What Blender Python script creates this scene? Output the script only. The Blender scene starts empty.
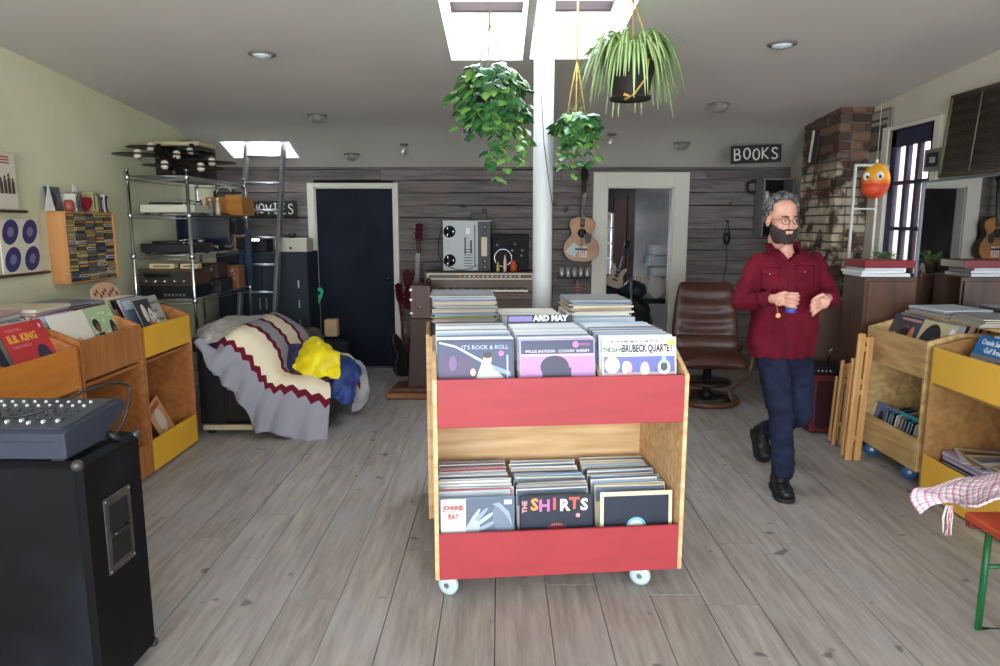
import bpy, math, random
from math import sin, cos, pi, radians as R, sqrt, atan2
from mathutils import Vector, Matrix, noise
random.seed(7)
SC = bpy.context.scene
COL = SC.collection
V = Vector
# ---------------------------------------------------------------- camera
F, H, PITCH = 690.0, 1.56, R(8.98)
cp, sp_ = cos(PITCH), sin(PITCH)
cam = bpy.data.cameras.new('camera'); cam_o = bpy.data.objects.new('camera', cam); COL.objects.link(cam_o)
cam.sensor_width = 36; cam.lens = F / 1000 * 36; cam.clip_start = .05
cam_o.location = (0, 0, H); cam_o.rotation_euler = (pi / 2 - PITCH, 0, 0)
SC.camera = cam_o
def ray(px, py):
    a = (px - 500) / F; b = (333 - py) / F
    return V((a, cp + b * sp_, b * cp - sp_))
def at(px, py, Y):
    r = ray(px, py); t = Y / r.y
    return V((r.x * t, Y, H + r.z * t))
def atX(px, py, X):
    r = ray(px, py); t = X / r.x
    return V((X, r.y * t, H + r.z * t))
def atZ(px, py, Z=0):
    r = ray(px, py); t = (Z - H) / r.z
    return V((r.x * t, r.y * t, Z))
# ---------------------------------------------------------------- mesh builder
class MB:
    def __init__(s): s.v = []; s.f = []; s.m = []; s.s = []; s.uv = None; s.M = Matrix()
    def add(s, vs, fs, m=0, smooth=False):
        n = len(s.v)
        s.v += [tuple(s.M @ V(p)) for p in vs]
        flip = s.M.determinant() < 0
        for f in fs:
            f = tuple(n + i for i in f)
            s.f.append(f[::-1] if flip else f); s.m.append(m); s.s.append(smooth)
        return s
    def box(s, x0, x1, y0, y1, z0, z1, m=0, b=0.0):
        if x1 < x0: x0, x1 = x1, x0
        if y1 < y0: y0, y1 = y1, y0
        if z1 < z0: z0, z1 = z1, z0
        b = min(b, (x1 - x0) * .45, (y1 - y0) * .45, (z1 - z0) * .45)
        if b <= 0:
            vs = [(x, y, z) for x in (x0, x1) for y in (y0, y1) for z in (z0, z1)]
            fs = [(0, 1, 3, 2), (4, 6, 7, 5), (0, 4, 5, 1), (2, 3, 7, 6), (0, 2, 6, 4), (1, 5, 7, 3)]
            return s.add(vs, fs, m)
        vs = []; ix = {}
        for i, x in enumerate((x0, x1)):
            for j, y in enumerate((y0, y1)):
                for k, z in enumerate((z0, z1)):
                    dx, dy, dz = (b, -b)[i], (b, -b)[j], (b, -b)[k]
                    for a, p in enumerate(((x, y + dy, z + dz), (x + dx, y, z + dz), (x + dx, y + dy, z))):
                        ix[i, j, k, a] = len(vs); vs.append(p)
        c = V(((x0 + x1) / 2, (y0 + y1) / 2, (z0 + z1) / 2)); fs = []
        def q(*ids):
            ids = [ix[t] for t in ids]
            p = [V(vs[t]) for t in ids]
            nrm = (p[1] - p[0]).cross(p[2] - p[0]); ce = sum(p, V()) / len(p)
            if nrm.dot(ce - c) < 0: ids = ids[::-1]
            fs.append(tuple(ids))
        for e in (0, 1):
            q((e, 0, 0, 0), (e, 1, 0, 0), (e, 1, 1, 0), (e, 0, 1, 0))
            q((0, e, 0, 1), (1, e, 0, 1), (1, e, 1, 1), (0, e, 1, 1))
            q((0, 0, e, 2), (1, 0, e, 2), (1, 1, e, 2), (0, 1, e, 2))
            for g in (0, 1):
                q((e, g, 0, 0), (e, g, 1, 0), (e, g, 1, 1), (e, g, 0, 1))
                q((e, 0, g, 0), (e, 1, g, 0), (e, 1, g, 2), (e, 0, g, 2))
                q((0, e, g, 1), (1, e, g, 1), (1, e, g, 2), (0, e, g, 2))
                for h in (0, 1): q((e, g, h, 0), (e, g, h, 1), (e, g, h, 2))
        return s.add(vs, fs, m)
    def prism(s, poly, d0, d1, ax='x', m=0, smooth=False):
        # poly 2D; ax = extrusion axis; x:(y,z) y:(x,z) z:(x,y)
        def P(a, b, d): return {'x': (d, a, b), 'y': (a, d, b), 'z': (a, b, d)}[ax]
        n = len(poly); vs = [P(a, b, d0) for a, b in poly] + [P(a, b, d1) for a, b in poly]
        area = sum(poly[i][0] * poly[(i + 1) % n][1] - poly[(i + 1) % n][0] * poly[i][1] for i in range(n))
        sgn = (area > 0) == (d1 > d0)
        if ax == 'y': sgn = not sgn
        c0 = tuple(range(n)); c1 = tuple(range(n, 2 * n))
        fs = [c0[::-1] if sgn else c0, c1 if sgn else c1[::-1]]
        s.add(vs, fs, m)
        n0 = len(s.v) - 2 * n
        for i in range(n):
            j = (i + 1) % n; f = (i, j, n + j, n + i)
            if not sgn: f = f[::-1]
            s.f.append(tuple(n0 + t for t in f)); s.m.append(m); s.s.append(smooth)
        return s
    def tube(s, pts, r, n=8, m=0, cap=True, closed=False, flat=1.0):
        pts = [V(p) for p in pts]; N = len(pts)
        rr = r if isinstance(r, (list, tuple)) else [r] * N
        vs = []; fs = []; up = None
        for i, p in enumerate(pts):
            if closed: t = pts[(i + 1) % N] - pts[i - 1]
            else: t = pts[min(i + 1, N - 1)] - pts[max(i - 1, 0)]
            if t.length < 1e-9: t = V((0, 0, 1))
            t.normalize()
            if up is None:
                up = V((0, 0, 1)) if abs(t.z) < .9 else V((0, 1, 0))
            a = t.cross(up)
            if a.length < 1e-6: a = t.orthogonal()
            a.normalize(); b = a.cross(t); up = b
            for k in range(n):
                w = 2 * pi * k / n
                vs.append(p + (a * cos(w) + b * sin(w) * flat) * rr[i])
        for i in range(N if closed else N - 1):
            j = (i + 1) % N
            for k in range(n):
                l = (k + 1) % n
                fs.append((i * n + k, j * n + k, j * n + l, i * n + l))
        s.add(vs, fs, m, True)
        if cap and not closed:
            b0 = len(s.v) - N * n
            s.f.append(tuple(b0 + k for k in range(n))); s.m.append(m); s.s.append(False)
            s.f.append(tuple(b0 + (N - 1) * n + k for k in range(n))[::-1]); s.m.append(m); s.s.append(False)
        return s
    def lathe(s, prof, n=20, m=0, c=(0, 0, 0), ax=(0, 0, 1), smooth=True):
        q = V((0, 0, 1)).rotation_difference(V(ax)).to_matrix(); c = V(c)
        vs = []; fs = []; K = len(prof)
        for r, z in prof:
            for k in range(n):
                w = 2 * pi * k / n; vs.append(c + q @ V((r * cos(w), r * sin(w), z)))
        for i in range(K - 1):
            for k in range(n):
                l = (k + 1) % n
                fs.append((i * n + k, i * n + l, (i + 1) * n + l, (i + 1) * n + k))
        s.add(vs, fs, m, smooth)
        b0 = len(s.v) - K * n
        if prof[0][0] > 1e-5: s.f.append(tuple(b0 + k for k in range(n))[::-1]); s.m.append(m); s.s.append(False)
        if prof[-1][0] > 1e-5: s.f.append(tuple(b0 + (K - 1) * n + k for k in range(n))); s.m.append(m); s.s.append(False)
        return s
    def cyl(s, a, b, r, n=16, m=0):
        a = V(a); b = V(b)
        return s.lathe([(r, 0), (r, (b - a).length)], n, m, a, b - a)
    def ball(s, c, r, n=14, m=0, k=9):
        r = r if isinstance(r, (tuple, list, Vector)) else (r, r, r)
        old = s.M; s.M = old @ Matrix.Translation(V(c)) @ Matrix.Diagonal((r[0], r[1], r[2], 1))
        s.lathe([(max(sin(pi * i / k), 1e-6), -cos(pi * i / k)) for i in range(k + 1)], n, m)
        s.M = old; return s
    def grid(s, fn, nu, nv, m=0, smooth=True):
        vs = [fn(i / nu, j / nv) for j in range(nv + 1) for i in range(nu + 1)]
        fs = [(j * (nu + 1) + i, j * (nu + 1) + i + 1, (j + 1) * (nu + 1) + i + 1, (j + 1) * (nu + 1) + i) for j in range(nv) for i in range(nu)]
        return s.add(vs, fs, m, smooth)
    def poly(s, pts, m=0): return s.add(pts, [tuple(range(len(pts)))], m)
    def text(s, txt, size, m, M, cx='CENTER', ext=0.0, bold=0.0, sx=1.0):
        cu = bpy.data.curves.new('t', 'FONT'); cu.body = txt; cu.size = size; cu.align_x = cx; cu.align_y = 'CENTER'
        cu.extrude = ext; cu.offset = bold; cu.resolution_u = 2
        ob = bpy.data.objects.new('t', cu); COL.objects.link(ob)
        bpy.context.view_layer.update()
        me = bpy.data.meshes.new_from_object(ob)
        old = s.M; s.M = old @ M @ Matrix.Diagonal((sx, 1, 1, 1))
        s.add([v.co for v in me.vertices], [tuple(p.vertices) for p in me.polygons], m)
        s.M = old
        bpy.data.objects.remove(ob); bpy.data.curves.remove(cu); bpy.data.meshes.remove(me)
        return s
    def mesh(s, name, mats):
        me = bpy.data.meshes.new(name); me.from_pydata(s.v, [], s.f)
        for a in (mats if isinstance(mats, (list, tuple)) else [mats]): me.materials.append(a)
        me.polygons.foreach_set('material_index', s.m); me.polygons.foreach_set('use_smooth', s.s)
        if s.uv:
            l = me.uv_layers.new(name='UVMap')
            for lp in me.loops: l.data[lp.index].uv = s.uv[lp.vertex_index]
        me.update(); return me
    def build(s, name, mats, parent=None, loc=None):
        o = bpy.data.objects.new(name, s.mesh(name, mats)); COL.objects.link(o)
        if parent: o.parent = parent
        if loc is not None: o.location = loc
        return o
def link(me, name, parent=None, M=None):
    o = bpy.data.objects.new(name, me); COL.objects.link(o)
    if parent: o.parent = parent
    if M is not None: o.matrix_local = M
    return o
def tag(o, label=None, cat=None, group=None, kind=None):
    if label: o['label'] = label
    if cat: o['category'] = cat
    if group: o['group'] = group
    if kind: o['kind'] = kind
    return o
def struct(o): o['kind'] = 'structure'; return o
def empty(name, loc=(0, 0, 0), rz=0, label=None, cat=None, group=None):
    o = bpy.data.objects.new(name, None); COL.objects.link(o); o.location = loc; o.rotation_euler = (0, 0, rz)
    o.empty_display_size = .1
    return tag(o, label, cat, group)
def copy_tree(o, parent=None):
    c = o.copy(); COL.objects.link(c); c.parent = parent
    for ch in list(KIDS.get(o.name, [])) if False else [x for x in COL.objects if x.parent == o]: copy_tree(ch, c)
    return c
KIDS = {}
def T(x, y, z): return Matrix.Translation((x, y, z))
def RX(a): return Matrix.Rotation(a, 4, 'X')
def RY(a): return Matrix.Rotation(a, 4, 'Y')
def RZ(a): return Matrix.Rotation(a, 4, 'Z')
def smooth_mod(o, lv=1):
    m = o.modifiers.new('sub', 'SUBSURF'); m.levels = m.render_levels = lv; return o
def bev(o, w, seg=2, ang=35):
    m = o.modifiers.new('bev', 'BEVEL'); m.width = w; m.segments = seg; m.limit_method = 'ANGLE'; m.angle_limit = R(ang); return o
def crom(pts, k):
    pts = [V(p) for p in pts]; out = []
    for i in range(len(pts) - 1):
        p0, p1, p2, p3 = pts[max(i - 1, 0)], pts[i], pts[i + 1], pts[min(i + 2, len(pts) - 1)]
        for j in range(k):
            t = j / k
            out.append(.5 * ((2 * p1) + (p2 - p0) * t + (2 * p0 - 5 * p1 + 4 * p2 - p3) * t * t + (3 * p1 - p0 - 3 * p2 + p3) * t ** 3))
    out.append(pts[-1]); return out
# ---------------------------------------------------------------- materials
def lin(c):
    f = lambda x: x / 12.92 if x <= .04045 else ((x + .055) / 1.055) ** 2.4
    return tuple(f(x / 255) for x in c) + (1,)
_mc = {}
def mat(name, c, rough=.6, metal=0, spec=.4, var=.0, nscale=20, stretch=(1, 1, 1), c2=None, bump=0, coat=0, trans=0, emit=None, detail=3, rand=0, alpha=1, lo=.35, hi=.65):
    """c, c2 are sRGB 0-255; noise mixes c and c2 (or a darker c) in object space"""
    if name in _mc: return _mc[name]
    m = bpy.data.materials.new(name); m.use_nodes = True; nt = m.node_tree; N = nt.nodes; L = nt.links
    b = N['Principled BSDF']; b.inputs['Roughness'].default_value = rough; b.inputs['Metallic'].default_value = metal
    b.inputs['Specular IOR Level'].default_value = spec
    if coat: b.inputs['Coat Weight'].default_value = coat; b.inputs['Coat Roughness'].default_value = .15
    if trans: b.inputs['Transmission Weight'].default_value = trans
    if alpha < 1: b.inputs['Alpha'].default_value = alpha
    c = lin(c); b.inputs['Base Color'].default_value = c
    if emit: b.inputs['Emission Color'].default_value = c; b.inputs['Emission Strength'].default_value = emit
    out = None
    if c2 is not None or var or bump:
        tc = N.new('ShaderNodeTexCoord'); mp = N.new('ShaderNodeMapping'); mp.inputs['Scale'].default_value = stretch
        L.new(tc.outputs['Object'], mp.inputs['Vector'])
        nz = N.new('ShaderNodeTexNoise'); nz.inputs['Scale'].default_value = nscale; nz.inputs['Detail'].default_value = detail
        L.new(mp.outputs['Vector'], nz.inputs['Vector'])
        if c2 is not None or var:
            c2_ = lin(c2) if c2 is not None else tuple(x * (1 - var) for x in c[:3]) + (1,)
            mr = N.new('ShaderNodeMapRange'); mr.inputs[1].default_value = lo; mr.inputs[2].default_value = hi
            L.new(nz.outputs['Fac'], mr.inputs[0])
            mx = N.new('ShaderNodeMix'); mx.data_type = 'RGBA'; mx.inputs[6].default_value = c; mx.inputs[7].default_value = c2_
            L.new(mr.outputs[0], mx.inputs[0]); out = mx.outputs[2]
            L.new(out, b.inputs['Base Color'])
        if bump:
            bp = N.new('ShaderNodeBump'); bp.inputs['Strength'].default_value = bump; bp.inputs['Distance'].default_value = .01
            L.new(nz.outputs['Fac'], bp.inputs['Height']); L.new(bp.outputs[0], b.inputs['Normal'])
    if rand:
        g = N.new('ShaderNodeNewGeometry'); hs = N.new('ShaderNodeHueSaturation')
        mr = N.new('ShaderNodeMapRange'); mr.inputs[3].default_value = 1 - rand; mr.inputs[4].default_value = 1 + rand
        L.new(g.outputs['Random Per Island'], mr.inputs[0]); L.new(mr.outputs[0], hs.inputs['Value'])
        if out: L.new(out, hs.inputs['Color'])
        else: hs.inputs['Color'].default_value = c
        L.new(hs.outputs[0], b.inputs['Base Color'])
    _mc[name] = m; return m
def ply(name, c, c2, axis='x', rough=.5, ring=1.0):
    """plywood: long stretched grain with cathedral rings"""
    if name in _mc: return _mc[name]
    m = bpy.data.materials.new(name); m.use_nodes = True; nt = m.node_tree; N = nt.nodes; L = nt.links
    b = N['Principled BSDF']; b.inputs['Roughness'].default_value = rough
    tc = N.new('ShaderNodeTexCoord'); mp = N.new('ShaderNodeMapping')
    s = {'x': (.8, 7, 7), 'y': (7, .8, 7), 'z': (7, 7, .8)}[axis]
    mp.inputs['Scale'].default_value = s
    L.new(tc.outputs['Object'], mp.inputs['Vector'])
    n1 = N.new('ShaderNodeTexNoise'); n1.inputs['Scale'].default_value = .9; n1.inputs['Detail'].default_value = 1; n1.inputs['Distortion'].default_value = .15
    L.new(mp.outputs[0], n1.inputs['Vector'])
    mu = N.new('ShaderNodeMath'); mu.operation = 'MULTIPLY'; mu.inputs[1].default_value = 45 * ring; L.new(n1.outputs['Fac'], mu.inputs[0])
    sn = N.new('ShaderNodeMath'); sn.operation = 'SINE'; L.new(mu.outputs[0], sn.inputs[0])
    n2 = N.new('ShaderNodeTexNoise'); n2.inputs['Scale'].default_value = 4; n2.inputs['Detail'].default_value = 3
    L.new(mp.outputs[0], n2.inputs['Vector'])
    ad = N.new('ShaderNodeMath'); ad.operation = 'MULTIPLY_ADD'; ad.inputs[1].default_value = .14; L.new(sn.outputs[0], ad.inputs[0]); L.new(n2.outputs['Fac'], ad.inputs[2])
    mr = N.new('ShaderNodeMapRange'); mr.inputs[1].default_value = .25; mr.inputs[2].default_value = .8; L.new(ad.outputs[0], mr.inputs[0])
    mx = N.new('ShaderNodeMix'); mx.data_type = 'RGBA'; mx.inputs[6].default_value = lin(c); mx.inputs[7].default_value = lin(c2)
    L.new(mr.outputs[0], mx.inputs[0]); L.new(mx.outputs[2], b.inputs['Base Color'])
    _mc[name] = m; return m
def planks(name, base, c2, rough, along, rand=.12, tint=None):
    """boards modelled one by one; colour varies per board, grain runs along the board"""
    m = bpy.data.materials.new(name); m.use_nodes = True; nt = m.node_tree; N = nt.nodes; L = nt.links
    b = N['Principled BSDF']; b.inputs['Specular IOR Level'].default_value = .35
    tc = N.new('ShaderNodeTexCoord'); g = N.new('ShaderNodeNewGeometry')
    off = N.new('ShaderNodeVectorMath'); off.operation = 'SCALE'; off.inputs[0].default_value = (17, 31, 23); L.new(g.outputs['Random Per Island'], off.inputs['Scale'])
    ad = N.new('ShaderNodeVectorMath'); ad.operation = 'ADD'; L.new(tc.outputs['Object'], ad.inputs[0]); L.new(off.outputs[0], ad.inputs[1])
    mp = N.new('ShaderNodeMapping'); mp.inputs['Scale'].default_value = (8, .7, 8) if along == 'y' else (.7, 8, 8); L.new(ad.outputs[0], mp.inputs['Vector'])
    n1 = N.new('ShaderNodeTexNoise'); n1.inputs['Scale'].default_value = 3.5; n1.inputs['Detail'].default_value = 6; n1.inputs['Roughness'].default_value = .65; L.new(mp.outputs[0], n1.inputs['Vector'])
    n2 = N.new('ShaderNodeTexNoise'); n2.inputs['Scale'].default_value = 2.2; n2.inputs['Detail'].default_value = 4; L.new(ad.outputs[0], n2.inputs['Vector'])
    mr = N.new('ShaderNodeMapRange'); mr.inputs[1].default_value = .36; mr.inputs[2].default_value = .68; L.new(n1.outputs['Fac'], mr.inputs[0])
    mx = N.new('ShaderNodeMix'); mx.data_type = 'RGBA'; mx.inputs[6].default_value = lin(base); mx.inputs[7].default_value = lin(c2); L.new(mr.outputs[0], mx.inputs[0])
    col = mx.outputs[2]
    if tint:
        m3 = N.new('ShaderNodeMix'); m3.data_type = 'RGBA'; m3.inputs[7].default_value = lin(tint)
        r3 = N.new('ShaderNodeMapRange'); r3.inputs[1].default_value = .5; r3.inputs[2].default_value = .75; r3.inputs[4].default_value = .6; L.new(n2.outputs['Fac'], r3.inputs[0])
        L.new(r3.outputs[0], m3.inputs[0]); L.new(col, m3.inputs[6]); col = m3.outputs[2]
    vo = N.new('ShaderNodeTexNoise'); vo.inputs['Scale'].default_value = 9; vo.inputs['Detail'].default_value = 1; L.new(ad.outputs[0], vo.inputs['Vector'])
    rk = N.new('ShaderNodeMapRange'); rk.inputs[1].default_value = .73; rk.inputs[2].default_value = .77; rk.inputs[3].default_value = 1; rk.inputs[4].default_value = .45; L.new(vo.outputs['Fac'], rk.inputs[0])
    hs = N.new('ShaderNodeHueSaturation'); r4 = N.new('ShaderNodeMapRange'); r4.inputs[3].default_value = 1 - rand; r4.inputs[4].default_value = 1 + rand
    L.new(g.outputs['Random Per Island'], r4.inputs[0]); ml = N.new('ShaderNodeMath'); ml.operation = 'MULTIPLY'; L.new(r4.outputs[0], ml.inputs[0]); L.new(rk.outputs[0], ml.inputs[1])
    L.new(ml.outputs[0], hs.inputs['Value']); L.new(col, hs.inputs['Color']); L.new(hs.outputs[0], b.inputs['Base Color'])
    rr = N.new('ShaderNodeMapRange'); rr.inputs[3].default_value = rough - .1; rr.inputs[4].default_value = rough + .12; L.new(n1.outputs['Fac'], rr.inputs[0]); L.new(rr.outputs[0], b.inputs['Roughness'])
    bp = N.new('ShaderNodeBump'); bp.inputs['Strength'].default_value = .35; bp.inputs['Distance'].default_value = .004; L.new(n1.outputs['Fac'], bp.inputs['Height']); L.new(bp.outputs[0], b.inputs['Normal'])
    return m
BLACK = mat('black_plastic', (22, 22, 24), .45)
DARK = mat('dark_gap', (14, 13, 13), .9)
CHROME = mat('chrome', (200, 202, 205), .22, 1)
STEEL = mat('brushed_steel', (168, 170, 172), .38, 1)
WHITE = mat('white_paint', (226, 226, 222), .5)
GOLD = mat('gold_cord', (196, 158, 74), .6)
PLY = ply('birch_plywood', (222, 186, 140), (190, 148, 100), 'x')
PLYZ = ply('birch_plywood_upright', (222, 186, 140), (188, 146, 98), 'z')
RED = mat('red_paint', (164, 56, 62), .5, var=.12, nscale=3, stretch=(1, 1, 6))
YEL = mat('yellow_paint', (232, 176, 48), .4, var=.08, nscale=3)
# ================================================================ THE ROOM
XL, XR, YB, YF = -3.0, 3.05, 7.42, -2.2
def ceil_z(y):
    z = 2.61 - .08 * (y - 4.43)
    if y > 6.3: z -= .176 * (y - 6.3) ** 2
    return z
MFLOOR = planks('floor_boards', (166, 160, 154), (134, 127, 121), .5, 'y', .07, (156, 155, 162))
MSIDE = planks('weathered_boards', (116, 110, 108), (80, 75, 75), .85, 'x', .16, (116, 98, 92))
MCEIL = mat('grey_ceiling_plaster', (200, 195, 188), .9, var=.05, nscale=1.2, bump=.1)
MWELL = mat('white_skylight_lining', (238, 238, 236), .8)
MGREEN = mat('pale_green_plaster', (214, 211, 180), .9, c2=(200, 199, 164), nscale=1.5, bump=.12)
MCREAM = mat('cream_plaster', (196, 190, 174), .9, var=.08, nscale=2, bump=.1)
MFRAME = mat('cream_trim_paint', (206, 203, 190), .55, var=.06, nscale=3)
# floor: every board modelled, small dark joints between
fb = MB(); rnd = random.Random(3)
pw = .219; x0 = -.018 - 14 * pw
for k in range(29):
    xa = x0 + k * pw; xb = xa + pw - rnd.uniform(.002, .0045)
    xa2, xb2 = max(xa, XL), min(xb, XR)
    if xb2 - xa2 < .02: continue
    y = YF - rnd.uniform(0, 2.5)
    while y < YB:
        l = rnd.uniform(2.2, 4.4); ya = max(y, YF); yb = min(y + l - .003, YB)
        if yb - ya > .05:
            z = rnd.uniform(-.0015, 0)
            fb.box(xa2, xb2, ya, yb, -.022, z, 0)
        y += l
fb.box(XL, XR, YF, YB, -.06, -.0225, 1)
struct(fb.build('floor', [MFLOOR, DARK]))
# ceiling grid with three skylight openings
WELLS = [(-.313, .147, 3.6, 4.63), (.185, .70, 3.6, 4.61), (-2.72, -2.05, 6.9, 7.25)]
xs = sorted({XL, XR} | {w[0] for w in WELLS} | {w[1] for w in WELLS})
ys = sorted({YF, YB, 0, 1.5, 5.2, 5.8} | {6.3 + .1 * i for i in range(12)} | {w[2] for w in WELLS} | {w[3] for w in WELLS})
cb = MB()
for i in range(len(xs) - 1):
    for j in range(len(ys) - 1):
        xm, ym = (xs[i] + xs[i + 1]) / 2, (ys[j] + ys[j + 1]) / 2
        if any(w[0] < xm < w[1] and w[2] < ym < w[3] for w in WELLS): continue
        a, b, c, d = xs[i], xs[i + 1], ys[j], ys[j + 1]
        vs = [(a, c, ceil_z(c)), (b, c, ceil_z(c)), (b, d, ceil_z(d)), (a, d, ceil_z(d))]
        vs += [(x, y, z + .06) for x, y, z in vs]
        cb.add(vs, [(3, 2, 1, 0), (4, 5, 6, 7), (0, 1, 5, 4), (1, 2, 6, 5), (2, 3, 7, 6), (3, 0, 4, 7)], 0)
struct(cb.build('ceiling', [MCEIL]))
def well(w, top, n, beam=True):
    a, b, c, d = w; t = .02; mb = MB()
    def wall(x0, x1, y0, y1):
        vs = [(x0, y0, ceil_z(y0)), (x1, y0, ceil_z(y0)), (x1, y1, ceil_z(y1)), (x0, y1, ceil_z(y1)), (x0, y0, top), (x1, y0, top), (x1, y1, top), (x0, y1, top)]
        mb.add(vs, [(3, 2, 1, 0), (4, 5, 6, 7), (0, 1, 5, 4), (1, 2, 6, 5), (2, 3, 7, 6), (3, 0, 4, 7)])
    e = .004; a += e; b -= e; c += e; d -= e
    wall(a - t, a, c - t, d + t); wall(b, b + t, c - t, d + t); wall(a, b, c - t, c); wall(a, b, d, d + t)
    struct(mb.build('trim_%d' % n, [MWELL]))
    if beam:
        m2 = MB(); m2.box(a - .02, b + .02, d - .03, d + .03, top, top + .06, 0, .004); m2.box(a - .02, b + .02, c - .06, c, top, top + .06, 0, .004)
        m2.box(a - .03, a, c, d, top, top + .06, 0, .004); m2.box(b, b + .03, c, d, top, top + .06, 0, .004)
        struct(m2.build('trim_%d' % (n + 1), [mat('dark_red_skylight_beam', (34, 18, 18), .6)]))
well(WELLS[0], 2.88, 1); well(WELLS[1], 2.88, 3); well(WELLS[2], 2.62, 5, False)
# glazing of the skylights
MGLASS = mat('window_glass', (235, 240, 240), .02, trans=1, spec=.5)
for n, w, top in ((1, WELLS[0], 2.92), (2, WELLS[1], 2.92), (3, WELLS[2], 2.61)):
    pass
# wall builder: rectangle with rectangular holes
def holed(mb, rect, holes, place, m=0):
    u0, u1, v0, v1 = rect
    us = sorted({u0, u1} | {h[i] for h in holes for i in (0, 1)}); vs = sorted({v0, v1} | {h[i] for h in holes for i in (2, 3)})
    for i in range(len(us) - 1):
        for j in range(len(vs) - 1):
            um, vm = (us[i] + us[i + 1]) / 2, (vs[j] + vs[j + 1]) / 2
            if any(h[0] < um < h[1] and h[2] < vm < h[3] for h in holes): continue
            place(mb, us[i], us[i + 1], vs[j], vs[j + 1], m)
# left wall
lw = MB(); holed(lw, (YF, YB, -.06, 3.1), [], lambda mb, a, b, c, d, m: mb.box(XL - .12, XL, a, b, c, d, m)); struct(lw.build('wall_left', [MGREEN]))
# right wall with french door opening
DR = (4.97, 5.54, 0, 2.275)
a_ = atX(880, 140, XR); b_ = atX(940, 118, XR)
rw = MB(); holed(rw, (YF, YB, -.06, 3.1), [DR], lambda mb, a, b, c, d, m: mb.box(XR, XR + .12, a, b, c, d, m)); struct(rw.build('wall_right', [MCREAM]))
# back wall: horizontal weathered boards, openings for the blue door and the doorway
BD = (-1.955, -1.125, 0, 1.94)       # blue door opening (x0,x1,z0,z1)
DW = (1.13, 1.83, 0, 1.945)          # open doorway
bw = MB(); rnd = random.Random(11); z = 0.0
while z < 2.2:
    h = rnd.uniform(.095, .135); z1 = z + h - .007
    segs = [(XL, XR)]
    for o in (BD, DW):
        if z < o[3] - .03:
            ns = []
            for a, b in segs:
                if a < o[0] < b: ns.append((a, o[0]))
                if a < o[1] < b: ns.append((o[1], b))
                if b <= o[0] or a >= o[1]: ns.append((a, b))
            segs = ns
    for a, b in segs:
        x = a
        while x < b - .01:
            e = min(b, x + rnd.uniform(1.4, 3.0))
            if b - e < .25: e = b
            n = max(2, int((e - x) / .22)); vs = []; yo = rnd.uniform(-.006, 0)
            w0, w1 = rnd.uniform(0, 9), rnd.uniform(0, 9)
            for i in range(n + 1):
                xx = x + (e - .004 - x) * i / n
                za = z + .004 * sin(xx * 3 + w0) + .002 * sin(xx * 11 + w1); zb = z1 + .004 * sin(xx * 2.3 + w1)
                for yy in (YB + yo, YB + .02):
                    vs += [(xx, yy, za), (xx, yy, zb)]
            fs = []
            for i in range(n):
                q = 4 * i; r = q + 4
                fs += [(q, r, r + 1, q + 1), (q + 2, q + 3, r + 3, r + 2), (q + 1, r + 1, r + 3, q + 3), (q, q + 2, r + 2, r)]
            fs += [(0, 1, 3, 2), (4 * n, 4 * n + 2, 4 * n + 3, 4 * n + 1)]
            bw.add(vs, fs, 0); x = e
    z += h
struct(bw.build('wall_back', [MSIDE]))
bk = MB(); holed(bk, (XL - .12, XR + .12, -.06, 3.1), [DW], lambda mb, a, b, c, d, m: mb.box(a, b, YB + .022, YB + .12, c, d, m)); struct(bk.build('wall_backing', [DARK]))
# front wall behind the camera: shopfront with large windows
fw = MB(); holed(fw, (XL - .12, XR + .12, -.06, 3.1), [(-2.6, -.1, .35, 2.45), (.1, 2.7, .35, 2.45)], lambda mb, a, b, c, d, m: mb.box(a, b, YF - .12, YF, c, d, m)); struct(fw.build('wall_front', [MCREAM]))
wf = MB()
for (a, b) in ((-2.6, -.1), (.1, 2.7)):
    for x in (a, (a + b) / 2 - .02, b - .04): wf.box(x, x + .04, YF - .08, YF - .03, .35, 2.45)
    for zz in (.35, 1.75, 2.41): wf.box(a, b, YF - .08, YF - .03, zz, zz + .04)
struct(wf.build('window_1', [WHITE]))
# trims round openings on the back wall
def casing(name, o, wl, wr, wt, m, proud=.03, y=YB):
    mb = MB(); x0, x1, _, z1 = o
    mb.box(x0 - wl, x0, y - proud, y + .02, 0, z1 + wt, 0, .004); mb.box(x1, x1 + wr, y - proud, y + .02, 0, z1 + wt, 0, .004)
    mb.box(x0 - .0, x1 + .0, y - proud, y + .02, z1, z1 + wt, 0, .004)
    mb.box(x0 - .012, x0 + .012, y - .01, y + .12, 0, z1); mb.box(x1 - .012, x1 + .012, y - .01, y + .12, 0, z1); mb.box(x0, x1, y - .01, y + .12, z1 - .012, z1 + .01)
    return struct(mb.build(name, [m]))
casing('trim_6', BD, .075, .05, .045, MFRAME)
casing('trim_7', DW, .15, .16, .15, MFRAME)
# blue door
d = MB(); d.box(BD[0] + .012, BD[1] - .012, YB + .0, YB + .02, .01, BD[3] - .012, 0, .004)
dd = struct(d.build('door_1', [mat('navy_door_paint', (17, 20, 36), .65, spec=.15, c2=(27, 30, 46), nscale=2.5, bump=.05)]))
h = MB(); h.lathe([(.012, 0), (.012, .03), (.026, .035), (.028, .06), (.015, .07), (0, .071)], 16, 0, (BD[1] - .08, YB, .98), (0, -1, 0)); h.build('door_handle', [BLACK], dd)
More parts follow.
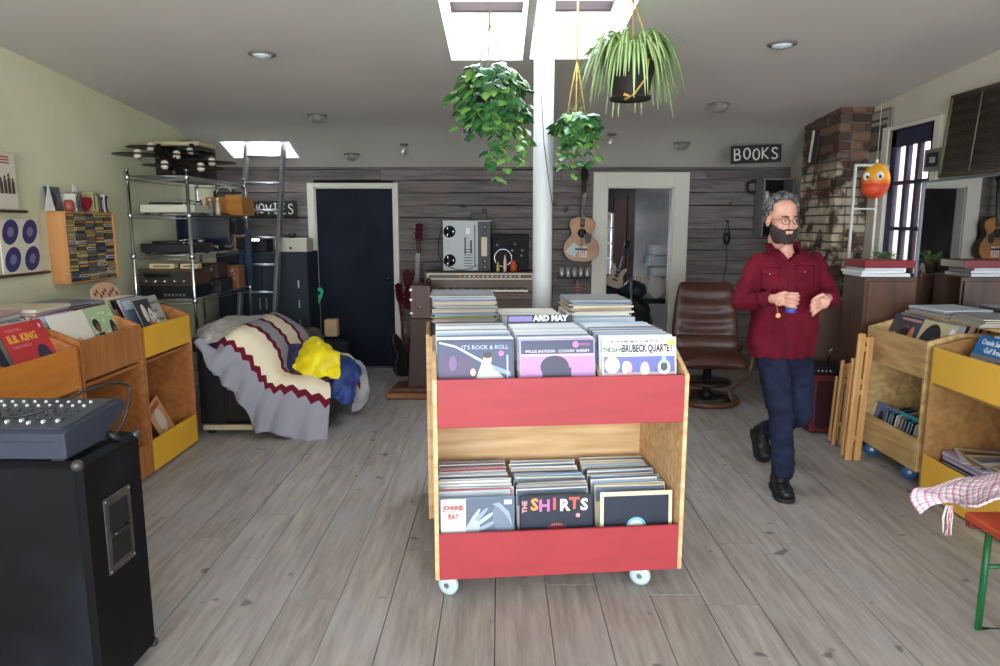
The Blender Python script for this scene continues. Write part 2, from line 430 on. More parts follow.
# french door on the right wall (blue muntins) with exterior wall beyond
MNAVY = mat('navy_muntins', (38, 38, 66), .5)
fr = MB(); y0, y1, _, z1 = DR
for (ya, yb) in ((y0 - .07, y0), (y1, y1 + .09)): fr.box(XR - .03, XR + .05, ya, yb, 0, z1 + .03, 0, .004)
fr.box(XR - .028, XR + .05, y0, y1, z1, z1 + .03, 0, .004)
struct(fr.build('trim_8', [MFRAME]))
fd = MB()
for (ya, yb) in ((y0, y0 + .07), (y1 - .07, y1)): fd.box(XR + .0, XR + .045, ya, yb, .01, z1 - .005, 0, .004)
fd.box(XR + .0, XR + .045, y0, y1, z1 - .13, z1 - .005, 0, .004); fd.box(XR, XR + .045, y0, y1, .01, .22, 0, .004)
for q in (1 / 3, 2 / 3):
    yy = y0 + .07 + (y1 - y0 - .14) * q; fd.box(XR + .002, XR + .043, yy - .02, yy + .02, .2, z1 - .12, 0, .004)
for zz in (.5, .84, 1.18, 1.525, 1.87): fd.box(XR + .004, XR + .041, y0 + .05, y1 - .05, zz - .014, zz + .014, 0, .003)
fdo = struct(fd.build('door_2', [MNAVY]))
g = MB(); g.box(XR + .02, XR + .024, y0 + .06, y1 - .06, .2, z1 - .11); g.build('pane', [MGLASS], fdo)
ex = MB(); ex.box(XR + 1.3, XR + 1.4, 2.5, 9, -.1, 3.4); ex.box(XR + .12, XR + 1.3, 2.5, 9, -.1, -.01)
struct(ex.build('wall_outside', [mat('pink_outdoor_render', (236, 206, 190), .9, var=.06, nscale=3)]))
# back room beyond the doorway
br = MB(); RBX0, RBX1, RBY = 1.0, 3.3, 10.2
holed(br, (RBX0, RBX1, 0, 2.6), [(2.7, 3.2, .9, 1.8)], lambda mb, a, b, c, d, m: mb.box(a, b, RBY, RBY + .1, c, d, m))  # opening out of view behind the casing, added to light the storeroom
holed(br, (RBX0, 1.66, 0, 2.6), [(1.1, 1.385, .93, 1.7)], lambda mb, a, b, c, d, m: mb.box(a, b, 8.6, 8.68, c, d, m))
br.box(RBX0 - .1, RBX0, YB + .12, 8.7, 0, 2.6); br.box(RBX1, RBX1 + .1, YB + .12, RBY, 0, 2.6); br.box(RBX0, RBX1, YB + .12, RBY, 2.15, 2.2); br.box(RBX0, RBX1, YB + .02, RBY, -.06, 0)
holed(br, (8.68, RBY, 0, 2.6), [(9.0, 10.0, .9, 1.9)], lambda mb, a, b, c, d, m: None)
struct(br.build('wall_storeroom', [mat('dimmed_storeroom_plaster', (62, 60, 62), .9, c2=(96, 93, 93), nscale=1.6, bump=.1)]))  # plaster colour darkened to keep the storeroom dim
wn = MB()
for zz in (.93, 1.12, 1.31, 1.5, 1.68): wn.box(1.1, 1.385, 8.57, 8.61, zz, zz + .02)
for xx in (1.1, 1.24, 1.37): wn.box(xx, xx + .02, 8.57, 8.61, .93, 1.7)
struct(wn.build('window_2', [WHITE]))
wl = MB(); wl.box(1.0, 1.66, 8.95, 9.0, .6, 2.1)
dl = MB(); dl.box(1.39, 1.55, 8.54, 8.598, .01, 1.86, 0, .004); dl.box(1.55, 1.575, 8.5, 8.598, .01, 1.9, 0, .004)
struct(dl.build('door_3', [mat('brown_door_varnish', (84, 56, 42), .5, var=.3, nscale=3, stretch=(8, 8, 1))]))
# exterior ground so windows do not look into a void
# ---------------------------------------------------------------- light
w = bpy.data.worlds.new('sky'); SC.world = w; w.use_nodes = True
bg = w.node_tree.nodes['Background']
bg.inputs[0].default_value = (.86, .93, 1.0, 1); bg.inputs[1].default_value = 4.0
def portal(name, loc, rot, sx, sy):
    l = bpy.data.lights.new(name, 'AREA'); l.shape = 'RECTANGLE'; l.size = sx; l.size_y = sy; l.cycles.is_portal = True
    o = bpy.data.objects.new(name, l); COL.objects.link(o); o.location = loc; o.rotation_euler = rot; o['kind'] = 'helper'
for i, w_ in enumerate(WELLS):
    tz = 2.95 if i < 2 else 2.63
    portal('skylight_portal', ((w_[0] + w_[1]) / 2, (w_[2] + w_[3]) / 2, tz), (0, 0, 0), w_[1] - w_[0], w_[3] - w_[2])
for a, b in ((-2.6, -.1), (.1, 2.7)): portal('window_portal', ((a + b) / 2, YF - .13, 1.4), (pi / 2, 0, 0), b - a, 2.1)
SC.view_settings.view_transform = 'Standard'; SC.view_settings.look = 'None'; SC.view_settings.gamma = 1
SC.view_settings.use_curve_mapping = False; SC.view_settings.exposure = 2.0
# ================================================================ RECORD SLEEVES
SW = .315
PAL = {'ice': (196, 208, 222), 'pale': (222, 222, 226), 'white': (236, 234, 228), 'slate': (104, 120, 142), 'navy': (44, 52, 84), 'cream': (216, 204, 176),
       'tan': (176, 148, 110), 'pink': (206, 150, 160), 'rust': (150, 74, 56), 'teal': (70, 140, 156), 'black': (30, 30, 34), 'lilac': (168, 150, 196), 'olive': (120, 120, 84), 'grey': (140, 140, 142), 'sky': (150, 184, 216), 'maroon': (96, 40, 46), 'gold': (200, 168, 84)}
def pm(k, c=None): return mat('sleeve_' + k, c or PAL[k], .38, var=.12, nscale=9)
MEDGE = mat('sleeve_card_edge', (214, 208, 196), .7)
_sm = {}
def sleeve_mesh(k, k2='cream', w=SW, t=.0035):
    key = (k, k2, w, t)
    if key in _sm: return _sm[key]
    mb = MB(); mb.box(-w / 2, w / 2, -t / 2, t / 2, 0, w, 0, .0006)
    mb.box(-w / 2 + .004, w / 2 - .003, -t / 2 - .0004, -t / 2, w * .78, w - .006, 1); mb.box(w / 2 - .0015, w / 2 + .0002, -t / 2 + .0006, t / 2 - .0006, .004, w - .004, 2)
    _sm[key] = mb.mesh('record_sleeve', [pm(k), pm(k2), MEDGE]); return _sm[key]
class Art:
    """flat printed cover drawn on the front (-y) face, u,v in 0..1 from the bottom left"""
    def __init__(s, base, w=SW, t=.0035):
        s.mb = MB(); s.w = w; s.t = t; s.mats = [pm(base), MEDGE]; s.l = 0
        s.mb.box(-w / 2, w / 2, -t / 2, t / 2, 0, w, 0, .0006)
    def mi(s, name, c):
        m = mat('print_' + name, c, .4)
        if m not in s.mats: s.mats.append(m)
        return s.mats.index(m)
    def y(s): s.l += 1; return -s.t / 2 - .0002 - .00012 * s.l
    def P(s, u, v, y): return ((u - .5) * s.w, y, v * s.w)
    def rect(s, u0, v0, u1, v1, name, c): y = s.y(); s.mb.poly([s.P(u0, v0, y), s.P(u1, v0, y), s.P(u1, v1, y), s.P(u0, v1, y)], s.mi(name, c)); return s
    def poly(s, pts, name, c): y = s.y(); s.mb.poly([s.P(u, v, y) for u, v in pts], s.mi(name, c)); return s
    def disc(s, u, v, ru, rv, name, c, n=22, rot=0):
        return s.poly([(u + ru * cos(2 * pi * i / n) * cos(rot) - rv * sin(2 * pi * i / n) * sin(rot), v + ru * cos(2 * pi * i / n) * sin(rot) + rv * sin(2 * pi * i / n) * cos(rot)) for i in range(n)], name, c)
    def text(s, t, u, v, size, name, c, bold=0.0, sx=1.0, al='CENTER', rot=0):
        s.mb.text(t, size * s.w, s.mi(name, c), T((u - .5) * s.w, s.y(), v * s.w) @ RX(pi / 2) @ RZ(rot), al, 0, bold * s.w, sx); return s
    def mesh(s): return s.mb.mesh('record_sleeve', s.mats)
# ================================================================ RECORD BINS
def make_bin(name, loc, rz, W, D, Hf, label, front_top, front_low, ply_m, rise=.085, casters=True, n_div=2, z0=.07, ptop=.2, plow=.2, shelf_z=.78, group=None, open_low=True, edge=None, lowz=None, wa=62):
    t = .018; e = empty(name, loc, rz, label, 'record bin', group)
    edge = edge or ply_m
    prof = [(0, z0), (0, Hf), (.17, Hf + rise), (D, Hf + rise), (D, z0)]
    for x in (0, W - t):
        m = MB(); m.prism(prof, x, x + t, 'x'); o = m.build('side_panel', [edge], e); bev(o, .0015, 1)
    m = MB(); m.box(t, W - t, D - .012, D - .001, z0 + .001, Hf + rise - .01, 0, .001); m.build('back_panel', [ply_m], e)
    m = MB(); bo = 0; m.box(t, W - t, .016, D - .013, z0 + bo, z0 + bo + t, 0, .001); m.build('bottom_panel', [ply_m], e)
    m = MB(); m.box(t, W - t, .016, D - .013, shelf_z - t, shelf_z, 0, .001); m.build('shelf', [ply_m], e)
    m = MB(); m.box(t + .0005, W - t - .0005, .0, .015, Hf - ptop, Hf, 0, .002); m.build('front_panel', [front_top], e)
    lz = z0 if lowz is None else lowz
    m = MB(); m.box(t + .0005, W - t - .0005, -.001, .014, lz, lz + plow, 0, .002); m.build('front_panel', [front_low], e)
    cw = (W - 2 * t) / (n_div + 1)
    for i in range(n_div):
        m = MB(); x = t + cw * (i + 1); m.prism([(.02, shelf_z), (.02, Hf - .03), (.2, Hf + .03), (D - .02, Hf + .03), (D - .02, shelf_z)], x - .005, x + .005, 'x'); m.build('divider', [ply_m], e)
    if casters:
        for (x, y) in ((.055, .06), (W - .16, .06), (.055, D - .08), (W - .16, D - .08)):
            m = MB(); m.box(x - .03, x + .03, y - .03, y + .03, z0 - .006, z0 - .0005, 0, .002)
            m.prism([(y - .012, z0 - .006), (y + .03, z0 - .028), (y + .022, z0 - .034), (y - .03, z0 - .006)], x - .024, x - .02, 'x'); m.prism([(y - .012, z0 - .006), (y + .03, z0 - .028), (y + .022, z0 - .034), (y - .03, z0 - .006)], x + .02, x + .024, 'x')
            c = m.build('caster', [STEEL], e)
            m = MB(); a = R(wa)
            m.M = T(x, y + .005, .0465) @ RZ(a)
            m.lathe([(.008, -.017), (.026, -.018), (.041, -.014), (.046, -.006), (.046, .006), (.041, .014), (.026, .018), (.008, .017)], 24, 0, (0, 0, 0), (1, 0, 0))
            m.lathe([(.012, -.0195), (.012, .0195)], 12, 1, (0, 0, 0), (1, 0, 0)); m.build('wheel', [WHEEL, STEEL], c)
    return e
WHEEL = mat('translucent_wheel', (186, 204, 214), .25, coat=.4)
def binM(e): return T(*e.location) @ RZ(e.rotation_euler.z)
def place_rec(M, me, x, y, z, lean=.1, yaw=0, roll=0, label=None, group=None, name='record_sleeve'):
    o = link(me, name, None, M @ T(x, y, z) @ RZ(yaw) @ RX(-lean) @ RY(roll)); tag(o, label, 'record sleeve', group); return o
def row(M, x, y0, y1, z, n, keys, lab, grp, lean0=.1, lean1=.05, seed=1, jit=.004, zj=.003):
    rnd = random.Random(seed)
    for i in range(n):
        f = i / max(n - 1, 1); k = keys[rnd.randrange(len(keys))]; k2 = keys[rnd.randrange(len(keys))]
        place_rec(M, sleeve_mesh(k, k2), x + rnd.uniform(-jit, jit), y0 + (y1 - y0) * f, z + rnd.uniform(0, zj), lean0 + (lean1 - lean0) * f, rnd.uniform(-.012, .012) * (1 + zj * 120), rnd.uniform(-.006, .006), lab, grp)
# ---- centre unit: red fronted double-sided pair of bins
A0 = V((-.268, 2.665, 0)); ang = atan2(.1, 1.05)
WB = 1.05
bin1 = make_bin('record_bin', A0, ang, WB, .6, .95, 'tall plywood record bin with two red front panels in the middle of the floor', RED, RED, PLY, z0=.1)
M1 = binM(bin1)
# back-to-back twin, facing away
p = M1 @ V((WB + .0, 1.21, 0))
bin2 = make_bin('record_bin', (p.x, p.y, 0), ang + pi, WB + .03, .6, .95, 'plywood record bin standing back to back behind the red fronted one', RED, RED, PLY, z0=.1)
M2 = binM(bin2)
for x, k in ((.178, 0), (.515, 1), (.86, 2)):
    nm = ('left', 'middle', 'right')[k]
    row(M1, x, .075, .50, .782, 17, ['ice', 'pale', 'white', 'ice', 'sky', 'pale', 'slate', 'ice', 'grey'], 'record sleeve behind the front cover, %s upper row of the red fronted bin' % nm, 'records filed in the %s upper row of the red fronted bin' % nm, .16, .1, 20 + k)  # pale blue colours imitate plastic outer sleeves reflecting the sky
    keys = (['ice', 'pale', 'white', 'slate', 'pink', 'pale', 'white', 'rust'], ['navy', 'sky', 'olive', 'cream', 'grey', 'slate', 'pale', 'cream'], ['slate', 'sky', 'cream', 'white', 'navy', 'cream', 'ice'])[k]
    row(M1, x, .075, .43, .119, 13, keys, 'record sleeve behind the front cover, %s lower row of the red fronted bin' % nm, 'records filed in the %s lower row of the red fronted bin' % nm, .22, .22, 40 + k, .008, .012)
# front covers
a = Art('navy'); a.rect(.03, .03, .97, .97, 'dusk_blue', (58, 66, 98)).rect(.03, .03, .45, .8, 'plum', (74, 58, 92)).poly([(.03, .98), (.24, .93), (.62, .72), (.6, .69), (.24, .90), (.03, .955)], 'silver', (180, 184, 204)).poly([(.5, .5), (.575, .7), (.6, .7), (.53, .46)], 'silver', (180, 184, 204))
a.poly([(.5, .46), (.6, .68), (.7, .68), (.9, .46)], 'shirt', (196, 204, 206)).disc(.2, .7, .05, .1, 'plum_light', (110, 84, 130)).disc(.65, .74, .055, .08, 'skin', (216, 176, 160)).disc(.65, .8, .058, .04, 'hair', (46, 34, 40)).poly([(.7, .68), (.95, .58), (.95, .52), (.74, .6)], 'arm_blue', (130, 150, 190)).disc(.46, .58, .035, .05, 'skin', (226, 190, 170)).disc(.83, .82, .035, .035, 'pink_dot', (226, 110, 190))
a.text("IT'S ROCK & ROLL", .62, .9, .075, 'pale_print', (176, 196, 214)); a.rect(.9, .42, .92, .8, 'pale_print', (176, 196, 214))
place_rec(M1, a.mesh(), .178, .045, .782, .16, 0, 0, 'dark blue record cover with a white-shirted singer, front of the left upper row')
a = Art('lilac'); a.rect(.02, .02, .98, .98, 'orchid', (176, 128, 186)).rect(.02, .8, .98, .98, 'ink_blue', (52, 56, 84)).rect(.02, .77, .98, .8, 'orchid_light', (206, 170, 210)).text("WILLIS JACKSON · COOKIN' SHERRY", .5, .835, .052, 'white_print', (228, 226, 236)).disc(.74, .92, .04, .04, 'pink_dot', (226, 110, 190)).text('PRESTIGE', .86, .92, .035, 'pink_dot', (226, 110, 190))
a.disc(.46, .63, .19, .15, 'silhouette', (44, 42, 70)).poly([(.3, .6), (.28, .3), (.62, .3), (.64, .44), (.68, .5), (.68, .62)], 'silhouette', (44, 42, 70)).poly([(.1, .02), (.3, .34), (.62, .34), (.8, .02)], 'silhouette', (44, 42, 70))
place_rec(M1, a.mesh(), .515, .045, .782, .15, 0, 0, 'mauve record cover with a dark head in profile, front of the middle upper row')
a = Art('white'); a.rect(.02, .02, .98, .75, 'cover_blue', (96, 104, 168)).rect(.02, .5, .98, .54, 'cover_pink', (214, 180, 190)).text('THE DAVE', .14, .835, .075, 'dark_grey_print', (70, 80, 78), .004, .75).text('BRUBECK QUARTET', .61, .85, .135, 'black_print', (40, 42, 48), .006, .56).text('THE DAVE BRUBECK QUARTET AT', .42, .945, .045, 'dark_grey_print', (70, 80, 78), .002).rect(.88, .89, .98, .97, 'orange_patch', (236, 178, 96))
a.disc(.13, .64, .1, .11, 'cover_white', (226, 232, 240)).disc(.33, .6, .07, .09, 'cover_salmon', (222, 170, 170)).disc(.3, .6, .035, .085, 'cover_white', (226, 232, 240)).disc(.57, .56, .065, .12, 'cover_salmon', (222, 170, 170)).disc(.57, .55, .048, .1, 'cover_cream', (234, 226, 200)).disc(.83, .6, .085, .1, 'cover_white', (226, 232, 240)).disc(.83, .61, .05, .06, 'cover_green', (60, 76, 82)).rect(.8, .66, .86, .75, 'cover_cyan', (150, 196, 220))
place_rec(M1, a.mesh(), .86, .045, .782, .14, 0, 0, 'white and blue record cover with bold black lettering, front of the right upper row')
a = Art('slate'); a.rect(.02, .02, .98, .98, 'steel_blue', (96, 106, 124)).rect(.02, .02, .35, .98, 'cover_white', (236, 238, 242)).text('JOHNNIE', .185, .86, .085, 'red_print', (214, 84, 76), .006, .75).text('RAY', .185, .74, .1, 'red_print', (214, 84, 76), .006, .75)
for i, (u, v, l, r_) in enumerate(((.45, .70, .17, 1.0), (.52, .72, .18, .8), (.59, .69, .17, .62), (.62, .60, .16, .45))): a.disc(u, v, l, .028, 'pale_hand%d' % (i % 2), ((176, 188, 202), (150, 162, 180))[i % 2], 18, r_)
a.disc(.44, .56, .09, .14, 'pale_hand0', (176, 188, 202), 18, -.3).disc(.84, .66, .12, .24, 'grey_face', (118, 128, 146), 22, .3).poly([(.7, .9), (.8, .92), (.93, .78), (.97, .58), (.9, .72), (.8, .84)], 'pale_hand1', (150, 162, 180)).rect(.86, .89, .96, .95, 'cover_white', (236, 238, 242))
place_rec(M1, a.mesh(), .178, 0.04, .119, .06, 0, 0, 'grey record cover with a white strip lettered in red, front of the left lower row')
a = Art('black'); a.rect(.02, .02, .98, .98, 'cover_ink', (38, 44, 58)).text('THE', .07, .84, .09, 'pink_print', (226, 150, 160), .003, 1, 'CENTER', pi / 2)
for i, (ch, c) in enumerate(zip('SHIRTS', ((240, 150, 80), (190, 110, 170), (226, 90, 90), (236, 232, 236), (226, 90, 80), (226, 220, 234)))): a.text(ch, .2 + .135 * i, .85 + (.01, -.01)[i % 2], .22, 'letter_%d' % i, c, .008)
a.disc(.79, .7, .03, .03, 'pink_print', (226, 150, 160)).disc(.5, .5, .14, .11, 'dark_red', (110, 50, 60)).text('·····', .5, .58, .12, 'pink_print', (226, 150, 160))
place_rec(M1, a.mesh(), .515, 0.04, .119, .06, 0, 0, 'black record cover with large multicoloured letters THE SHIRTS, front of the middle lower row')
a = Art('cream'); a.rect(.05, .02, .95, .94, 'cover_ink', (34, 36, 42)).disc(.5, .5, .14, .14, 'label_blue', (120, 180, 200)).disc(.5, .5, .1, .1, 'cover_white', (236, 238, 242))
place_rec(M1, a.mesh(), .86, 0.04, .119, .06, 0, 0, 'plain black record cover in a cream sleeve, front of the right lower row')
a = Art('navy'); a.rect(.0, .9, 1, 1, 'cover_ink', (34, 36, 42)); a.text('ARD MAY', .66, .945, .12, 'cover_white', (236, 238, 242), .008); a.rect(.02, .9, .38, .98, 'lilac_patch', (150, 136, 200))
place_rec(M1, a.mesh(), .515, .565, .815, .0, 0, 0, 'dark record sleeve lettered in white along its top, last in the middle upper row')
# stacks of records lying flat on the rear bin
def flat_stack(M, x, y, z, n, keys, lab, grp, seed, th=.0075, jit=.012, rz=0, w=SW, top=None):
    rnd = random.Random(seed); zz = z
    for i in range(n):
        k = keys[rnd.randrange(len(keys))]; t = th
        key = ('flat', k, t, w)
        if key not in _sm:
            mb = MB(); mb.box(-w / 2, w / 2, -w / 2, w / 2, 0, t - .0008, 0, .001); mb.box(-w / 2 - .0004, w / 2 + .0004, -w / 2 - .0004, w / 2 - .01, t * .3, t * .55, 1); _sm[key] = mb.mesh('record_sleeve', [pm(k), MEDGE])
        l = lab; g = grp
        if i == n - 1 and top: l = top; g = None
        o = link(_sm[key], 'record_sleeve', None, M @ T(x + rnd.uniform(-jit, jit), y + rnd.uniform(-jit, jit), zz) @ RZ(rz + rnd.uniform(-.05, .05)))
        tag(o, l, 'record sleeve', g); zz += t
    return zz
# rear bin is full of upright records that carry flat stacks and its own rows
for x, k in ((.19, 0), (.54, 1), (.89, 2)):
    nm = ('right', 'middle', 'left')[k]
    if k != 2: row(M2, x, .07, .5, .782, 13, ['pale', 'ice', 'white', 'cream', 'slate'], 'record sleeve standing in the %s row of the rear bin' % nm, 'records standing in the %s row of the rear bin' % nm, .12, .08, 60 + k)
# left: flat pile resting on a row of small boxes level with the bin rim
m = MB(); m.box(-.165, .165, -.2, .2, 0, .285, 0, .004)
for i in range(6): m.box(-.13 + .045 * i, -.1 + .045 * i, .2, .203,   .22, .26, 1)
o = m.build('record_crate', [mat('crate_black', (36, 36, 40), .6), mat('crate_label', (190, 190, 190), .5)]); o.matrix_world = M2 @ T(.885, .3, .782); tag(o, 'black storage box in the rear bin under the left pile of flat records', 'box')
flat_stack(M2, .885, .34, 1.069, 18, ['grey', 'slate', 'grey', 'tan', 'grey', 'olive', 'grey'], 'record lying flat in the left pile on the rear bin, left of the pole', 'flat records piled on the left of the rear bin', 3, .0078, top='topmost record of the flat pile on the left of the rear bin')
# right pile, across the upright rows
flat_stack(M2, .19, .3, 1.10, 8, ['cream', 'tan', 'grey', 'slate', 'white'], 'record lying flat in the pile right of the white pole on the rear bin', 'flat records piled right of the white pole', 6, .0095, top='topmost record of the low pile right of the white pole')
# ---- left bins along the green wall (fronts face the room)
OR1 = ply('honey_plywood', (218, 142, 58), (200, 120, 44), 'x', .4, .4)
OR2 = ply('red_brown_plywood', (186, 122, 66), (150, 90, 44), 'z', .4, .3)
OR3 = ply('amber_plywood', (186, 120, 66), (150, 90, 46), 'x', .45, .35)
lb = [('honey coloured plywood record bin nearest the camera along the green wall', 2.62, .90, .93, OR1, OR1, OR3),
      ('red-brown plywood record bin between the honey one and the yellow one', 3.535, .62, .955, OR2, OR2, OR3),
      ('plywood record bin with yellow front panels, farthest along the green wall', 4.165, .66, .93, YEL, YEL, OR3)]
LB = []
for lab, y0, W, hf, ft, fl, pl in lb:
    b = make_bin('record_bin', (-2.185, y0, 0), pi / 2, W, .62, hf, lab, ft, fl, pl, rise=.07, casters=False, n_div=0 if W < .64 else 1, z0=.012, ptop=.215 if ft != YEL else .19, plow=.2, shelf_z=.72, group='plywood bins along the green wall')
    LB.append(binM(b))
ML1, ML2, ML3 = LB
mixed = ['pale', 'ice', 'white', 'slate', 'grey', 'cream', 'black', 'maroon', 'lilac']
ZS = .79
for M, xs_, nm, sd in ((ML1, (.25, .69), 'honey coloured bin', 70), (ML2, (.165, .465), 'red-brown bin', 74), (ML3, (.34,), 'yellow fronted bin', 78)):
    for i, x in enumerate(xs_):
        w = {0: 'near', 1: 'far'}[i] if len(xs_) > 1 else 'only'
        row(M, x + .01, .1, .38, ZS, 11, mixed, 'record sleeve behind the front cover in the %s row of the %s' % (w, nm), 'records filed in the %s row of the %s' % (w, nm), .42, .3, sd + i, .003)
a = Art('maroon'); a.rect(0, 0, 1, 1, 'cover_red', (186, 56, 58)).text("PRESENTING", .3, .9, .06, 'pink_print', (226, 150, 160)).text('B.B. KING', .42, .76, .17, 'yellow_print', (232, 176, 70), .006, .9).text('EARLY SINGLES', .34, .63, .06, 'pink_print', (226, 150, 160)).disc(.72, .38, .16, .22, 'silhouette2', (46, 52, 78)).disc(.76, .3, .09, .14, 'plum', (74, 58, 92)).disc(.9, .9, .02, .04, 'cover_white', (236, 238, 242))
place_rec(ML1, a.mesh(), .73, .055, ZS, .40, 0, 0, 'red record cover lettered in yellow, front of the honey coloured bin')
a = Art('black'); a.rect(0, 0, 1, 1, 'cover_ink', (40, 42, 54)).rect(.4, .4, .8, .6, 'pink_print', (200, 80, 120))
place_rec(ML1, a.mesh(), .38, .055, ZS, .40, 0, 0, 'black record cover at the left edge, left of the red cover lettered in yellow')
a = Art('white'); a.rect(0, 0, 1, 1, 'cover_offwhite', (228, 222, 208)).disc(.56, .34, .11, .2, 'salmon', (206, 120, 96)).disc(.55, .4, .075, .14, 'salmon_light', (226, 170, 130))
place_rec(ML2, a.mesh(), .175, .06, ZS, .38, 0, 0, 'cream record cover with a small orange shape at the bottom')
a = Art('olive'); a.rect(0, 0, 1, 1, 'mint', (170, 196, 150))
rnd = random.Random(4)
for i in range(26): a.disc(rnd.random() * .9 + .05, rnd.random() * .9 + .05, .05, .03, 'leaf_green%d' % (i % 2), ((122, 160, 106), (206, 220, 190))[i % 2], 8, rnd.random() * 3)
a.disc(.34, .66, .1, .12, 'afro', (34, 28, 30)).disc(.36, .6, .06, .09, 'brown_skin', (130, 80, 64)).poly([(.2, .2), (.3, .5), (.46, .5), (.54, .2)], 'dark_suit', (40, 36, 40)).poly([(.46, .1), (.58, .5), (.66, .5), (.7, .1)], 'mint_light', (206, 226, 196)).disc(.82, .5, .09, .2, 'afro', (34, 28, 30)).disc(.84, .44, .06, .12, 'olive_face', (116, 110, 80))
place_rec(ML2, a.mesh(), .455, .07, ZS, .38, 0, 0, 'green leafy record cover with two dark-haired figures')
a = Art('grey'); a.rect(0, 0, 1, 1, 'cover_grey', (176, 172, 164)).rect(.02, .04, .62, .96, 'cover_ink2', (58, 60, 66)).disc(.28, .66, .08, .2, 'spot_white', (222, 218, 208)).disc(.5, .4, .12, .36, 'spot_white', (222, 218, 208)).disc(.62, .34, .1, .3, 'spot_white', (222, 218, 208))
for u, v in ((.48, .6), (.55, .46), (.47, .34), (.6, .22), (.66, .5), (.52, .8)): a.disc(u, v, .025, .035, 'cover_ink2', (58, 60, 66), 10)
a.text('GATEMOUTH', .79, .84, .075, 'cover_ink2', (58, 60, 66), .003, .9).text('BIG', .72, .66, .08, 'cover_ink2', (58, 60, 66), .003).text('· THUMB', .78, .46, .075, 'cover_ink2', (58, 60, 66), .003).text('BLUES', .8, .27, .09, 'cover_ink2', (58, 60, 66), .003)
place_rec(ML3, a.mesh(), .38, .06, ZS, .38, 0, 0, 'grey and black record cover with white spotted figures')
# cut-out header card
a = MB(); pts = [(.16 * cos(pi * i / 14), .26 + .07 * sin(pi * i / 14)) for i in range(15)] + [(-.16, 0), (.16, 0)]
a.prism(pts, -.003, .003, 'y', 0); rnd = random.Random(8)
for i in range(9): a.prism([(-.12 + .03 * i + .012 * cos(t) + .0, .26 + .018 * sin(i * 2.1) + .016 * sin(t)) for t in [2 * pi * q / 8 for q in range(8)]], -.0035, -.003, 'y', 1)
o = a.build('header_card', [mat('peach_card', (206, 168, 134), .7), mat('maroon_print', (110, 44, 46), .6)]); o.matrix_world = ML3 @ T(.3, .3, .87) @ RX(-.3); tag(o, 'rounded peach header card standing behind the records in the yellow fronted bin', 'card')
# flat piles on the ledge at the wall side
MW = Matrix()
flat_stack(MW, -2.60, 3.34, 1.005, 15, ['pale', 'white', 'grey', 'pale', 'pink', 'black', 'black'], 'record lying flat in the low pile behind the honey coloured bin', 'flat records piled behind the honey coloured bin', 9, .008, .01, .2, .33, top='dark topped record on the pile behind the honey coloured bin')
flat_stack(MW, -2.60, 2.95, 1.005, 13, ['pale', 'white', 'maroon', 'grey', 'slate'], 'record lying flat in the pile at the left edge by the green wall', 'flat records piled at the left edge', 10, .007, .01, .0, .33)
flat_stack(MW, -2.60, 3.72, 1.005, 14, ['rust', 'pale', 'cream', 'tan', 'pink'], 'record lying flat in the pile behind the red-brown bin', 'flat records piled behind the red-brown bin', 12, .008, .01, .1, .33)
flat_stack(MW, -2.66, 4.15, 1.005, 11, ['olive', 'slate', 'grey', 'tan'], 'record lying flat behind the rows where the two far bins meet', 'flat records piled where the two far bins meet', 13, .008, .01, -.1, .33)
# support ledge for those piles
m = MB(); m.box(-.13, .13, 2.62, 4.5, -.01, .0, 0, .002); m.box(-.12, -.1, 2.7, 4.45, -.985, -.01, 0); 
o = m.build('wall_ledge', [OR3], None, (-2.66, 0, .99)); 
o.location = (-2.69, 0, 1.0); tag(o, 'narrow wooden ledge carrying flat records between the bins and the green wall', 'shelf')
# lower shelf of the yellow bin: small covers leaning
a = Art('tan', .28); a.rect(0, 0, 1, 1, 'peach_cover', (214, 160, 120)).disc(.5, .5, .25, .3, 'cover_white2', (224, 210, 196)).rect(.1, .8, .9, .92, 'rust_print', (160, 90, 60))
place_rec(ML3, a.mesh(), .46, .10, .10, .38, .15, -.15, 'peach coloured record cover leaning in the lower part of the yellow fronted bin')
place_rec(ML3, sleeve_mesh('slate', 'rust', .28), .30, .16, .10, .3, .3, -.2, 'dark record cover leaning behind the peach one in the yellow fronted bin')
place_rec(ML3, sleeve_mesh('tan', 'cream', .24), .24, .08, .08, .4, .5, -.1, 'small tan record cover at the left of the peach one in the yellow fronted bin')
# ---- right bins
OR4 = ply('brown_plywood', (170, 128, 78), (142, 100, 56), 'x', .45, .5)
PR1 = ply('pine_plywood', (204, 172, 118), (166, 130, 82), 'x', .5, .8)
b = make_bin('record_bin', (2.47, 4.58, 0), -pi / 2, .655, .52, .885, 'bare knotty plywood record bin on a blue caster by the mirror wall', PR1, PR1, PR1, rise=.05, casters=True, n_div=0, z0=.1, wa=150, ptop=.22, plow=.2, shelf_z=.68, group=None)
MR1 = binM(b)
for o in [x for x in COL.objects if x.name.startswith('wheel')][-4:]: o.data.materials[0] = mat('blue_wheel', (40, 84, 130), .3)
YEL2 = mat('pale_yellow_paint', (236, 184, 72), .45, var=.06, nscale=3)
b = make_bin('record_bin', (2.47, 3.885, 0), -pi / 2, 1.0, .52, .865, 'plywood record bin with pale yellow front panels at the right edge', YEL2, YEL2, OR4, rise=.05, casters=False, n_div=1, z0=.012, ptop=.2, plow=.22, shelf_z=.665)
MR2 = binM(b)
row(MR1, .17, .1, .34, .682, 9, mixed, 'record sleeve behind the front cover in the left row of the bare plywood bin', 'records filed in the left row of the bare plywood bin', .35, .25, 90, .003)
row(MR1, .48, .12, .36, .682, 9, ['tan', 'cream', 'rust', 'maroon', 'ice'], 'record sleeve behind the front cover in the right row of the bare plywood bin', 'records filed in the right row of the bare plywood bin', .35, .25, 91, .003)
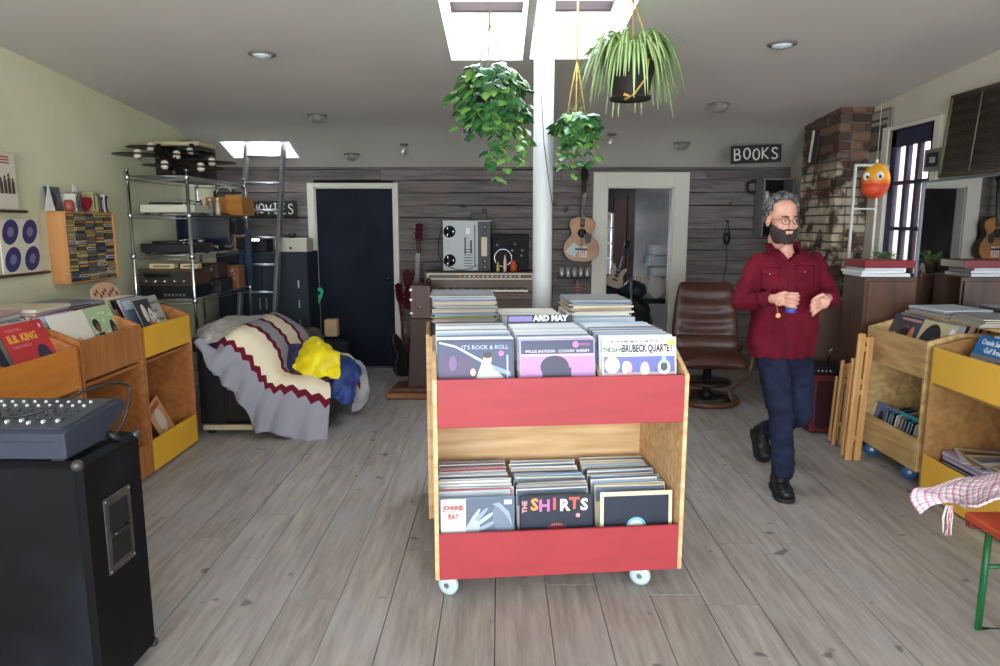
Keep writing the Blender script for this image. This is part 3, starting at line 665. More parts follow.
row(MR2, .36, .1, .38, .667, 12, ['cream', 'tan', 'slate', 'olive', 'pale'], 'record sleeve behind the blue titled cover in the pale yellow bin', 'records filed in the pale yellow bin', .35, .25, 92, .003)
row(MR2, .75, .1, .38, .667, 10, mixed, 'record sleeve at the right edge of the pale yellow bin', 'records at the right edge of the pale yellow bin', .35, .25, 93, .003)
a = Art('slate'); a.rect(0, 0, 1, 1, 'cover_dusk', (62, 64, 76)).disc(.55, .5, .2, .3, 'brown_skin', (120, 78, 64)).disc(.55, .6, .18, .16, 'afro', (34, 28, 30)).poly([(.05, .2), (.2, .62), (.3, .6), (.2, .1)], 'peach_arm', (196, 150, 120)).disc(.78, .5, .09, .3, 'orange_face', (206, 124, 84)).rect(.3, .9, .95, .95, 'rose_print', (190, 130, 130))
place_rec(MR1, a.mesh(), .17, .06, .682, .38, 0, 0, 'dark record cover with a brown face, left in the bare plywood bin')
a = Art('cream'); a.rect(0, 0, 1, 1, 'cover_straw', (196, 182, 146)).disc(.4, .45, .33, .5, 'profile_black', (30, 32, 40)).disc(.52, .5, .14, .2, 'profile_brown', (84, 56, 62)).rect(.72, .22, .98, .62, 'maroon_patch', (116, 44, 56)).disc(.92, .85, .06, .08, 'cover_white', (236, 238, 242))
place_rec(MR1, a.mesh(), .485, .06, .682, .38, 0, 0, 'straw coloured record cover with a large black head in profile')
a = Art('sky'); a.rect(0, .66, 1, 1, 'title_blue', (36, 104, 166)).text('Creole Serenaders', .5, .89, .13, 'cover_white', (236, 238, 242), .004, .8).text('·Gulf Breeze·', .5, .75, .13, 'cover_white', (236, 238, 242), .004, .8).rect(0, 0, 1, .66, 'stone', (128, 132, 136)).poly([(.25, .5), (.5, .6), (.95, .1), (.6, 0)], 'rail_brown', (76, 70, 62)).poly([(.6, .6), (1, .62), (1, .35)], 'field_green', (92, 100, 84)).disc(.16, .35, .1, .2, 'blue_figure', (58, 74, 110)).disc(.2, .22, .07, .14, 'cover_white', (236, 238, 242))
place_rec(MR2, a.mesh(), .29, .06, .667, .4, 0, 0, 'blue titled record cover with white script over a railway picture')
# flat piles behind the right bins
flat_stack(MW, 2.80, 4.26, 1.002, 5, ['slate', 'grey', 'ice', 'black'], 'record lying flat in the pile behind the bare plywood bin', 'flat records piled behind the bare plywood bin', 14, .009, .01, .1)
flat_stack(MW, 2.80, 3.85, 1.002, 5, ['slate', 'grey', 'olive', 'tan'], 'record lying flat in the pile under the mirror behind the pale yellow bin', 'flat records piled behind the pale yellow bin', 15, .009, .01, -.1)
m = MB(); m.box(2.66, 3.0, 3.0, 4.5, .985, 1.0, 0, .002); m.box(2.99, 3.0, 3.05, 4.45, 0, .985, 0); o = m.build('wall_ledge', [PR1]); tag(o, 'narrow plywood ledge with flat records below the mirror', 'shelf')
# lower shelves right
keys = ['navy', 'teal', 'black', 'pale', 'tan', 'slate']
rnd = random.Random(5)
for i in range(12):
    sz = .24
    place_rec(MR1, sleeve_mesh(keys[i % 6], keys[(i * 5 + 2) % 6], sz), .13 + .034 * i, .14, .12, .2, -1.1, 0.0, 'small single record cover in the leaning row low in the bare plywood bin', 'small covers low in the bare plywood bin')
a = Art('teal', .25); a.rect(0, 0, 1, 1, 'turquoise', (52, 150, 160)).disc(.5, .5, .2, .3, 'cover_ink', (34, 36, 42)); place_rec(MR1, a.mesh(), .36, .05, .13, .25, 0, 0, 'turquoise small cover facing out low in the bare plywood bin')
a = Art('slate', .25); a.rect(0, 0, 1, 1, 'blue_photo', (96, 112, 150)).disc(.3, .5, .12, .3, 'cover_ink', (34, 36, 42)).disc(.7, .5, .12, .3, 'cover_white', (236, 238, 242)); place_rec(MR1, a.mesh(), .15, .05, .13, .2, 0, 0, 'blue grey small cover facing out at the left end low in the bare plywood bin')
z_ = flat_stack(MR2, .21, .25, .034, 9, ['navy', 'lilac', 'navy'], 'purple spined record lying flat in the lower part of the pale yellow bin', 'purple spined records low in the pale yellow bin', 17, .026, .004, 0, .32)
rnd = random.Random(6)
for i in range(9):
    o = link(sleeve_mesh(['pale', 'tan', 'black', 'cream', 'grey', 'slate'][i % 6], ['rust', 'white', 'olive'][i % 3], .3), 'record_sleeve', None, MR2 @ T(.33 + .055 * i, .26 - .0 * i, .272 + .0 * i) @ RZ(-.3 + .05 * i) @ RY(.0) @ RX(-1.45) @ T(0, 0, -.15))
    o.matrix_world = MR2 @ T(.22 + .05 * i, .24 + .01 * (i % 3), .272 + .006 * i) @ RZ(-.45 + .1 * i) @ RX(-pi / 2) @ T(0, -.002, -.15)
    tag(o, 'record sleeve fanned out on top of the purple spined records', 'record sleeve', 'record sleeves fanned out low in the pale yellow bin')
# ================================================================ LEFT SIDE
# ---- wire shelving against the green wall
XA, XB, Y0, Y1 = -2.885, -2.425, 5.46, 6.68
wz = [atX(187, y, XB).z for y in (176, 214.5, 256, 302)] + [.42]
e = empty('wire_shelving', (0, 0, 0), 0, 'tall chrome wire shelving unit full of audio gear in the left corner', 'shelving')
for (x, y) in ((XA, Y0), (XB, Y0), (XA, Y1), (XB, Y1)):
    m = MB(); m.cyl((x, y, .0), (x, y, wz[0] + .045), .013, 14); m.lathe([(.016, 0), (.016, .012), (.006, .016)], 14, 0, (x, y, wz[0] + .04))
    for z in wz: m.lathe([(.014, -.03), (.019, -.025), (.021, .01), (.014, .014)], 14, 0, (x, y, z))
    m.build('post', [CHROME], e)
for z in wz:
    m = MB()
    for dz in (0, -.03):
        for a, b in (((XA, Y0), (XB, Y0)), ((XB, Y0), (XB, Y1)), ((XB, Y1), (XA, Y1)), ((XA, Y1), (XA, Y0))): m.cyl((a[0], a[1], z + dz), (b[0], b[1], z + dz), .0035, 6)
    for a, b, n in (((XA, Y0), (XB, Y0), 10), ((XB, Y0), (XB, Y1), 26), ((XA, Y1), (XB, Y1), 10)):
        m.tube([(a[0] + (b[0] - a[0]) * i / (2 * n), a[1] + (b[1] - a[1]) * i / (2 * n), z - (.03 if i % 2 else 0)) for i in range(2 * n + 1)], .002, 5)
    for i in range(1, 24): y = Y0 + (Y1 - Y0) * i / 24; m.cyl((XA, y, z + .002), (XB, y, z + .002), .0022, 5)
    m.build('wire_shelf', [STEEL], e)
S1, S2, S3, S4, S5 = [z + .005 for z in wz]
# chandelier of black dishes lying on the top shelf
MDISH = mat('dark_bronze_metal', (40, 32, 26), .4, .6); MBULB = mat('frosted_bulb', (224, 214, 190), .35)
e = empty('lamp_cluster', (-2.68, 5.6, S1), 0, 'dark bronze chandelier of flat dishes with small pale bulbs lying on top of the wire shelving', 'chandelier')
e['label'] = 'dark bronze chandelier of flat dishes with pale bulbs on the wire shelving'
O = V((-2.68, 5.6, S1))
m = MB(); m.lathe([(.03, 0), (.05, .01), (.02, .06), (.012, .14), (0, .145)], 16, 0, (.1, 0, .0)); 
dishes = [(139, 155, 5.5, .19), (152, 148, 5.75, .19), (166, 166, 5.5, .17), (178, 156, 5.7, .18), (191, 153, 5.9, .19), (202, 168, 5.6, .17), (213, 163, 5.75, .18)]
for px, py, y, r in dishes:
    p = at(px, py, y) - O; p.z = max(p.z, .035); m.tube([(.1, 0, .03), ((p.x + .1) / 2, p.y / 2, max(p.z - .01, .02)), (p.x, p.y, p.z - .01)], .006, 6)
m.build('arm', [MDISH], e)
for px, py, y, r in dishes:
    p = at(px, py, y) - O; p.z = max(p.z, .035)
    m = MB(); m.lathe([(.0, 0), (.03, -.002), (r * .6, .006), (r, .0), (r, .004), (r * .6, .012), (.03, .006), (.0, .008)], 26, 0, p); d_ = m.build('dish', [MDISH], e)
    m = MB(); m.lathe([(.016, .0), (.018, -.012), (.017, -.03)], 14, 1, p); m.lathe([(.016, .004), (.028, .018), (.031, .045), (.022, .066), (0, .074)], 14, 0, p + V((0, -.02, -.03))); m.build('bulb', [MBULB, MDISH], d_)
# black case with cream lid
e = empty('portable_case', (-2.68, 6.05, S1 + .0), R(-3), 'black portable record player case with a cream rim on the wire shelving', 'case')
m = MB(); m.box(-.19, .19, -.16, .16, 0, .27, 0, .012); 
for i in range(3): m.box(-.17, .17, -.163, -.16, .03 + i * .07, .034 + i * .07, 1)
m.build('body', [mat('black_case', (26, 22, 22), .6), DARK], e)
m = MB(); m.box(-.195, .195, -.165, .165, .27, .305, 0, .01); m.build('lid', [mat('cream_rim', (188, 176, 138), .5)], e)
for x in (-.14, .14): m = MB(); m.box(x - .018, x + .018, -.174, -.163, .25, .285, 0, .003); m.build('latch', [MDISH], e)
m = MB(); m.tube([(-.07, 0, .305), (-.06, 0, .322), (.06, 0, .322), (.07, 0, .305)], .007, 8); m.build('carry_handle', [BLACK], e)
def turntable(name, loc, rz, W, D, Hh, m1, label, lid=False):
    e = empty(name, loc, rz, label, 'turntable')
    m = MB(); m.box(-W / 2, W / 2, -D / 2, D / 2, .012, Hh, 0, .006)
    for sx in (-1, 1):
        for sy in (-1, 1): m.lathe([(.016, 0), (.02, .004), (.018, .012)], 12, 1, (sx * (W / 2 - .04), sy * (D / 2 - .04), 0))
    m.build('plinth', [m1, BLACK], e)
    m = MB(); m.lathe([(.145, 0), (.148, .006), (.148, .016), (.14, .018), (.012, .018)], 30, 0, (-.05, 0, Hh)); m.lathe([(.004, 0), (.004, .012), (0, .013)], 8, 1, (-.05, 0, Hh + .018)); m.build('platter', [BLACK, CHROME], e)
    m = MB(); m.lathe([(.028, 0), (.028, .02), (.015, .03), (0, .031)], 14, 0, (.15, .09, Hh)); m.tube([(.15, .13, Hh + .035), (.15, .09, Hh + .035), (.14, -.04, Hh + .033), (.09, -.11, Hh + .026)], .005, 8); m.box(.075, .1, -.13, -.1, Hh + .018, Hh + .03, 0, .002); m.build('tonearm', [CHROME], e)
    m = MB()
    for k in range(3): m.lathe([(.011, 0), (.011, .012), (0, .013)], 12, 0, (.12 + .035 * k, -D / 2 + .03, Hh))
    m.build('knob', [CHROME], e)
    if lid: m = MB(); m.box(-W / 2, W / 2, D / 2 - .01, D / 2 - .002, Hh, Hh + .25, 0, .002); m.build('dust_cover', [mat('smoked_acrylic', (60, 56, 50), .1, alpha=.5)], e)
    return e
turntable('turntable', (-2.65, 5.72, S2), R(4), .42, .33, .075, mat('cream_plastic', (196, 192, 172), .45), 'cream coloured turntable on the second shelf of the wire shelving')
turntable('turntable', (-2.65, 5.72, S3), 0, .44, .36, .085, mat('black_brushed', (30, 30, 32), .35), 'black turntable with a silver tonearm on the middle shelf of the wire shelving')
# small objects on shelf 2
MCLR = mat('clear_bottle', (190, 200, 196), .1, trans=.6)
rnd = random.Random(2)
for i, (px, h, r, mt, lb_) in enumerate(((200, .13, .016, mat('red_bottle', (110, 40, 40), .3), 'slim dark red bottle beside the cream turntable'), (207, .12, .022, MCLR, 'clear glass jar left of the wooden box on the wire shelving'), (213, .13, .02, mat('pale_jar', (190, 186, 170), .3), 'pale jar next to the wooden box on the wire shelving'))):
    x = at(px, 205, 6.0).x
    e = empty('bottle', (x, 6.02 + .04 * i, S2), 0, lb_, 'bottle')
    m = MB(); m.lathe([(r * .9, 0), (r, .005), (r, h * .7), (r * .5, h * .85), (r * .5, h)], 14, 0); m.build('body', [mt], e)
    m = MB(); m.lathe([(r * .6, 0), (r * .6, .016), (0, .017)], 12, 0, (0, 0, h)); m.build('cap', [WHITE], e)
# orange wooden box at the end of shelf 2 (sits above, open front)
MOAK = ply('golden_oak', (190, 132, 62), (160, 100, 40), 'x', .4, .3)
e = empty('wooden_box', (-2.47, 6.42, S2), R(-4), 'golden wooden box with an open front at the end of the wire shelving', 'box')
m = MB(); W_, D_, H_ = .34, .24, .16
m.box(-W_ / 2, W_ / 2, -D_ / 2, D_ / 2, 0, .012, 0, .001); m.box(-W_ / 2, W_ / 2, D_ / 2 - .012, D_ / 2, .012, H_, 0, .001)
m.box(-W_ / 2, -W_ / 2 + .012, -D_ / 2, D_ / 2 - .012, .012, H_, 0, .001); m.box(W_ / 2 - .012, W_ / 2, -D_ / 2, D_ / 2 - .012, .012, H_, 0, .001); m.box(-W_ / 2 + .012, W_ / 2 - .012, -D_ / 2, -D_ / 2 + .012, .012, H_, 0, .001)
m.build('carcass', [MOAK], e)
m = MB(); m.box(.02, W_ / 2 + .002, -D_ / 2 - .012, -D_ / 2, .005, H_ + .02, 0, .002); m.build('front_board', [MOAK], e)
e = empty('headphones', (-2.49, 6.35, S2 + .165), R(10), 'black headphones resting on the golden wooden box', 'headphones')
m = MB(); m.tube([(.07 * cos(t), 0, .07 * sin(t) + .02) for t in [pi * i / 12 for i in range(13)]], .007, 8); m.build('headband', [STEEL], e)
for s in (-1, 1): m = MB(); m.lathe([(.03, 0), (.034, .008), (.03, .022), (0, .024)], 16, 0, (s * .065, 0, .025), (s, 0, 0)); m.build('ear_cup', [BLACK], e)
# shelf 3: blue monitor box, black box
e = empty('computer_monitor', (-2.63, 6.22, S3), R(8), 'boxy monitor with a dark blue screen behind the black turntable', 'monitor')
m = MB(); m.box(-.24, .22, -.02, .03, .05, .33, 0, .008); m.prism([(-.12, 0), (.12, 0), (.05, .05), (-.05, .05)], -.02, .03, 'y'); m.box(-.13, .13, -.1, .1, 0, .012, 0, .004); m.build('housing', [BLACK], e)
m = MB(); m.box(-.225, .205, -.0215, -.02, .065, .315); m.build('screen', [mat('dark_blue_screen', (16, 22, 44), .12)], e)
e = empty('loudspeaker', (-2.51, 6.5, S3), R(5), 'small black loudspeaker at the far end of the middle wire shelf', 'speaker')
m = MB(); m.box(-.09, .09, -.1, .1, 0, .26, 0, .006); m.build('cabinet', [BLACK], e)
m = MB(); m.lathe([(.065, .002), (.06, .006), (.045, -.004), (.02, -.012), (0, -.006)], 20, 0, (0, -.1, .09), (0, -1, 0)); m.lathe([(.028, .002), (.024, .005), (.01, 0), (0, .004)], 16, 0, (0, -.1, .2), (0, -1, 0)); m.build('driver', [STEEL], e)
e = empty('toy_figure', (-2.42, 6.35, S3), 0, 'small pinkish metal ornament hanging over the edge of the middle wire shelf', 'ornament')
m = MB(); m.M = T(0, 0, .0); m.lathe([(.03, 0), (.03, .01), (.01, .02), (.012, .1), (.02, .13), (0, .15)], 12, 0); m.tube([(-.09, 0, .12), (-.03, 0, .135), (.06, 0, .13), (.1, 0, .14)], .014, 8); m.build('body', [mat('dusty_rose_metal', (120, 84, 74), .4)], e)
# shelf 4: receiver stacks
e = empty('stereo_receiver', (-2.67, 5.68, S4 + .10), 0, 'walnut cased stereo receiver on the lower wire shelf', 'receiver')
MWAL = ply('walnut', (96, 64, 42), (64, 40, 26), 'x', .4, .4)
m = MB(); m.box(-.22, .22, -.17, .17, .0, .135, 0, .005); m.build('case', [MWAL], e)
m = MB(); m.box(-.2, .2, -.177, -.17, .012, .12, 0, .002); m.box(-.18, .05, -.178, -.177, .07, .1, 1); m.build('face_plate', [mat('dark_steel', (70, 68, 64), .3, .6), mat('dial_glass', (24, 26, 24), .1)], e)
for k in range(5): m = MB(); m.lathe([(.014, 0), (.014, .018), (0, .02)], 14, 0, (-.15 + .075 * k, -.177, .04), (0, -1, 0)); m.build('knob', [CHROME], e)
e = empty('cassette_deck', (-2.67, 5.68, S4), 0, 'black cassette deck under the walnut receiver', 'cassette deck')
m = MB(); m.box(-.22, .22, -.17, .17, .0, .098, 0, .004); m.build('case', [BLACK], e)
m = MB(); m.box(-.2, -.06, -.174, -.17, .02, .085, 0, .002); m.build('cassette_door', [DARK], e)
m = MB(); [m.box(-.02 + .03 * k, .0 + .03 * k, -.176, -.17, .02, .04, 0, .001) for k in range(6)]; m.build('button_row', [STEEL], e)
for x, w_, lb_ in ((-2.73, .2, 'cream paper carton strip lying on the left of the walnut receiver'), (-2.51, .14, 'small cream carton on the right end of the walnut receiver')):
    m = MB(); m.box(-w_ / 2, w_ / 2, -.04, .04, 0, .04, 0, .003); m.box(-w_ / 3, w_ / 3, -.0405, -.04, .014, .026, 1); o = m.build('carton', [mat('cream_card', (206, 188, 146), .7), mat('brown_print', (120, 90, 60), .7)], None, (x, 5.62, S4 + .236)); tag(o, lb_, 'carton')
e = empty('amplifier', (-2.62, 6.1, S4), R(3), 'black amplifier with small knobs right of the walnut receiver', 'amplifier')
m = MB(); m.box(-.2, .2, -.15, .15, 0, .12, 0, .004); m.box(-.19, .19, -.152, -.15, .01, .06, 1); m.build('case', [BLACK, mat('dark_steel2', (60, 60, 62), .35, .5)], e)
for k in range(6): m = MB(); m.lathe([(.01, 0), (.01, .015), (0, .016)], 12, 0, (-.15 + .055 * k, -.152, .085), (0, -1, 0)); m.build('knob', [STEEL], e)
e = empty('tube_amplifier', (-2.62, 6.1, S4 + .122), R(3), 'dark brown radio with a row of dials on the black amplifier', 'radio')
m = MB(); m.box(-.19, .17, -.13, .13, 0, .13, 0, .008); m.build('case', [mat('brown_radio', (56, 40, 34), .5)], e)
for k in range(4): m = MB(); m.lathe([(.02, 0), (.02, .006), (.01, .008), (0, .008)], 14, 0, (-.13 + .08 * k, -.13, .08), (0, -1, 0)); m.build('dial', [STEEL], e)
e = empty('tin_box', (-2.49, 6.45, S4), R(-5), 'rust and cream patterned tin box at the far end of the lower wire shelf', 'tin')
m = MB(); m.box(-.08, .08, -.07, .07, 0, .2, 0, .006); rnd = random.Random(3)
for i in range(14): a_, b_2 = rnd.uniform(-.065, .05), rnd.uniform(.08, .17); m.box(a_, a_ + rnd.uniform(.01, .03), -.0715, -.07, b_2, b_2 + .016, 1 + i % 2)
m.build('body', [mat('rust_tin', (136, 86, 62), .5), mat('cream_tin', (214, 200, 176), .5), mat('maroon_tin', (96, 36, 36), .5)], e); m = MB(); m.box(-.082, .082, -.072, .072, .2, .215, 0, .004); m.build('lid', [mat('rust_tin', (136, 86, 62), .5)], e)
# shelf 5: silver deck
turntable('turntable', (-2.65, 6.2, S5), R(0), .42, .34, .08, MWAL, 'walnut turntable with a silver arm on the lowest wire shelf')
# denim jacket hanging at the end of the shelving
e = empty('denim_jacket', (0, 0, 0), 0, 'blue denim jacket hanging from the far end of the wire shelving', 'jacket')
m = MB()
def fj(u, v):
    p = at(238 + 14 * u * (.55 + .45 * v ** .5), 212 + 78 * v, 6.74); p.y += .05 * sin(u * 9 + v * 2) * (.3 + v) - .02; return p
m.grid(fj, 16, 20); o = m.build('body', [mat('denim', (52, 66, 92), .85, c2=(36, 48, 72), nscale=30)], e); s_ = o.modifiers.new('s', 'SOLIDIFY'); s_.thickness = .02; s_.offset = 0
m = MB(); m.tube([at(243, 214, 6.72), at(247, 240, 6.68), at(250, 285, 6.7)], [.03, .045, .035], 10); m.build('sleeve', [mat('denim')if 0 else bpy.data.materials['denim']], e)
# ---- folding ladder up to the rear skylight
e = empty('ladder', (0, 0, 0), 0, 'aluminium ladder leaning up into the small rear skylight', 'ladder')
MALU = mat('aluminium', (176, 178, 184), .35, .9)
LT, LBt = 2.50, 0.0
def lad(px_top, px_bot):
    t = at(px_top, 143, 7.0); b = at(px_bot, 345, 6.55); b.z = 0.0; return V((t.x, 7.0, 2.36)), V((b.x, 6.5, 0))
lt, lb0 = lad(247, 236); rt, rb0 = lad(284, 271)
for a, b in ((lt, lb0), (rt, rb0)):
    d = (b - a); m = MB(); L_ = d.length
    q = d.to_track_quat('Z', 'Y').to_matrix().to_4x4(); m.M = T(*a) @ q; m.box(-.016, .016, -.033, .033, -.12, L_, 0, .003); o = m.build('rail', [MALU], e)
for k in range(9):
    f = (k + .55) / 9.0; a = lt.lerp(lb0, f); b = rt.lerp(rb0, f); m = MB(); m.cyl(a, b, .014, 12); m.build('rung', [MALU], e)
# ---- dark steel cabinet behind the ladder
e = empty('steel_cabinet', (-2.33, 7.16, 0), 0, 'dark blue-grey two-door steel cabinet beside the navy door behind the ladder', 'cabinet')
MCAB = mat('blue_grey_steel', (50, 56, 64), .6, spec=.15, var=.2, nscale=4)
zc_ = at(285, 252, 6.95).z; x0_, x1_ = -2.85 + 2.33, at(308, 300, 6.93).x + 2.33
m = MB(); m.box(x0_, x1_, -.2, .22, .03, zc_, 0, .004); m.box(x0_ + .02, x1_ - .02, -.18, .2, 0, .03, 1); m.build('carcass', [MCAB, DARK], e)
xm = (x0_ + x1_) / 2
for a, b in ((x0_ + .01, xm - .003), (xm + .003, x1_ - .01)):
    m = MB(); m.box(a, b, -.215, -.2, .05, zc_ - .012, 0, .003); d_ = m.build('door', [MCAB], e)
    m = MB(); hx = b - .03 if a < xm - .1 and b < xm else a + .03; m.box(hx - .008, hx + .008, -.226, -.215, .7, .82, 0, .003); m.build('handle', [STEEL], d_)
m = MB(); [m.box(x1_ - .1, x1_ - .085, -.218, -.215, .12 + .2 * k, .2 + .2 * k, 0) for k in range(5)]; m.build('vent', [STEEL], e)
e = empty('storage_chest', (at(292, 245, 7.0).x, 7.08, zc_), 0, 'cream painted drawer box on top of the dark steel cabinet', 'box')
m = MB(); m.box(-.16, .16, -.12, .12, 0, .135, 0, .005); m.build('body', [mat('cream_box', (196, 190, 172), .5)], e)
m = MB(); m.lathe([(.008, 0), (.012, .012), (0, .018)], 10, 0, (0, -.12, .04), (0, -1, 0)); m.build('knob', [BLACK], e)
m = MB(); m.ball((0, 0, .03), (.045, .035, .03)); m.tube([(-.04, 0, .02), (-.09, 0, .035), (-.12, .0, .03)], .012, 8); o = m.build('desk_phone', [BLACK], None, (at(292, 233, 7.05).x, 7.05, zc_ + .136)); tag(o, 'small round black object on top of the cream drawer box', 'phone')
e = empty('small_screen', (at(256, 245, 7.0).x, 7.06, zc_), 0, 'small television with a glowing white strip beside the cream drawer box', 'television')
m = MB(); m.box(-.13, .12, -.1, .1, 0, .17, 0, .008); m.build('housing', [BLACK], e)
m = MB(); m.box(-.1, .05, -.103, -.1, .11, .14); m.build('display', [mat('lit_display', (240, 240, 225), .4, emit=2.0)], e)
# ---- hand lettered signs
STROKES = {'M': [[(0, 0), (.12, 1), (.42, .35), (.75, 1), (.85, 0)]], 'O': [[(.4 + .36 * sin(t), .5 + .48 * cos(t)) for t in [2 * pi * i / 12 for i in range(13)]]], 'V': [[(0, 1), (.36, 0), (.75, 1)]],
           'I': [[(.3, 1), (.3, 0)], [(.05, 1), (.55, 1)], [(.05, 0), (.55, 0)]], 'E': [[(.65, 1), (.05, 1), (.05, 0), (.68, 0)], [(.05, .5), (.55, .5)]],
           'S': [[(.68, .85), (.5, .98), (.2, .95), (.1, .74), (.3, .55), (.6, .42), (.7, .2), (.5, .02), (.2, .02), (.05, .15)]],
           'B': [[(.05, 0), (.05, 1), (.5, .95), (.62, .75), (.45, .55), (.05, .52)], [(.45, .54), (.7, .35), (.6, .06), (.05, 0)]], 'K': [[(.05, 0), (.05, 1)], [(.68, 1), (.08, .48), (.72, 0)]]}
def sign(name, txt, c, w, h, lab, tilt=0, hang=0):
    e = empty(name, c, 0, lab, 'sign'); e.rotation_euler = (0, tilt, 0)
    m = MB(); m.box(-w / 2, w / 2, -.01, .01, -h / 2, h / 2, 0, .003); m.build('board', [mat('blackboard', (40, 37, 36), .8)], e)
    m = MB(); n = len(txt); step = w * .92 / n; ch = h * .62
    for i, c_ in enumerate(txt):
        for st in STROKES[c_]:
            k = (0, .04, -.03, .02, 0, -.02)[i % 6] * h
            m.tube([(-w * .46 + step * (i + .1) + p[0] * step * .95, -.0115, -ch / 2 + k + p[1] * ch) for p in st], h * .045, 6)
    m.build('lettering', [mat('chalk_white', (214, 212, 204), .8)], e)
    if hang:
        for x in (-w * .4, w * .4): m = MB(); m.cyl((x, 0, h / 2), (x, 0, h / 2 + hang), .002, 6); m.build('wire', [STEEL], e)
    return e
p = at(273, 209, 7.38); sign('hanging_sign', 'MOVIES', p, .5, .165, 'dark board hand lettered MOVIES on the board wall behind the ladder', R(-1))
p = at(756, 154, 6.7); sign('hanging_sign', 'BOOKS', p, .475, .165, 'dark board hand lettered BOOKS hanging from the ceiling before the board wall', R(-2.5), .1)
# ---- wall rack of discs
xw = XL + .1; a_, b_2 = atX(62, 215, xw), atX(113, 250, xw); y0, y1 = a_.y, b_2.y
zt, zb = atX(62, 213, xw).z, atX(66, 283, xw).z
zt2 = atX(110, 214, xw).z
e = empty('disc_rack', (XL, y0, zb), 0, 'light wood wall rack filled with rows of plastic cases on the green wall', 'wall rack')
W_, H_ = y1 - y0, zt - zb
MRK = ply('rack_beech', (196, 140, 86), (176, 120, 70), 'z', .5, .3)
m = MB(); m.box(.0, .125, -.012, 0, 0, H_, 0, .002); m.box(0, .125, W_, W_ + .012, 0, H_, 0, .002); m.box(0, .125, 0, W_, -.012, 0, 0, .002); m.box(0, .125, 0, W_, H_, H_ + .012, 0, .002); m.box(0.002, .006, 0, W_, 0, H_); m.build('frame', [MRK], e)
cw = W_ / 5
for i in range(1, 5): m = MB(); m.box(.006, .1, i * cw - .003, i * cw + .003, 0, H_); m.build('divider', [MRK], e)
cc = [mat('case_%d' % i, c, .3) for i, c in enumerate([(40, 40, 44), (200, 196, 186), (168, 160, 120), (60, 70, 90), (130, 60, 56), (90, 92, 96), (196, 170, 90), (210, 200, 200), (30, 34, 40), (110, 90, 70), (70, 100, 110)])]
cases = []
for c in cc:
    m = MB(); m.box(0, .1, 0, cw - .012, 0, .0155, 0, .0006); m.box(.1, .1004, .004, cw - .016, .004, .011, 1); cases.append(m.mesh('disc_case', [c, cc[rnd.randrange(11)]]))
NR = 20; rh = H_ / NR
for c in range(5):
    for r in range(NR):
        o = link(cases[rnd.randrange(11)], 'disc_case', None, T(XL + .01 + rnd.uniform(0, .006), y0 + c * cw + .005, zb + r * rh + .002) @ Matrix.Diagonal((1, 1, rh / .0185, 1)))
        tag(o, 'thin plastic disc case stacked in the light wood wall rack', 'disc case', 'disc cases in the wall rack')
zt_ = zb + H_ + .0125
def topy(px): return y0 + (px - 62) / 51 * W_
a = Art('slate', .16); a.rect(0, 0, 1, 1, 'photo_grey', (84, 92, 98)).disc(.5, .5, .2, .3, 'photo_dark', (40, 42, 48)).disc(.7, .3, .1, .12, 'photo_rust', (150, 80, 60))
o = link(a.mesh(), 'booklet', None, T(XL + .05, topy(64), zt_) @ RZ(pi / 2) @ RX(-.12)); tag(o, 'grey picture booklet leaning on top of the wall rack', 'booklet')
m = MB(); m.prism([(-.05, 0), (.05, 0), (.0, .17)], 0, .004, 'x'); o = m.build('folded_card', [WHITE], None, (XL + .06, topy(57), zt_)); tag(o, 'white pointed card at the near end on top of the wall rack', 'card')
m = MB(); m.prism([(-.05, 0), (.05, 0), (.03, .15), (-.01, .19)], 0, .004, 'x'); o = m.build('folded_card', [WHITE], None, (XL + .03, topy(86), zt_)); tag(o, 'white card standing behind the red heart on the wall rack', 'card')
m = MB(); m.prism([(.055 * 16 * sin(t) ** 3 / 16, .055 + .055 * (13 * cos(t) - 5 * cos(2 * t) - 2 * cos(3 * t) - cos(4 * t)) / 16) for t in [2 * pi * i / 24 for i in range(24)]], 0, .03, 'x'); o = m.build('heart_ornament', [mat('heart_red', (150, 24, 40), .5)], None, (XL + .08, topy(88), zt_ + .006)); bev(o, .006); tag(o, 'red heart ornament standing on top of the wall rack', 'ornament')
m = MB(); m.lathe([(.025, 0), (.032, .02), (.03, .06), (.02, .075), (0, .078)], 16); o = m.build('candle_pot', [mat('rust_pot', (150, 76, 56), .4)], None, (XL + .09, topy(71), zt_)); tag(o, 'rust coloured pot in front of the grey booklet on the wall rack', 'pot')
for i in range(9):
    h = (.12, .1, .13, .14, .12, .13, .11, .13, .12)[i]; px = (76, 79, 81, 95, 98, 101, 104, 107, 110)[i]
    m = MB(); m.box(0, .1, -.009, .009, 0, h, 0, .001); m.box(.1, .1004, -.006, .006, .02, h - .02, 1); o = m.build('disc_case', [cc[(i * 4 + 1) % 11], cc[(i * 3 + 5) % 11]], None, (XL + .01, topy(px), zt_)); tag(o, 'upright case standing on top of the wall rack', 'disc case', 'upright cases on top of the wall rack')
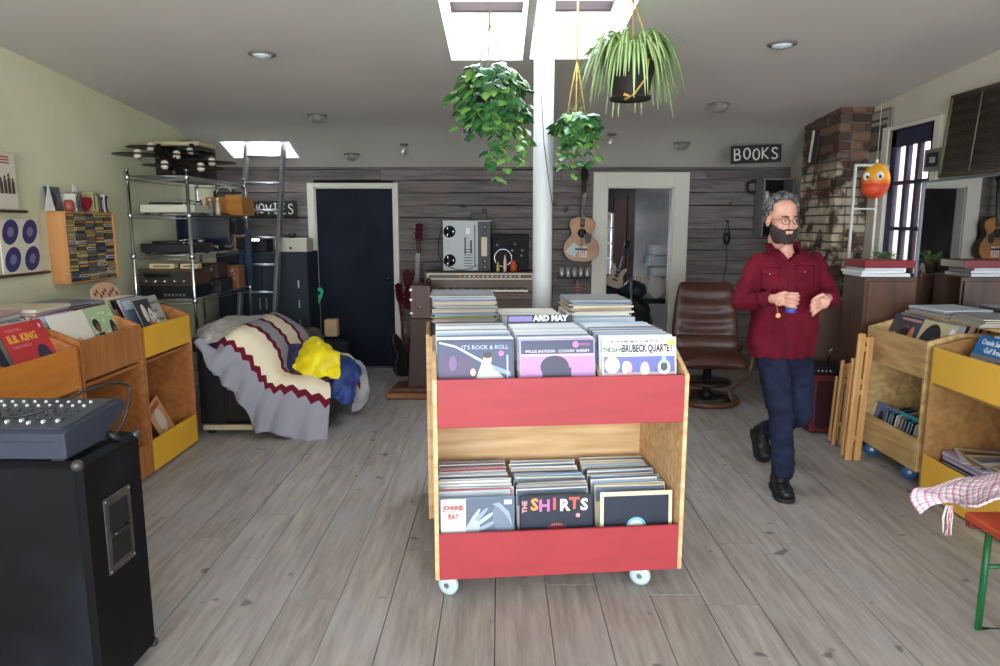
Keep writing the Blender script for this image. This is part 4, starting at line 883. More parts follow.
# ---- framed covers on ledges at the left edge
def ledge_pic(px0, px1, pyt, pyb, fn, lab, lab2, fr):
    xx = XL + .02; a = atX(px0, pyb, xx); b = atX(px1, pyb, xx); t = atX(px1, pyt, xx); w = b.y - a.y; h = t.z - b.z
    e = empty('picture', (xx + .012, (a.y + b.y) / 2, b.z), pi / 2, lab, 'picture')
    m = MB(); m.box(-w / 2, w / 2, -.006, .006, 0, h, 0, .002); m.build('frame', [fr], e)
    m = MB(); fn(m, w, h); m.build('print', PMATS, e)
    m = MB(); m.box(0, .05, a.y - .12, b.y + .06, b.z - .018, b.z - .002, 0, .002); o = m.build('picture_ledge', [MWAL], None, (XL, 0, 0)); tag(o, lab2, 'shelf')
PMATS = [mat('poster_cream', (206, 198, 180), .6), mat('poster_brown', (84, 66, 60), .6), mat('poster_red', (150, 70, 64), .6), mat('indigo_print', (58, 56, 104), .5), mat('indigo_light', (120, 112, 140), .5)]
def q1(m, w, h):
    y = -.0068; m.poly([(-w * .46, y, h * .03), (w * .46, y, h * .03), (w * .46, y, h * .97), (-w * .46, y, h * .97)], 0)
    for k in range(7):
        x = -w * .36 + k * w * .12; hh = h * (.3 + .05 * (k % 3)); m.poly([(x - w * .05, y - .001, h * .28), (x + w * .05, y - .001, h * .28), (x + w * .045, y - .001, h * .28 + hh * .7), (x - w * .045, y - .001, h * .28 + hh * .7)], 1)
        m.ball((x, y, h * .28 + hh * .8), (w * .035, .002, w * .045), 8, 1, 5)
    for k in range(3): m.poly([(-w * .3, y - .001, h * (.8 + k * .05)), (w * .3, y - .001, h * (.8 + k * .05)), (w * .3, y - .001, h * (.825 + k * .05)), (-w * .3, y - .001, h * (.825 + k * .05))], 2)
def q2(m, w, h):
    y = -.0068; m.poly([(-w / 2, y, 0), (w / 2, y, 0), (w / 2, y, h), (-w / 2, y, h)], 0)
    for cx in (-.25, .25):
        for cz in (.26, .76):
            for r, mi, dy in ((1, 3, .001), (.4, 4, .002)):
                m.poly([(w * (cx + r * .2 * cos(t) + .05 * r * sin(t)), y - dy, h * (cz + r * .23 * sin(t))) for t in [2 * pi * i / 20 for i in range(20)]], mi)
ledge_pic(-16, 17, 154, 210, q1, 'cream poster of a group of figures on the upper ledge at the left edge', 'thin dark ledge under the cream poster at the left edge', mat('poster_cream', (206, 198, 180), .6))
ledge_pic(1, 40, 219, 271, q2, 'white print with four deep blue ovals on the lower ledge', 'thin dark ledge under the print of four blue ovals', PMATS[0])
# ---- speaker cabinet and mixing desk in the left foreground
e = empty('speaker_cabinet', (-1.655, 2.185, 0), R(-2.0), 'large scuffed black speaker cabinet in the left foreground carrying the mixing desk', 'speaker')
MTOLEX = mat('black_tolex', (12, 12, 15), .6, spec=.15, c2=(26, 28, 34), nscale=3.5, bump=.25, detail=8, lo=.5, hi=.8)
m = MB(); m.box(-.4, .385, -.17, .17, .03, .845, 0, .018); m.build('cabinet', [MTOLEX], e)
m = MB(); m.box(-.385, .37, -.172, -.169, .05, .825, 0, .002); m.build('rear_panel', [mat('black_panel', (11, 12, 15), .6, spec=.15, c2=(32, 34, 42), nscale=2.2, detail=6, lo=.48, hi=.75)], e)
for sx in (-.4, .385):
    for sy in (-.17, .17):
        for sz in (.845, .03):
            m = MB(); m.ball((sx - (.012 if sx > 0 else -.012), sy - (.012 if sy > 0 else -.012), sz - (.012 if sz > .5 else -.012)), .019, 12); m.build('corner_cap', [mat('worn_corner', (70, 68, 66), .4, .5)], e)
for sx in (-.33, .31):
    for sy in (-.12, .12): m = MB(); m.lathe([(.025, 0), (.022, .03)], 12, 0, (sx, sy, 0)); m.build('foot', [BLACK], e)
m = MB()
hy, hz = -.0, .555
m.box(.384, .389, hy - .075, hy + .075, hz - .13, hz + .13, 0, .003)
for k in (-1, 1): m.prism([(hy - .055, hz + k * .055 - .045), (hy + .055, hz + k * .055 - .045), (hy + .05, hz + k * .055 + .045), (hy - .05, hz + k * .055 + .045)], .389, .391, 'x', 1)
m.tube([(.391, hy - .04, hz + .0), (.4, hy - .03, hz), (.4, hy + .03, hz), (.391, hy + .04, hz)], .009, 8, 2)
for a in (-1, 1):
    for b in (-1, 1): m.lathe([(.005, 0), (.004, .003), (0, .003)], 8, 3, (.389, hy + a * .066, hz + b * .12), (1, 0, 0))
m.build('handle_plate', [mat('worn_grey_metal', (82, 78, 78), .5, .4, var=.4, nscale=30), DARK, BLACK, STEEL], e)
e = empty('mixing_desk', (-1.645, 2.14, .8455), R(-1), 'grey-blue mixing desk with rows of knobs on the black speaker cabinet', 'mixer')
MMX = mat('mixer_blue_grey', (50, 55, 68), .55, spec=.2)
prof = [(-.13, .008), (-.13, .088), (-.11, .098), (.17, .122), (.2, .115), (.205, .075), (.06, .008)]
m = MB(); m.prism(prof, -.42, .335, 'x'); o = m.build('chassis', [MMX], e); bev(o, .006)
m = MB(); m.prism([(-.105, .0985), (.165, .1215), (.165, .1235), (-.105, .1005)], -.40, .315, 'x'); 
m.build('control_panel', [mat('mixer_panel', (60, 64, 74), .4)], e)
def mz(y): return .1005 + (y + .105) * .0852
km = MB(); km.lathe([(.0055, 0), (.005, .006), (.004, .008), (0, .008)], 10); kw = km.mesh('knob', [mat('knob_pale', (196, 196, 198), .4)]); kb = km.mesh('knob', [mat('knob_dark', (50, 52, 58), .4)])
for r in range(5):
    for c in range(18):
        y = -.03 + .038 * r; x = -.38 + .038 * c; o = link(kw if r in (3, 4) else kb, 'knob', e, T(x, y, mz(y)))
fm = MB(); fm.box(-.004, .004, -.008, .008, 0, .01, 0, .002); fmm = fm.mesh('fader', [mat('knob_pale', (196, 196, 198), .4)])
for c in range(18): link(fmm, 'fader', e, T(-.38 + .038 * c, -.075 + .012 * ((c * 7) % 3), mz(-.07)))
m = MB(); m.text('CR-1604', .02, 0, T(.05, -.1305, .035) @ RX(pi / 2)); m.box(-.4, .3, -.1306, -.13, .062, .065, 0); m.build('marking', [mat('mixer_marking', (30, 32, 38), .5)], e)
for sx in (-.38, .3): m = MB(); m.box(sx - .02, sx + .02, -.12, .05, 0, .0085, 0, .002); m.build('foot', [BLACK], e)
m = MB(); c0 = V((-1.645, 2.14, .8455)); m.tube(crom([c0 + V(p) for p in ((-.2, -.05, .13), (.05, -.08, .125), (.2, -.06, .135), (.33, .06, .19), (.38, .15, .17), (.385, .12, .09), (.36, .1, .03), (.33, .06, .008))], 6), .004, 8); m.lathe([(.011, 0), (.012, .03), (.006, .045)], 10, 0, c0 + V((.345, .07, .03)), (.4, .3, -.5)); o = m.build('audio_cable', [BLACK]); tag(o, 'thin black cable looping over the right end of the mixing desk', 'cable')
m = MB(); m.prism([(-.02, -.03), (.03, -.03), (.03, .035), (-.02, .02)], 0, .03, 'x'); 
# ================================================================ ARMCHAIR WITH BLANKETS
MSOFA = mat('black_leatherette', (20, 20, 22), .45, var=.3, nscale=12)
SX0, SX1, SY0, SY1 = -2.23, -1.30, 5.0, 6.0
e = empty('armchair', (SX0, SY0, 0), 0, 'black armchair facing right, its back and seat hidden under a zigzag blanket', 'armchair')
W_, D_ = SX1 - SX0, SY1 - SY0
m = MB(); m.prism([(0, .075), (0, .72), (.05, .76), (.2, .76), (.27, .70), (.42, .40), (.42, .075)], .02, D_ - .02, 'y'); o = m.build('backrest', [MSOFA], e); bev(o, .02, 2, 30)
m = MB(); m.box(.42, W_, .02, D_ - .02, .075, .36, 0, .03); m.box(.40, W_ - .01, .16, D_ - .16, .36, .41, 0, .02); m.build('seat', [MSOFA], e)
m = MB(); m.box(.02, W_ - .02, 0, .15, .075, .40, 0, .035); m.box(-.004, .18, -.006, .02, .08, .74, 0, .006); m.box(.2, .5, -.006, .02, .16, .36, 0, .006); m.build('armrest', [MSOFA], e)
m = MB(); m.box(.02, W_ - .02, D_ - .15, D_, .075, .56, 0, .035); m.build('armrest', [MSOFA], e)
for x in (.03, W_ - .07):
    for y in (.03, D_ - .07): m = MB(); m.box(x, x + .04, y, y + .04, 0, .03, 0, .003); m.build('foot', [BLACK], e)
m = MB(); m.box(.0, W_ - .02, .005, .03, .03, .07, 0, .003); m.box(.0, W_ - .02, D_ - .03, D_ - .005, .03, .07, 0, .003); m.build('base_rail', [mat('pale_wood_rail', (190, 174, 140), .5)], e)
# blanket: nested bands, rows given from the hem inwards
def P3(l): return [at(a, b, y) for a, b, y in l]
rows = [
 [(196, 343, 4.96), (212, 368, 4.93), (226, 384, 4.92), (241, 400, 4.91), (258, 430, 4.90), (276, 432, 4.90), (303, 443, 4.90), (328, 447, 4.90)],
 [(203, 340, 4.99), (217, 361, 4.95), (233, 370, 4.94), (248, 386, 4.93), (262, 408, 4.92), (280, 415, 4.92), (306, 425, 4.92), (329, 431, 4.92)],
 [(214, 353, 5.02), (228, 351, 4.98), (242, 362, 4.97), (256, 380, 4.96), (268, 396, 4.95), (286, 399, 4.95), (309, 407, 4.95), (330, 414, 4.95)],
 [(217, 342, 5.04), (231, 343, 5.00), (247, 355, 4.99), (260, 372, 4.98), (271, 386, 4.98), (288, 388, 4.98), (310, 394, 4.98), (331, 402, 4.97)],
 [(226, 332, 5.10), (240, 333, 5.06), (256, 343, 5.05), (268, 358, 5.05), (277, 376, 5.03), (290, 380, 5.04), (310, 383, 5.03), (331, 391, 5.01)],
 [(240, 325, 5.22), (256, 329, 5.19), (270, 340, 5.19), (279, 354, 5.18), (284, 371, 5.17), (294, 376, 5.18), (311, 377, 5.18), (330, 384, 5.10)],
 [(252, 320, 5.40), (267, 325, 5.38), (280, 335, 5.38), (288, 349, 5.38), (293, 366, 5.36), (302, 372, 5.36), (316, 373, 5.36), (331, 378, 5.30)],
 [(263, 317, 5.60), (277, 321, 5.58), (290, 331, 5.58), (298, 345, 5.58), (303, 359, 5.56), (310, 366, 5.56), (322, 368, 5.56), (336, 372, 5.50)],
 [(275, 315, 5.80), (288, 320, 5.78), (301, 331, 5.76), (308, 343, 5.76), (314, 352, 5.74), (322, 358, 5.72), (332, 360, 5.70), (342, 364, 5.64)],
 [(284, 319, 5.92), (298, 326, 5.90), (312, 338, 5.88), (320, 347, 5.86), (330, 352, 5.84), (340, 354, 5.82), (350, 357, 5.78), (356, 362, 5.70)]]
G = [P3(r) for r in rows]
def grid_interp(G, su, sv):
    rr = [crom(r, su) for r in G]; cols = [crom([r[i] for r in rr], sv) for i in range(len(rr[0]))]
    return cols
K = grid_interp(G, 12, 8)
nu, nv = len(K), len(K[0]); mb = MB(); mb.uv = []
for j in range(nv):
    for i in range(nu):
        p = K[i][j].copy(); fr = max(0, 1 - j / (nv * .35)); fu = i / (nu - 1)
        p.y -= .026 * fr * (1 + sin(fu * 42 + 1.5)) * .8; p.z += .012 * fr * (sin(fu * 42) if j == 0 else 0) + .004 * sin(i * .35 + j * .2)
        if j < 3: p.z -= .012 * abs(sin(fu * 26))
        p += V((0, -.012, .012))
        mb.v.append(tuple(p)); mb.uv.append((i / (nu - 1), j / (nv - 1)))
for j in range(nv - 1):
    for i in range(nu - 1):
        mb.f.append((j * nu + i, j * nu + i + 1, (j + 1) * nu + i + 1, (j + 1) * nu + i)); mb.m.append(0); mb.s.append(True)
def zigzag_mat():
    m = bpy.data.materials.new('crochet_zigzag'); m.use_nodes = True; nt = m.node_tree; N = nt.nodes; L = nt.links; b = N['Principled BSDF']; b.inputs['Roughness'].default_value = .95; b.inputs['Specular IOR Level'].default_value = .1
    uv = N.new('ShaderNodeUVMap'); sx = N.new('ShaderNodeSeparateXYZ'); L.new(uv.outputs[0], sx.inputs[0])
    def M_(op, a, b_, c=None):
        n = N.new('ShaderNodeMath'); n.operation = op
        for i, x in enumerate((a, b_, c)):
            if x is None: continue
            if hasattr(x, 'is_output'): L.new(x, n.inputs[i])
            else: n.inputs[i].default_value = x
        return n.outputs[0]
    tri = M_('PINGPONG', M_('MULTIPLY', sx.outputs[0], 24), 1.0)
    amp = M_('MULTIPLY', M_('SUBTRACT', tri, .5), .11)
    fade = M_('SUBTRACT', 1, M_('MULTIPLY', sx.outputs[1], 1.9)); fade = M_('MAXIMUM', fade, .12)
    v = M_('ADD', sx.outputs[1], M_('MULTIPLY', amp, fade))
    cr = N.new('ShaderNodeValToRGB'); cr.color_ramp.interpolation = 'CONSTANT'; el = cr.color_ramp.elements
    GR, WN_, CR = lin((150, 148, 158)), lin((104, 26, 46)), lin((226, 212, 186))
    stops = [(0, GR), (.27, WN_), (.34, CR), (.53, WN_), (.565, lin((146, 144, 150))), (.66, WN_), (.69, CR), (.80, WN_), (.83, GR), (.92, WN_), (.95, CR)]
    el[0].position = 0; el[0].color = stops[0][1]; el[1].position = stops[1][0]; el[1].color = stops[1][1]
    for p_, c_ in stops[2:]: q = el.new(p_); q.color = c_
    L.new(v, cr.inputs[0]); L.new(cr.outputs[0], b.inputs['Base Color'])
    wv = N.new('ShaderNodeTexNoise'); wv.inputs['Scale'].default_value = 160; bp = N.new('ShaderNodeBump'); bp.inputs['Strength'].default_value = .5; bp.inputs['Distance'].default_value = .01
    L.new(wv.outputs[0], bp.inputs['Height']); L.new(bp.outputs[0], b.inputs['Normal']); return m
MZIG = zigzag_mat()
o = mb.build('crocheted_blanket', [MZIG]); s_ = o.modifiers.new('s', 'SOLIDIFY'); s_.thickness = .012; s_.offset = 1
tag(o, 'cream and grey crocheted blanket with dark red zigzags draped over the black armchair', 'blanket')
# generic lumpy cloth from pixel rows
def cloth(name, rows, m_, lab, cat, su=8, sv=6, amp=.012, fq=3.0, th=.01, parent=None, seed=0):
    G = [P3(r) for r in rows]; K = grid_interp(G, su, sv); nu, nv = len(K), len(K[0]); mb = MB()
    for j in range(nv):
        for i in range(nu):
            p = K[i][j].copy(); n_ = noise.noise_vector(p * 9 * fq / 3 + V((seed, 0, 0))) + .5 * noise.noise_vector(p * 22 + V((seed, 3, 0))) + .35 * noise.noise_vector(V((p.x * 50, p.y * 20, p.z * 34)))
            mb.v.append(tuple(p + n_ * amp))
    for j in range(nv - 1):
        for i in range(nu - 1): mb.f.append((j * nu + i, j * nu + i + 1, (j + 1) * nu + i + 1, (j + 1) * nu + i)); mb.m.append(0); mb.s.append(True)
    o = mb.build(name, [m_] if not isinstance(m_, list) else m_, parent); s_ = o.modifiers.new('s', 'SOLIDIFY'); s_.thickness = th; s_.offset = 1
    if lab: tag(o, lab, cat)
    return o
cloth('grey_throw', [[(198, 348, 4.99), (203, 344, 4.97), (212, 343, 4.95), (219, 341, 4.95)], [(196, 336, 5.06), (207, 333, 5.02), (220, 331, 5.02), (232, 330, 5.0)], [(204, 328, 5.2), (218, 322, 5.2), (235, 321, 5.2), (248, 322, 5.2)], [(215, 324, 5.4), (230, 318, 5.4), (246, 317, 5.4), (262, 318, 5.4)], [(222, 326, 5.6), (238, 319, 5.6), (254, 317, 5.6), (270, 317, 5.6)]],
      mat('pale_grey_knit', (172, 166, 160), .95, var=.25, nscale=25), 'pale grey knitted throw on the left shoulder of the black armchair', 'throw', amp=.02)
cloth('blue_jacket', [[(300, 384, 5.35), (318, 392, 5.15), (338, 402, 5.12), (352, 404, 5.2)], [(306, 376, 5.4), (322, 378, 5.28), (342, 384, 5.22), (356, 392, 5.25)], [(316, 366, 5.5), (332, 362, 5.4), (350, 368, 5.35), (360, 378, 5.35)], [(326, 362, 5.62), (340, 356, 5.55), (352, 360, 5.5), (358, 368, 5.5)]],
      mat('royal_blue_shell', (40, 66, 130), .5, c2=(28, 46, 96), nscale=14), 'royal blue jacket sliding off the right side of the black armchair', 'jacket', amp=.025)
cloth('yellow_raincoat', [[(293, 368, 5.18), (306, 378, 5.12), (322, 378, 5.1), (339, 380, 5.1)], [(294, 360, 5.24), (308, 362, 5.16), (325, 364, 5.14), (341, 368, 5.14)], [(299, 353, 5.32), (310, 348, 5.26), (324, 350, 5.24), (338, 356, 5.24)], [(307, 345, 5.42), (314, 340, 5.36), (322, 342, 5.36), (331, 349, 5.36)], [(311, 342, 5.52), (315, 339, 5.5), (320, 341, 5.5), (326, 347, 5.5)]],
      mat('bright_yellow_shell', (236, 222, 30), .45, c2=(222, 196, 16), nscale=10), 'bright yellow raincoat heaped on the seat of the black armchair', 'raincoat', amp=.03)
cloth('purple_scarf', [[(284, 372, 5.22), (293, 372, 5.18), (297, 366, 5.2)], [(286, 358, 5.3), (294, 357, 5.25), (300, 354, 5.3)], [(290, 346, 5.4), (297, 344, 5.36), (303, 345, 5.4)]], mat('deep_purple_knit', (52, 46, 82), .9, var=.4, nscale=30), 'crumpled deep purple scarf between the zigzag blanket and the yellow raincoat', 'scarf', amp=.02)
cloth('zigzag_throw_end', [[(352, 412, 5.5), (360, 410, 5.5), (367, 400, 5.55)], [(352, 396, 5.52), (361, 392, 5.5), (369, 388, 5.55)], [(350, 380, 5.56), (359, 374, 5.55), (366, 372, 5.6)], [(346, 366, 5.62), (354, 360, 5.62), (361, 362, 5.66)]],
      mat('cream_grey_knit', (190, 184, 176), .95, c2=(140, 138, 148), nscale=5), 'end of a cream and grey knitted throw hanging off the far arm', 'throw', amp=.012)
m = MB(); pts = [at(352 + 8 * t, 360 + 30 * t * t, 5.5 + .0) for t in [i / 8 for i in range(9)]]; m.tube(pts, .012, 6); o = m.build('red_cord', [mat('wine_red_knit', (104, 26, 46), .9)]); tag(o, 'wine red knitted edging cord along the throw on the far arm', 'cord')
cloth('brown_coat', [[(300, 346, 5.75), (312, 342, 5.75), (325, 346, 5.75)], [(302, 336, 5.85), (312, 331, 5.85), (322, 338, 5.85)], [(304, 330, 5.95), (312, 328, 5.95), (319, 333, 5.95)]], mat('dark_taupe_wool', (70, 62, 62), .95, var=.3, nscale=20), 'dark taupe coat lying behind the yellow raincoat', 'coat', amp=.025)
p = at(332, 346, 6.0); m = MB(); m.box(-.05, .06, -.05, .05, -.06, .09, 0, .006); o = m.build('cardboard_box', [mat('card_tan', (150, 126, 96), .8)], None, p); o.location.z = .585 + .06; tag(o, 'small tan cardboard box on the far arm behind the yellow raincoat', 'box')
# green headstock shaped thing on the navy door frame
e = empty('green_ukulele', at(317, 297, 7.34), 0, 'small bright green toy hanging beside the navy door', 'toy'); e.rotation_euler = (0, R(18), 0)
m = MB(); m.prism([(-.03, -.11), (.03, -.12), (.05, -.02), (.055, .08), (.02, .11), (-.035, .1), (-.04, 0)], -.015, .015, 'y', 0); o = m.build('body', [mat('bright_green', (40, 176, 124), .4)], e); bev(o, .006)
m = MB(); m.lathe([(.02, 0), (.02, .004), (0, .004)], 16, 0, (.01, -.015, .05), (0, -1, 0)); m.build('eyelet', [BLACK], e)
m = MB(); m.cyl((0, 0, .1), (0, .06, .12), .004, 6); m.build('hook', [STEEL], e)
# ================================================================ BACK WALL GEAR
def on_ceiling(px, py):
    r = ray(px, py); lo, hi = .5, 7.4
    for _ in range(40):
        mid = (lo + hi) / 2; z = H + r.z / r.y * mid
        if z > ceil_z(mid): hi = mid
        else: lo = mid
    return V((r.x / r.y * lo, lo, ceil_z(lo)))
# white pole
e = empty('white_pole', (.247, 4.05, 0), 0, 'white painted steel pole rising through the skylight opening behind the bins', 'pole')
m = MB(); m.lathe([(.057, 0), (.057, 2.86)], 32); m.build('shaft', [mat('pole_white', (178, 180, 181), .45)], e)
m = MB(); m.lathe([(.1, 0), (.1, .01), (.06, .014)], 32); m.build('base_flange', [mat('pole_white', (178, 180, 181), .45)], e)
m = MB(); m.tube([V((0, 0, 0)) + V(p) for p in ((-.02, -.06, 2.3), (.0, -.06, 2.0), (.03, -.058, 1.8), (.055, -.03, 1.66), (.06, .0, 1.3), (.06, 0, 1.1))], .0022, 5); m.build('wire', [BLACK], e)
# organ on a desk
YO = 6.85
pa, pb = at(424, 272, YO), at(424, 291, YO); zt = pa.z; xl = pa.x; xr = .36
e = empty('electric_organ', (xl, YO, 0), 0, 'electric organ with a cream framed panel standing against the board wall', 'organ')
MORG = ply('organ_walnut', (86, 60, 44), (58, 40, 30), 'x', .4, .4); Wo = xr - xl
m = MB(); m.box(0, Wo, 0, .4, zt - .26, zt, 0, .006); m.box(.0, Wo, -.16, 0, zt - .26, zt - .19, 0, .006); m.box(0, .04, 0, .36, 0, zt - .26, 0, .004); m.box(Wo - .04, Wo, 0, .36, 0, zt - .26, 0, .004); m.box(.04, Wo - .04, .3, .33, .25, zt - .26, 0); m.box(0, Wo, -.02, .38, zt - .36, zt - .262, 0, .004); m.build('case', [MORG], e)
m = MB(); m.box(.03, Wo - .03, -.012, 0, zt - .075, zt - .012, 0, .002); m.box(.045, Wo - .045, -.014, -.012, zt - .06, zt - .027, 1)
for k in range(14): m.box(.35 + .045 * k, .372 + .045 * k, -.017, -.014, zt - .05, zt - .037, 0 if k % 4 else 2)
m.build('panel', [mat('cream_organ_trim', (204, 196, 170), .45), mat('organ_brown_panel', (78, 62, 52), .4), mat('orange_lamp', (226, 120, 50), .4)], e)
m = MB()
for k in range(40): m.box(.06 + k * .0242, .082 + k * .0242, -.15, -.01, zt - .185, zt - .165, 0, .002)
for k in range(39):
    if k % 7 not in (2, 6): m.box(.0755 + k * .0242, .0895 + k * .0242, -.09, -.01, zt - .165, zt - .152, 1, .002)
m.build('keyboard', [mat('key_ivory', (218, 214, 204), .35), BLACK], e)
# tape recorder
pc = at(443, 272, YO + .1); w1 = at(491, 272, YO + .1).x - pc.x; hh = at(460, 221, YO + .1).z - zt
e = empty('tape_recorder', (pc.x, YO + .1, zt + .001), 0, 'silver reel to reel tape recorder standing on the organ', 'tape recorder')
m = MB(); m.box(0, w1, 0, .16, 0, hh, 0, .006); m.build('case', [mat('recorder_black', (34, 33, 34), .45)], e)
MSIL = mat('brushed_silver_face', (178, 182, 184), .5, .0)
ws = w1 * .73
m = MB(); m.box(.004, ws, -.01, 0, .008, hh - .004, 0, .003); m.box(0, w1 * 1.02, -.012, .16, hh - .006, hh + .004, 0, .002)
for k in range(7): m.box(ws * .6, ws * .85, -.0108, -.01, hh * (.1 + .055 * k), hh * (.115 + .055 * k), 1)
m.box(ws * .62, ws * .66, -.013, -.01, hh * .35, hh * .68, 1); m.box(ws * .78, ws * .83, -.016, -.01, hh * .36, hh * .62, 1, .002); m.box(ws * .9, ws * .93, -.0115, -.01, hh * .1, hh * .92, 1); m.box(ws * .66, ws * .78, -.012, -.01, hh * .74, hh * .86, 2)
m.build('face_plate', [MSIL, BLACK, WHITE], e)
for z in (.22, .79):
    m = MB(); c = (ws * .2, -.011, hh * z); R_ = hh * .115
    m.lathe([(R_ * 1.05, 0), (R_, .012), (R_ * .4, .014), (R_ * .3, .03), (0, .032)], 26, 0, c, (0, -1, 0))
    for t in range(3): m.box(c[0] - .004 + R_ * .65 * cos(t * 2.09), c[0] + .004 + R_ * .65 * cos(t * 2.09), -.0275, -.02, c[2] + R_ * .65 * sin(t * 2.09) - .008, c[2] + R_ * .65 * sin(t * 2.09) + .008, 1)
    m.build('reel_hub', [BLACK, STEEL], e)
for z in (.08, .2, .75, .88): m = MB(); m.lathe([(.022, 0), (.022, .01), (.012, .022), (0, .023)], 16, 0, (w1 * .87, 0, hh * z), (0, -1, 0)); m.build('knob', [STEEL], e)
m = MB(); m.box(w1 * .8, w1 * .92, -.006, 0, hh * .3, hh * .68, 0, .002); m.build('meter', [mat('meter_cream', (196, 180, 150), .4)], e)
m = MB(); b0 = V((pc.x, YO + .08, zt)); m.tube(crom([b0 + V(p) for p in ((.0, .1, hh * .9), (-.04, .02, hh * .6), (-.03, -.03, hh * .3), (.05, -.05, .06), (.16, -.05, .02), (.27, -.04, .03), (.34, -.04, .07))], 6), .004, 6); o = m.build('cable', [BLACK]); tag(o, 'black cable hanging in a loop round the left of the silver tape recorder', 'cable')
p0, p1 = at(492, 272, YO + .15), at(532, 234, YO + .15)
e = empty('film_projector', (p0.x, YO + .12, zt + .001), 0, 'black machine with a chrome ring and knobs beside the silver tape recorder', 'machine')
w2 = .37; h2 = p1.z - zt
m = MB(); m.box(0, w2, 0, .16, 0, h2, 0, .008); m.box(0, w2 * .9, -.01, .0, h2 * .9, h2 * .97, 0, .002); m.build('case', [mat('machine_black', (18, 18, 20), .55, spec=.15)], e)
m = MB(); m.tube([(w2 * .3 + .085 * cos(t), -.02, h2 * .36 + .085 * sin(t)) for t in [2 * pi * i / 28 for i in range(28)]], .006, 8, 0, closed=True); m.build('ring', [CHROME], e)
for i, (a, b) in enumerate(((.12, .85), (.14, .7), (.5, .68), (.62, .72), (.74, .7), (.55, .55), (.7, .56), (.82, .56), (.6, .42), (.8, .42))): m = MB(); m.lathe([(.014, 0), (.013, .014), (0, .015)], 12, 0, (w2 * a, 0, h2 * b), (0, -1, 0)); m.build('knob', [STEEL if i % 2 else BLACK], e)
for i, (dx, r, h, c, lb_) in enumerate(((.06, .018, .09, (176, 160, 90), 'small yellow bottle on the organ before the black machine'), (.13, .016, .16, (206, 190, 180), 'tall pale bottle on the organ before the black machine'), (.215, .036, .10, (176, 70, 36), 'round orange pot on the organ before the black machine'))):
    e = empty('bottle' if i < 2 else 'pot', (p0.x + dx, YO + .06, zt + .001), 0, lb_, 'bottle' if i < 2 else 'pot')
    m = MB(); m.lathe([(r * .8, 0), (r, .012), (r, h * .65), (r * (.5 if i < 2 else .8), h * .85), (r * (.5 if i < 2 else .85), h)], 16); m.build('body', [mat('pot_%d' % i, c, .4)], e)
    m = MB(); m.lathe([(r * .6, 0), (r * .6, .014), (0, .015)], 12, 0, (0, 0, h)); m.build('cap', [mat('cap_red', (150, 50, 36), .4)], e)
m = MB(); a, b = at(471, 222, 7.36), at(487, 213, 7.36); m.box(a.x, b.x, 7.33, 7.405, a.z, b.z, 0, .004); m.box(a.x + .01, b.x - .01, 7.327, 7.33, a.z + .01, b.z - .01, 1); o = m.build('wall_box', [BLACK, mat('dark_olive_face', (44, 46, 40), .5)]); tag(o, 'small black box fixed to the board wall above the tape recorder', 'box')
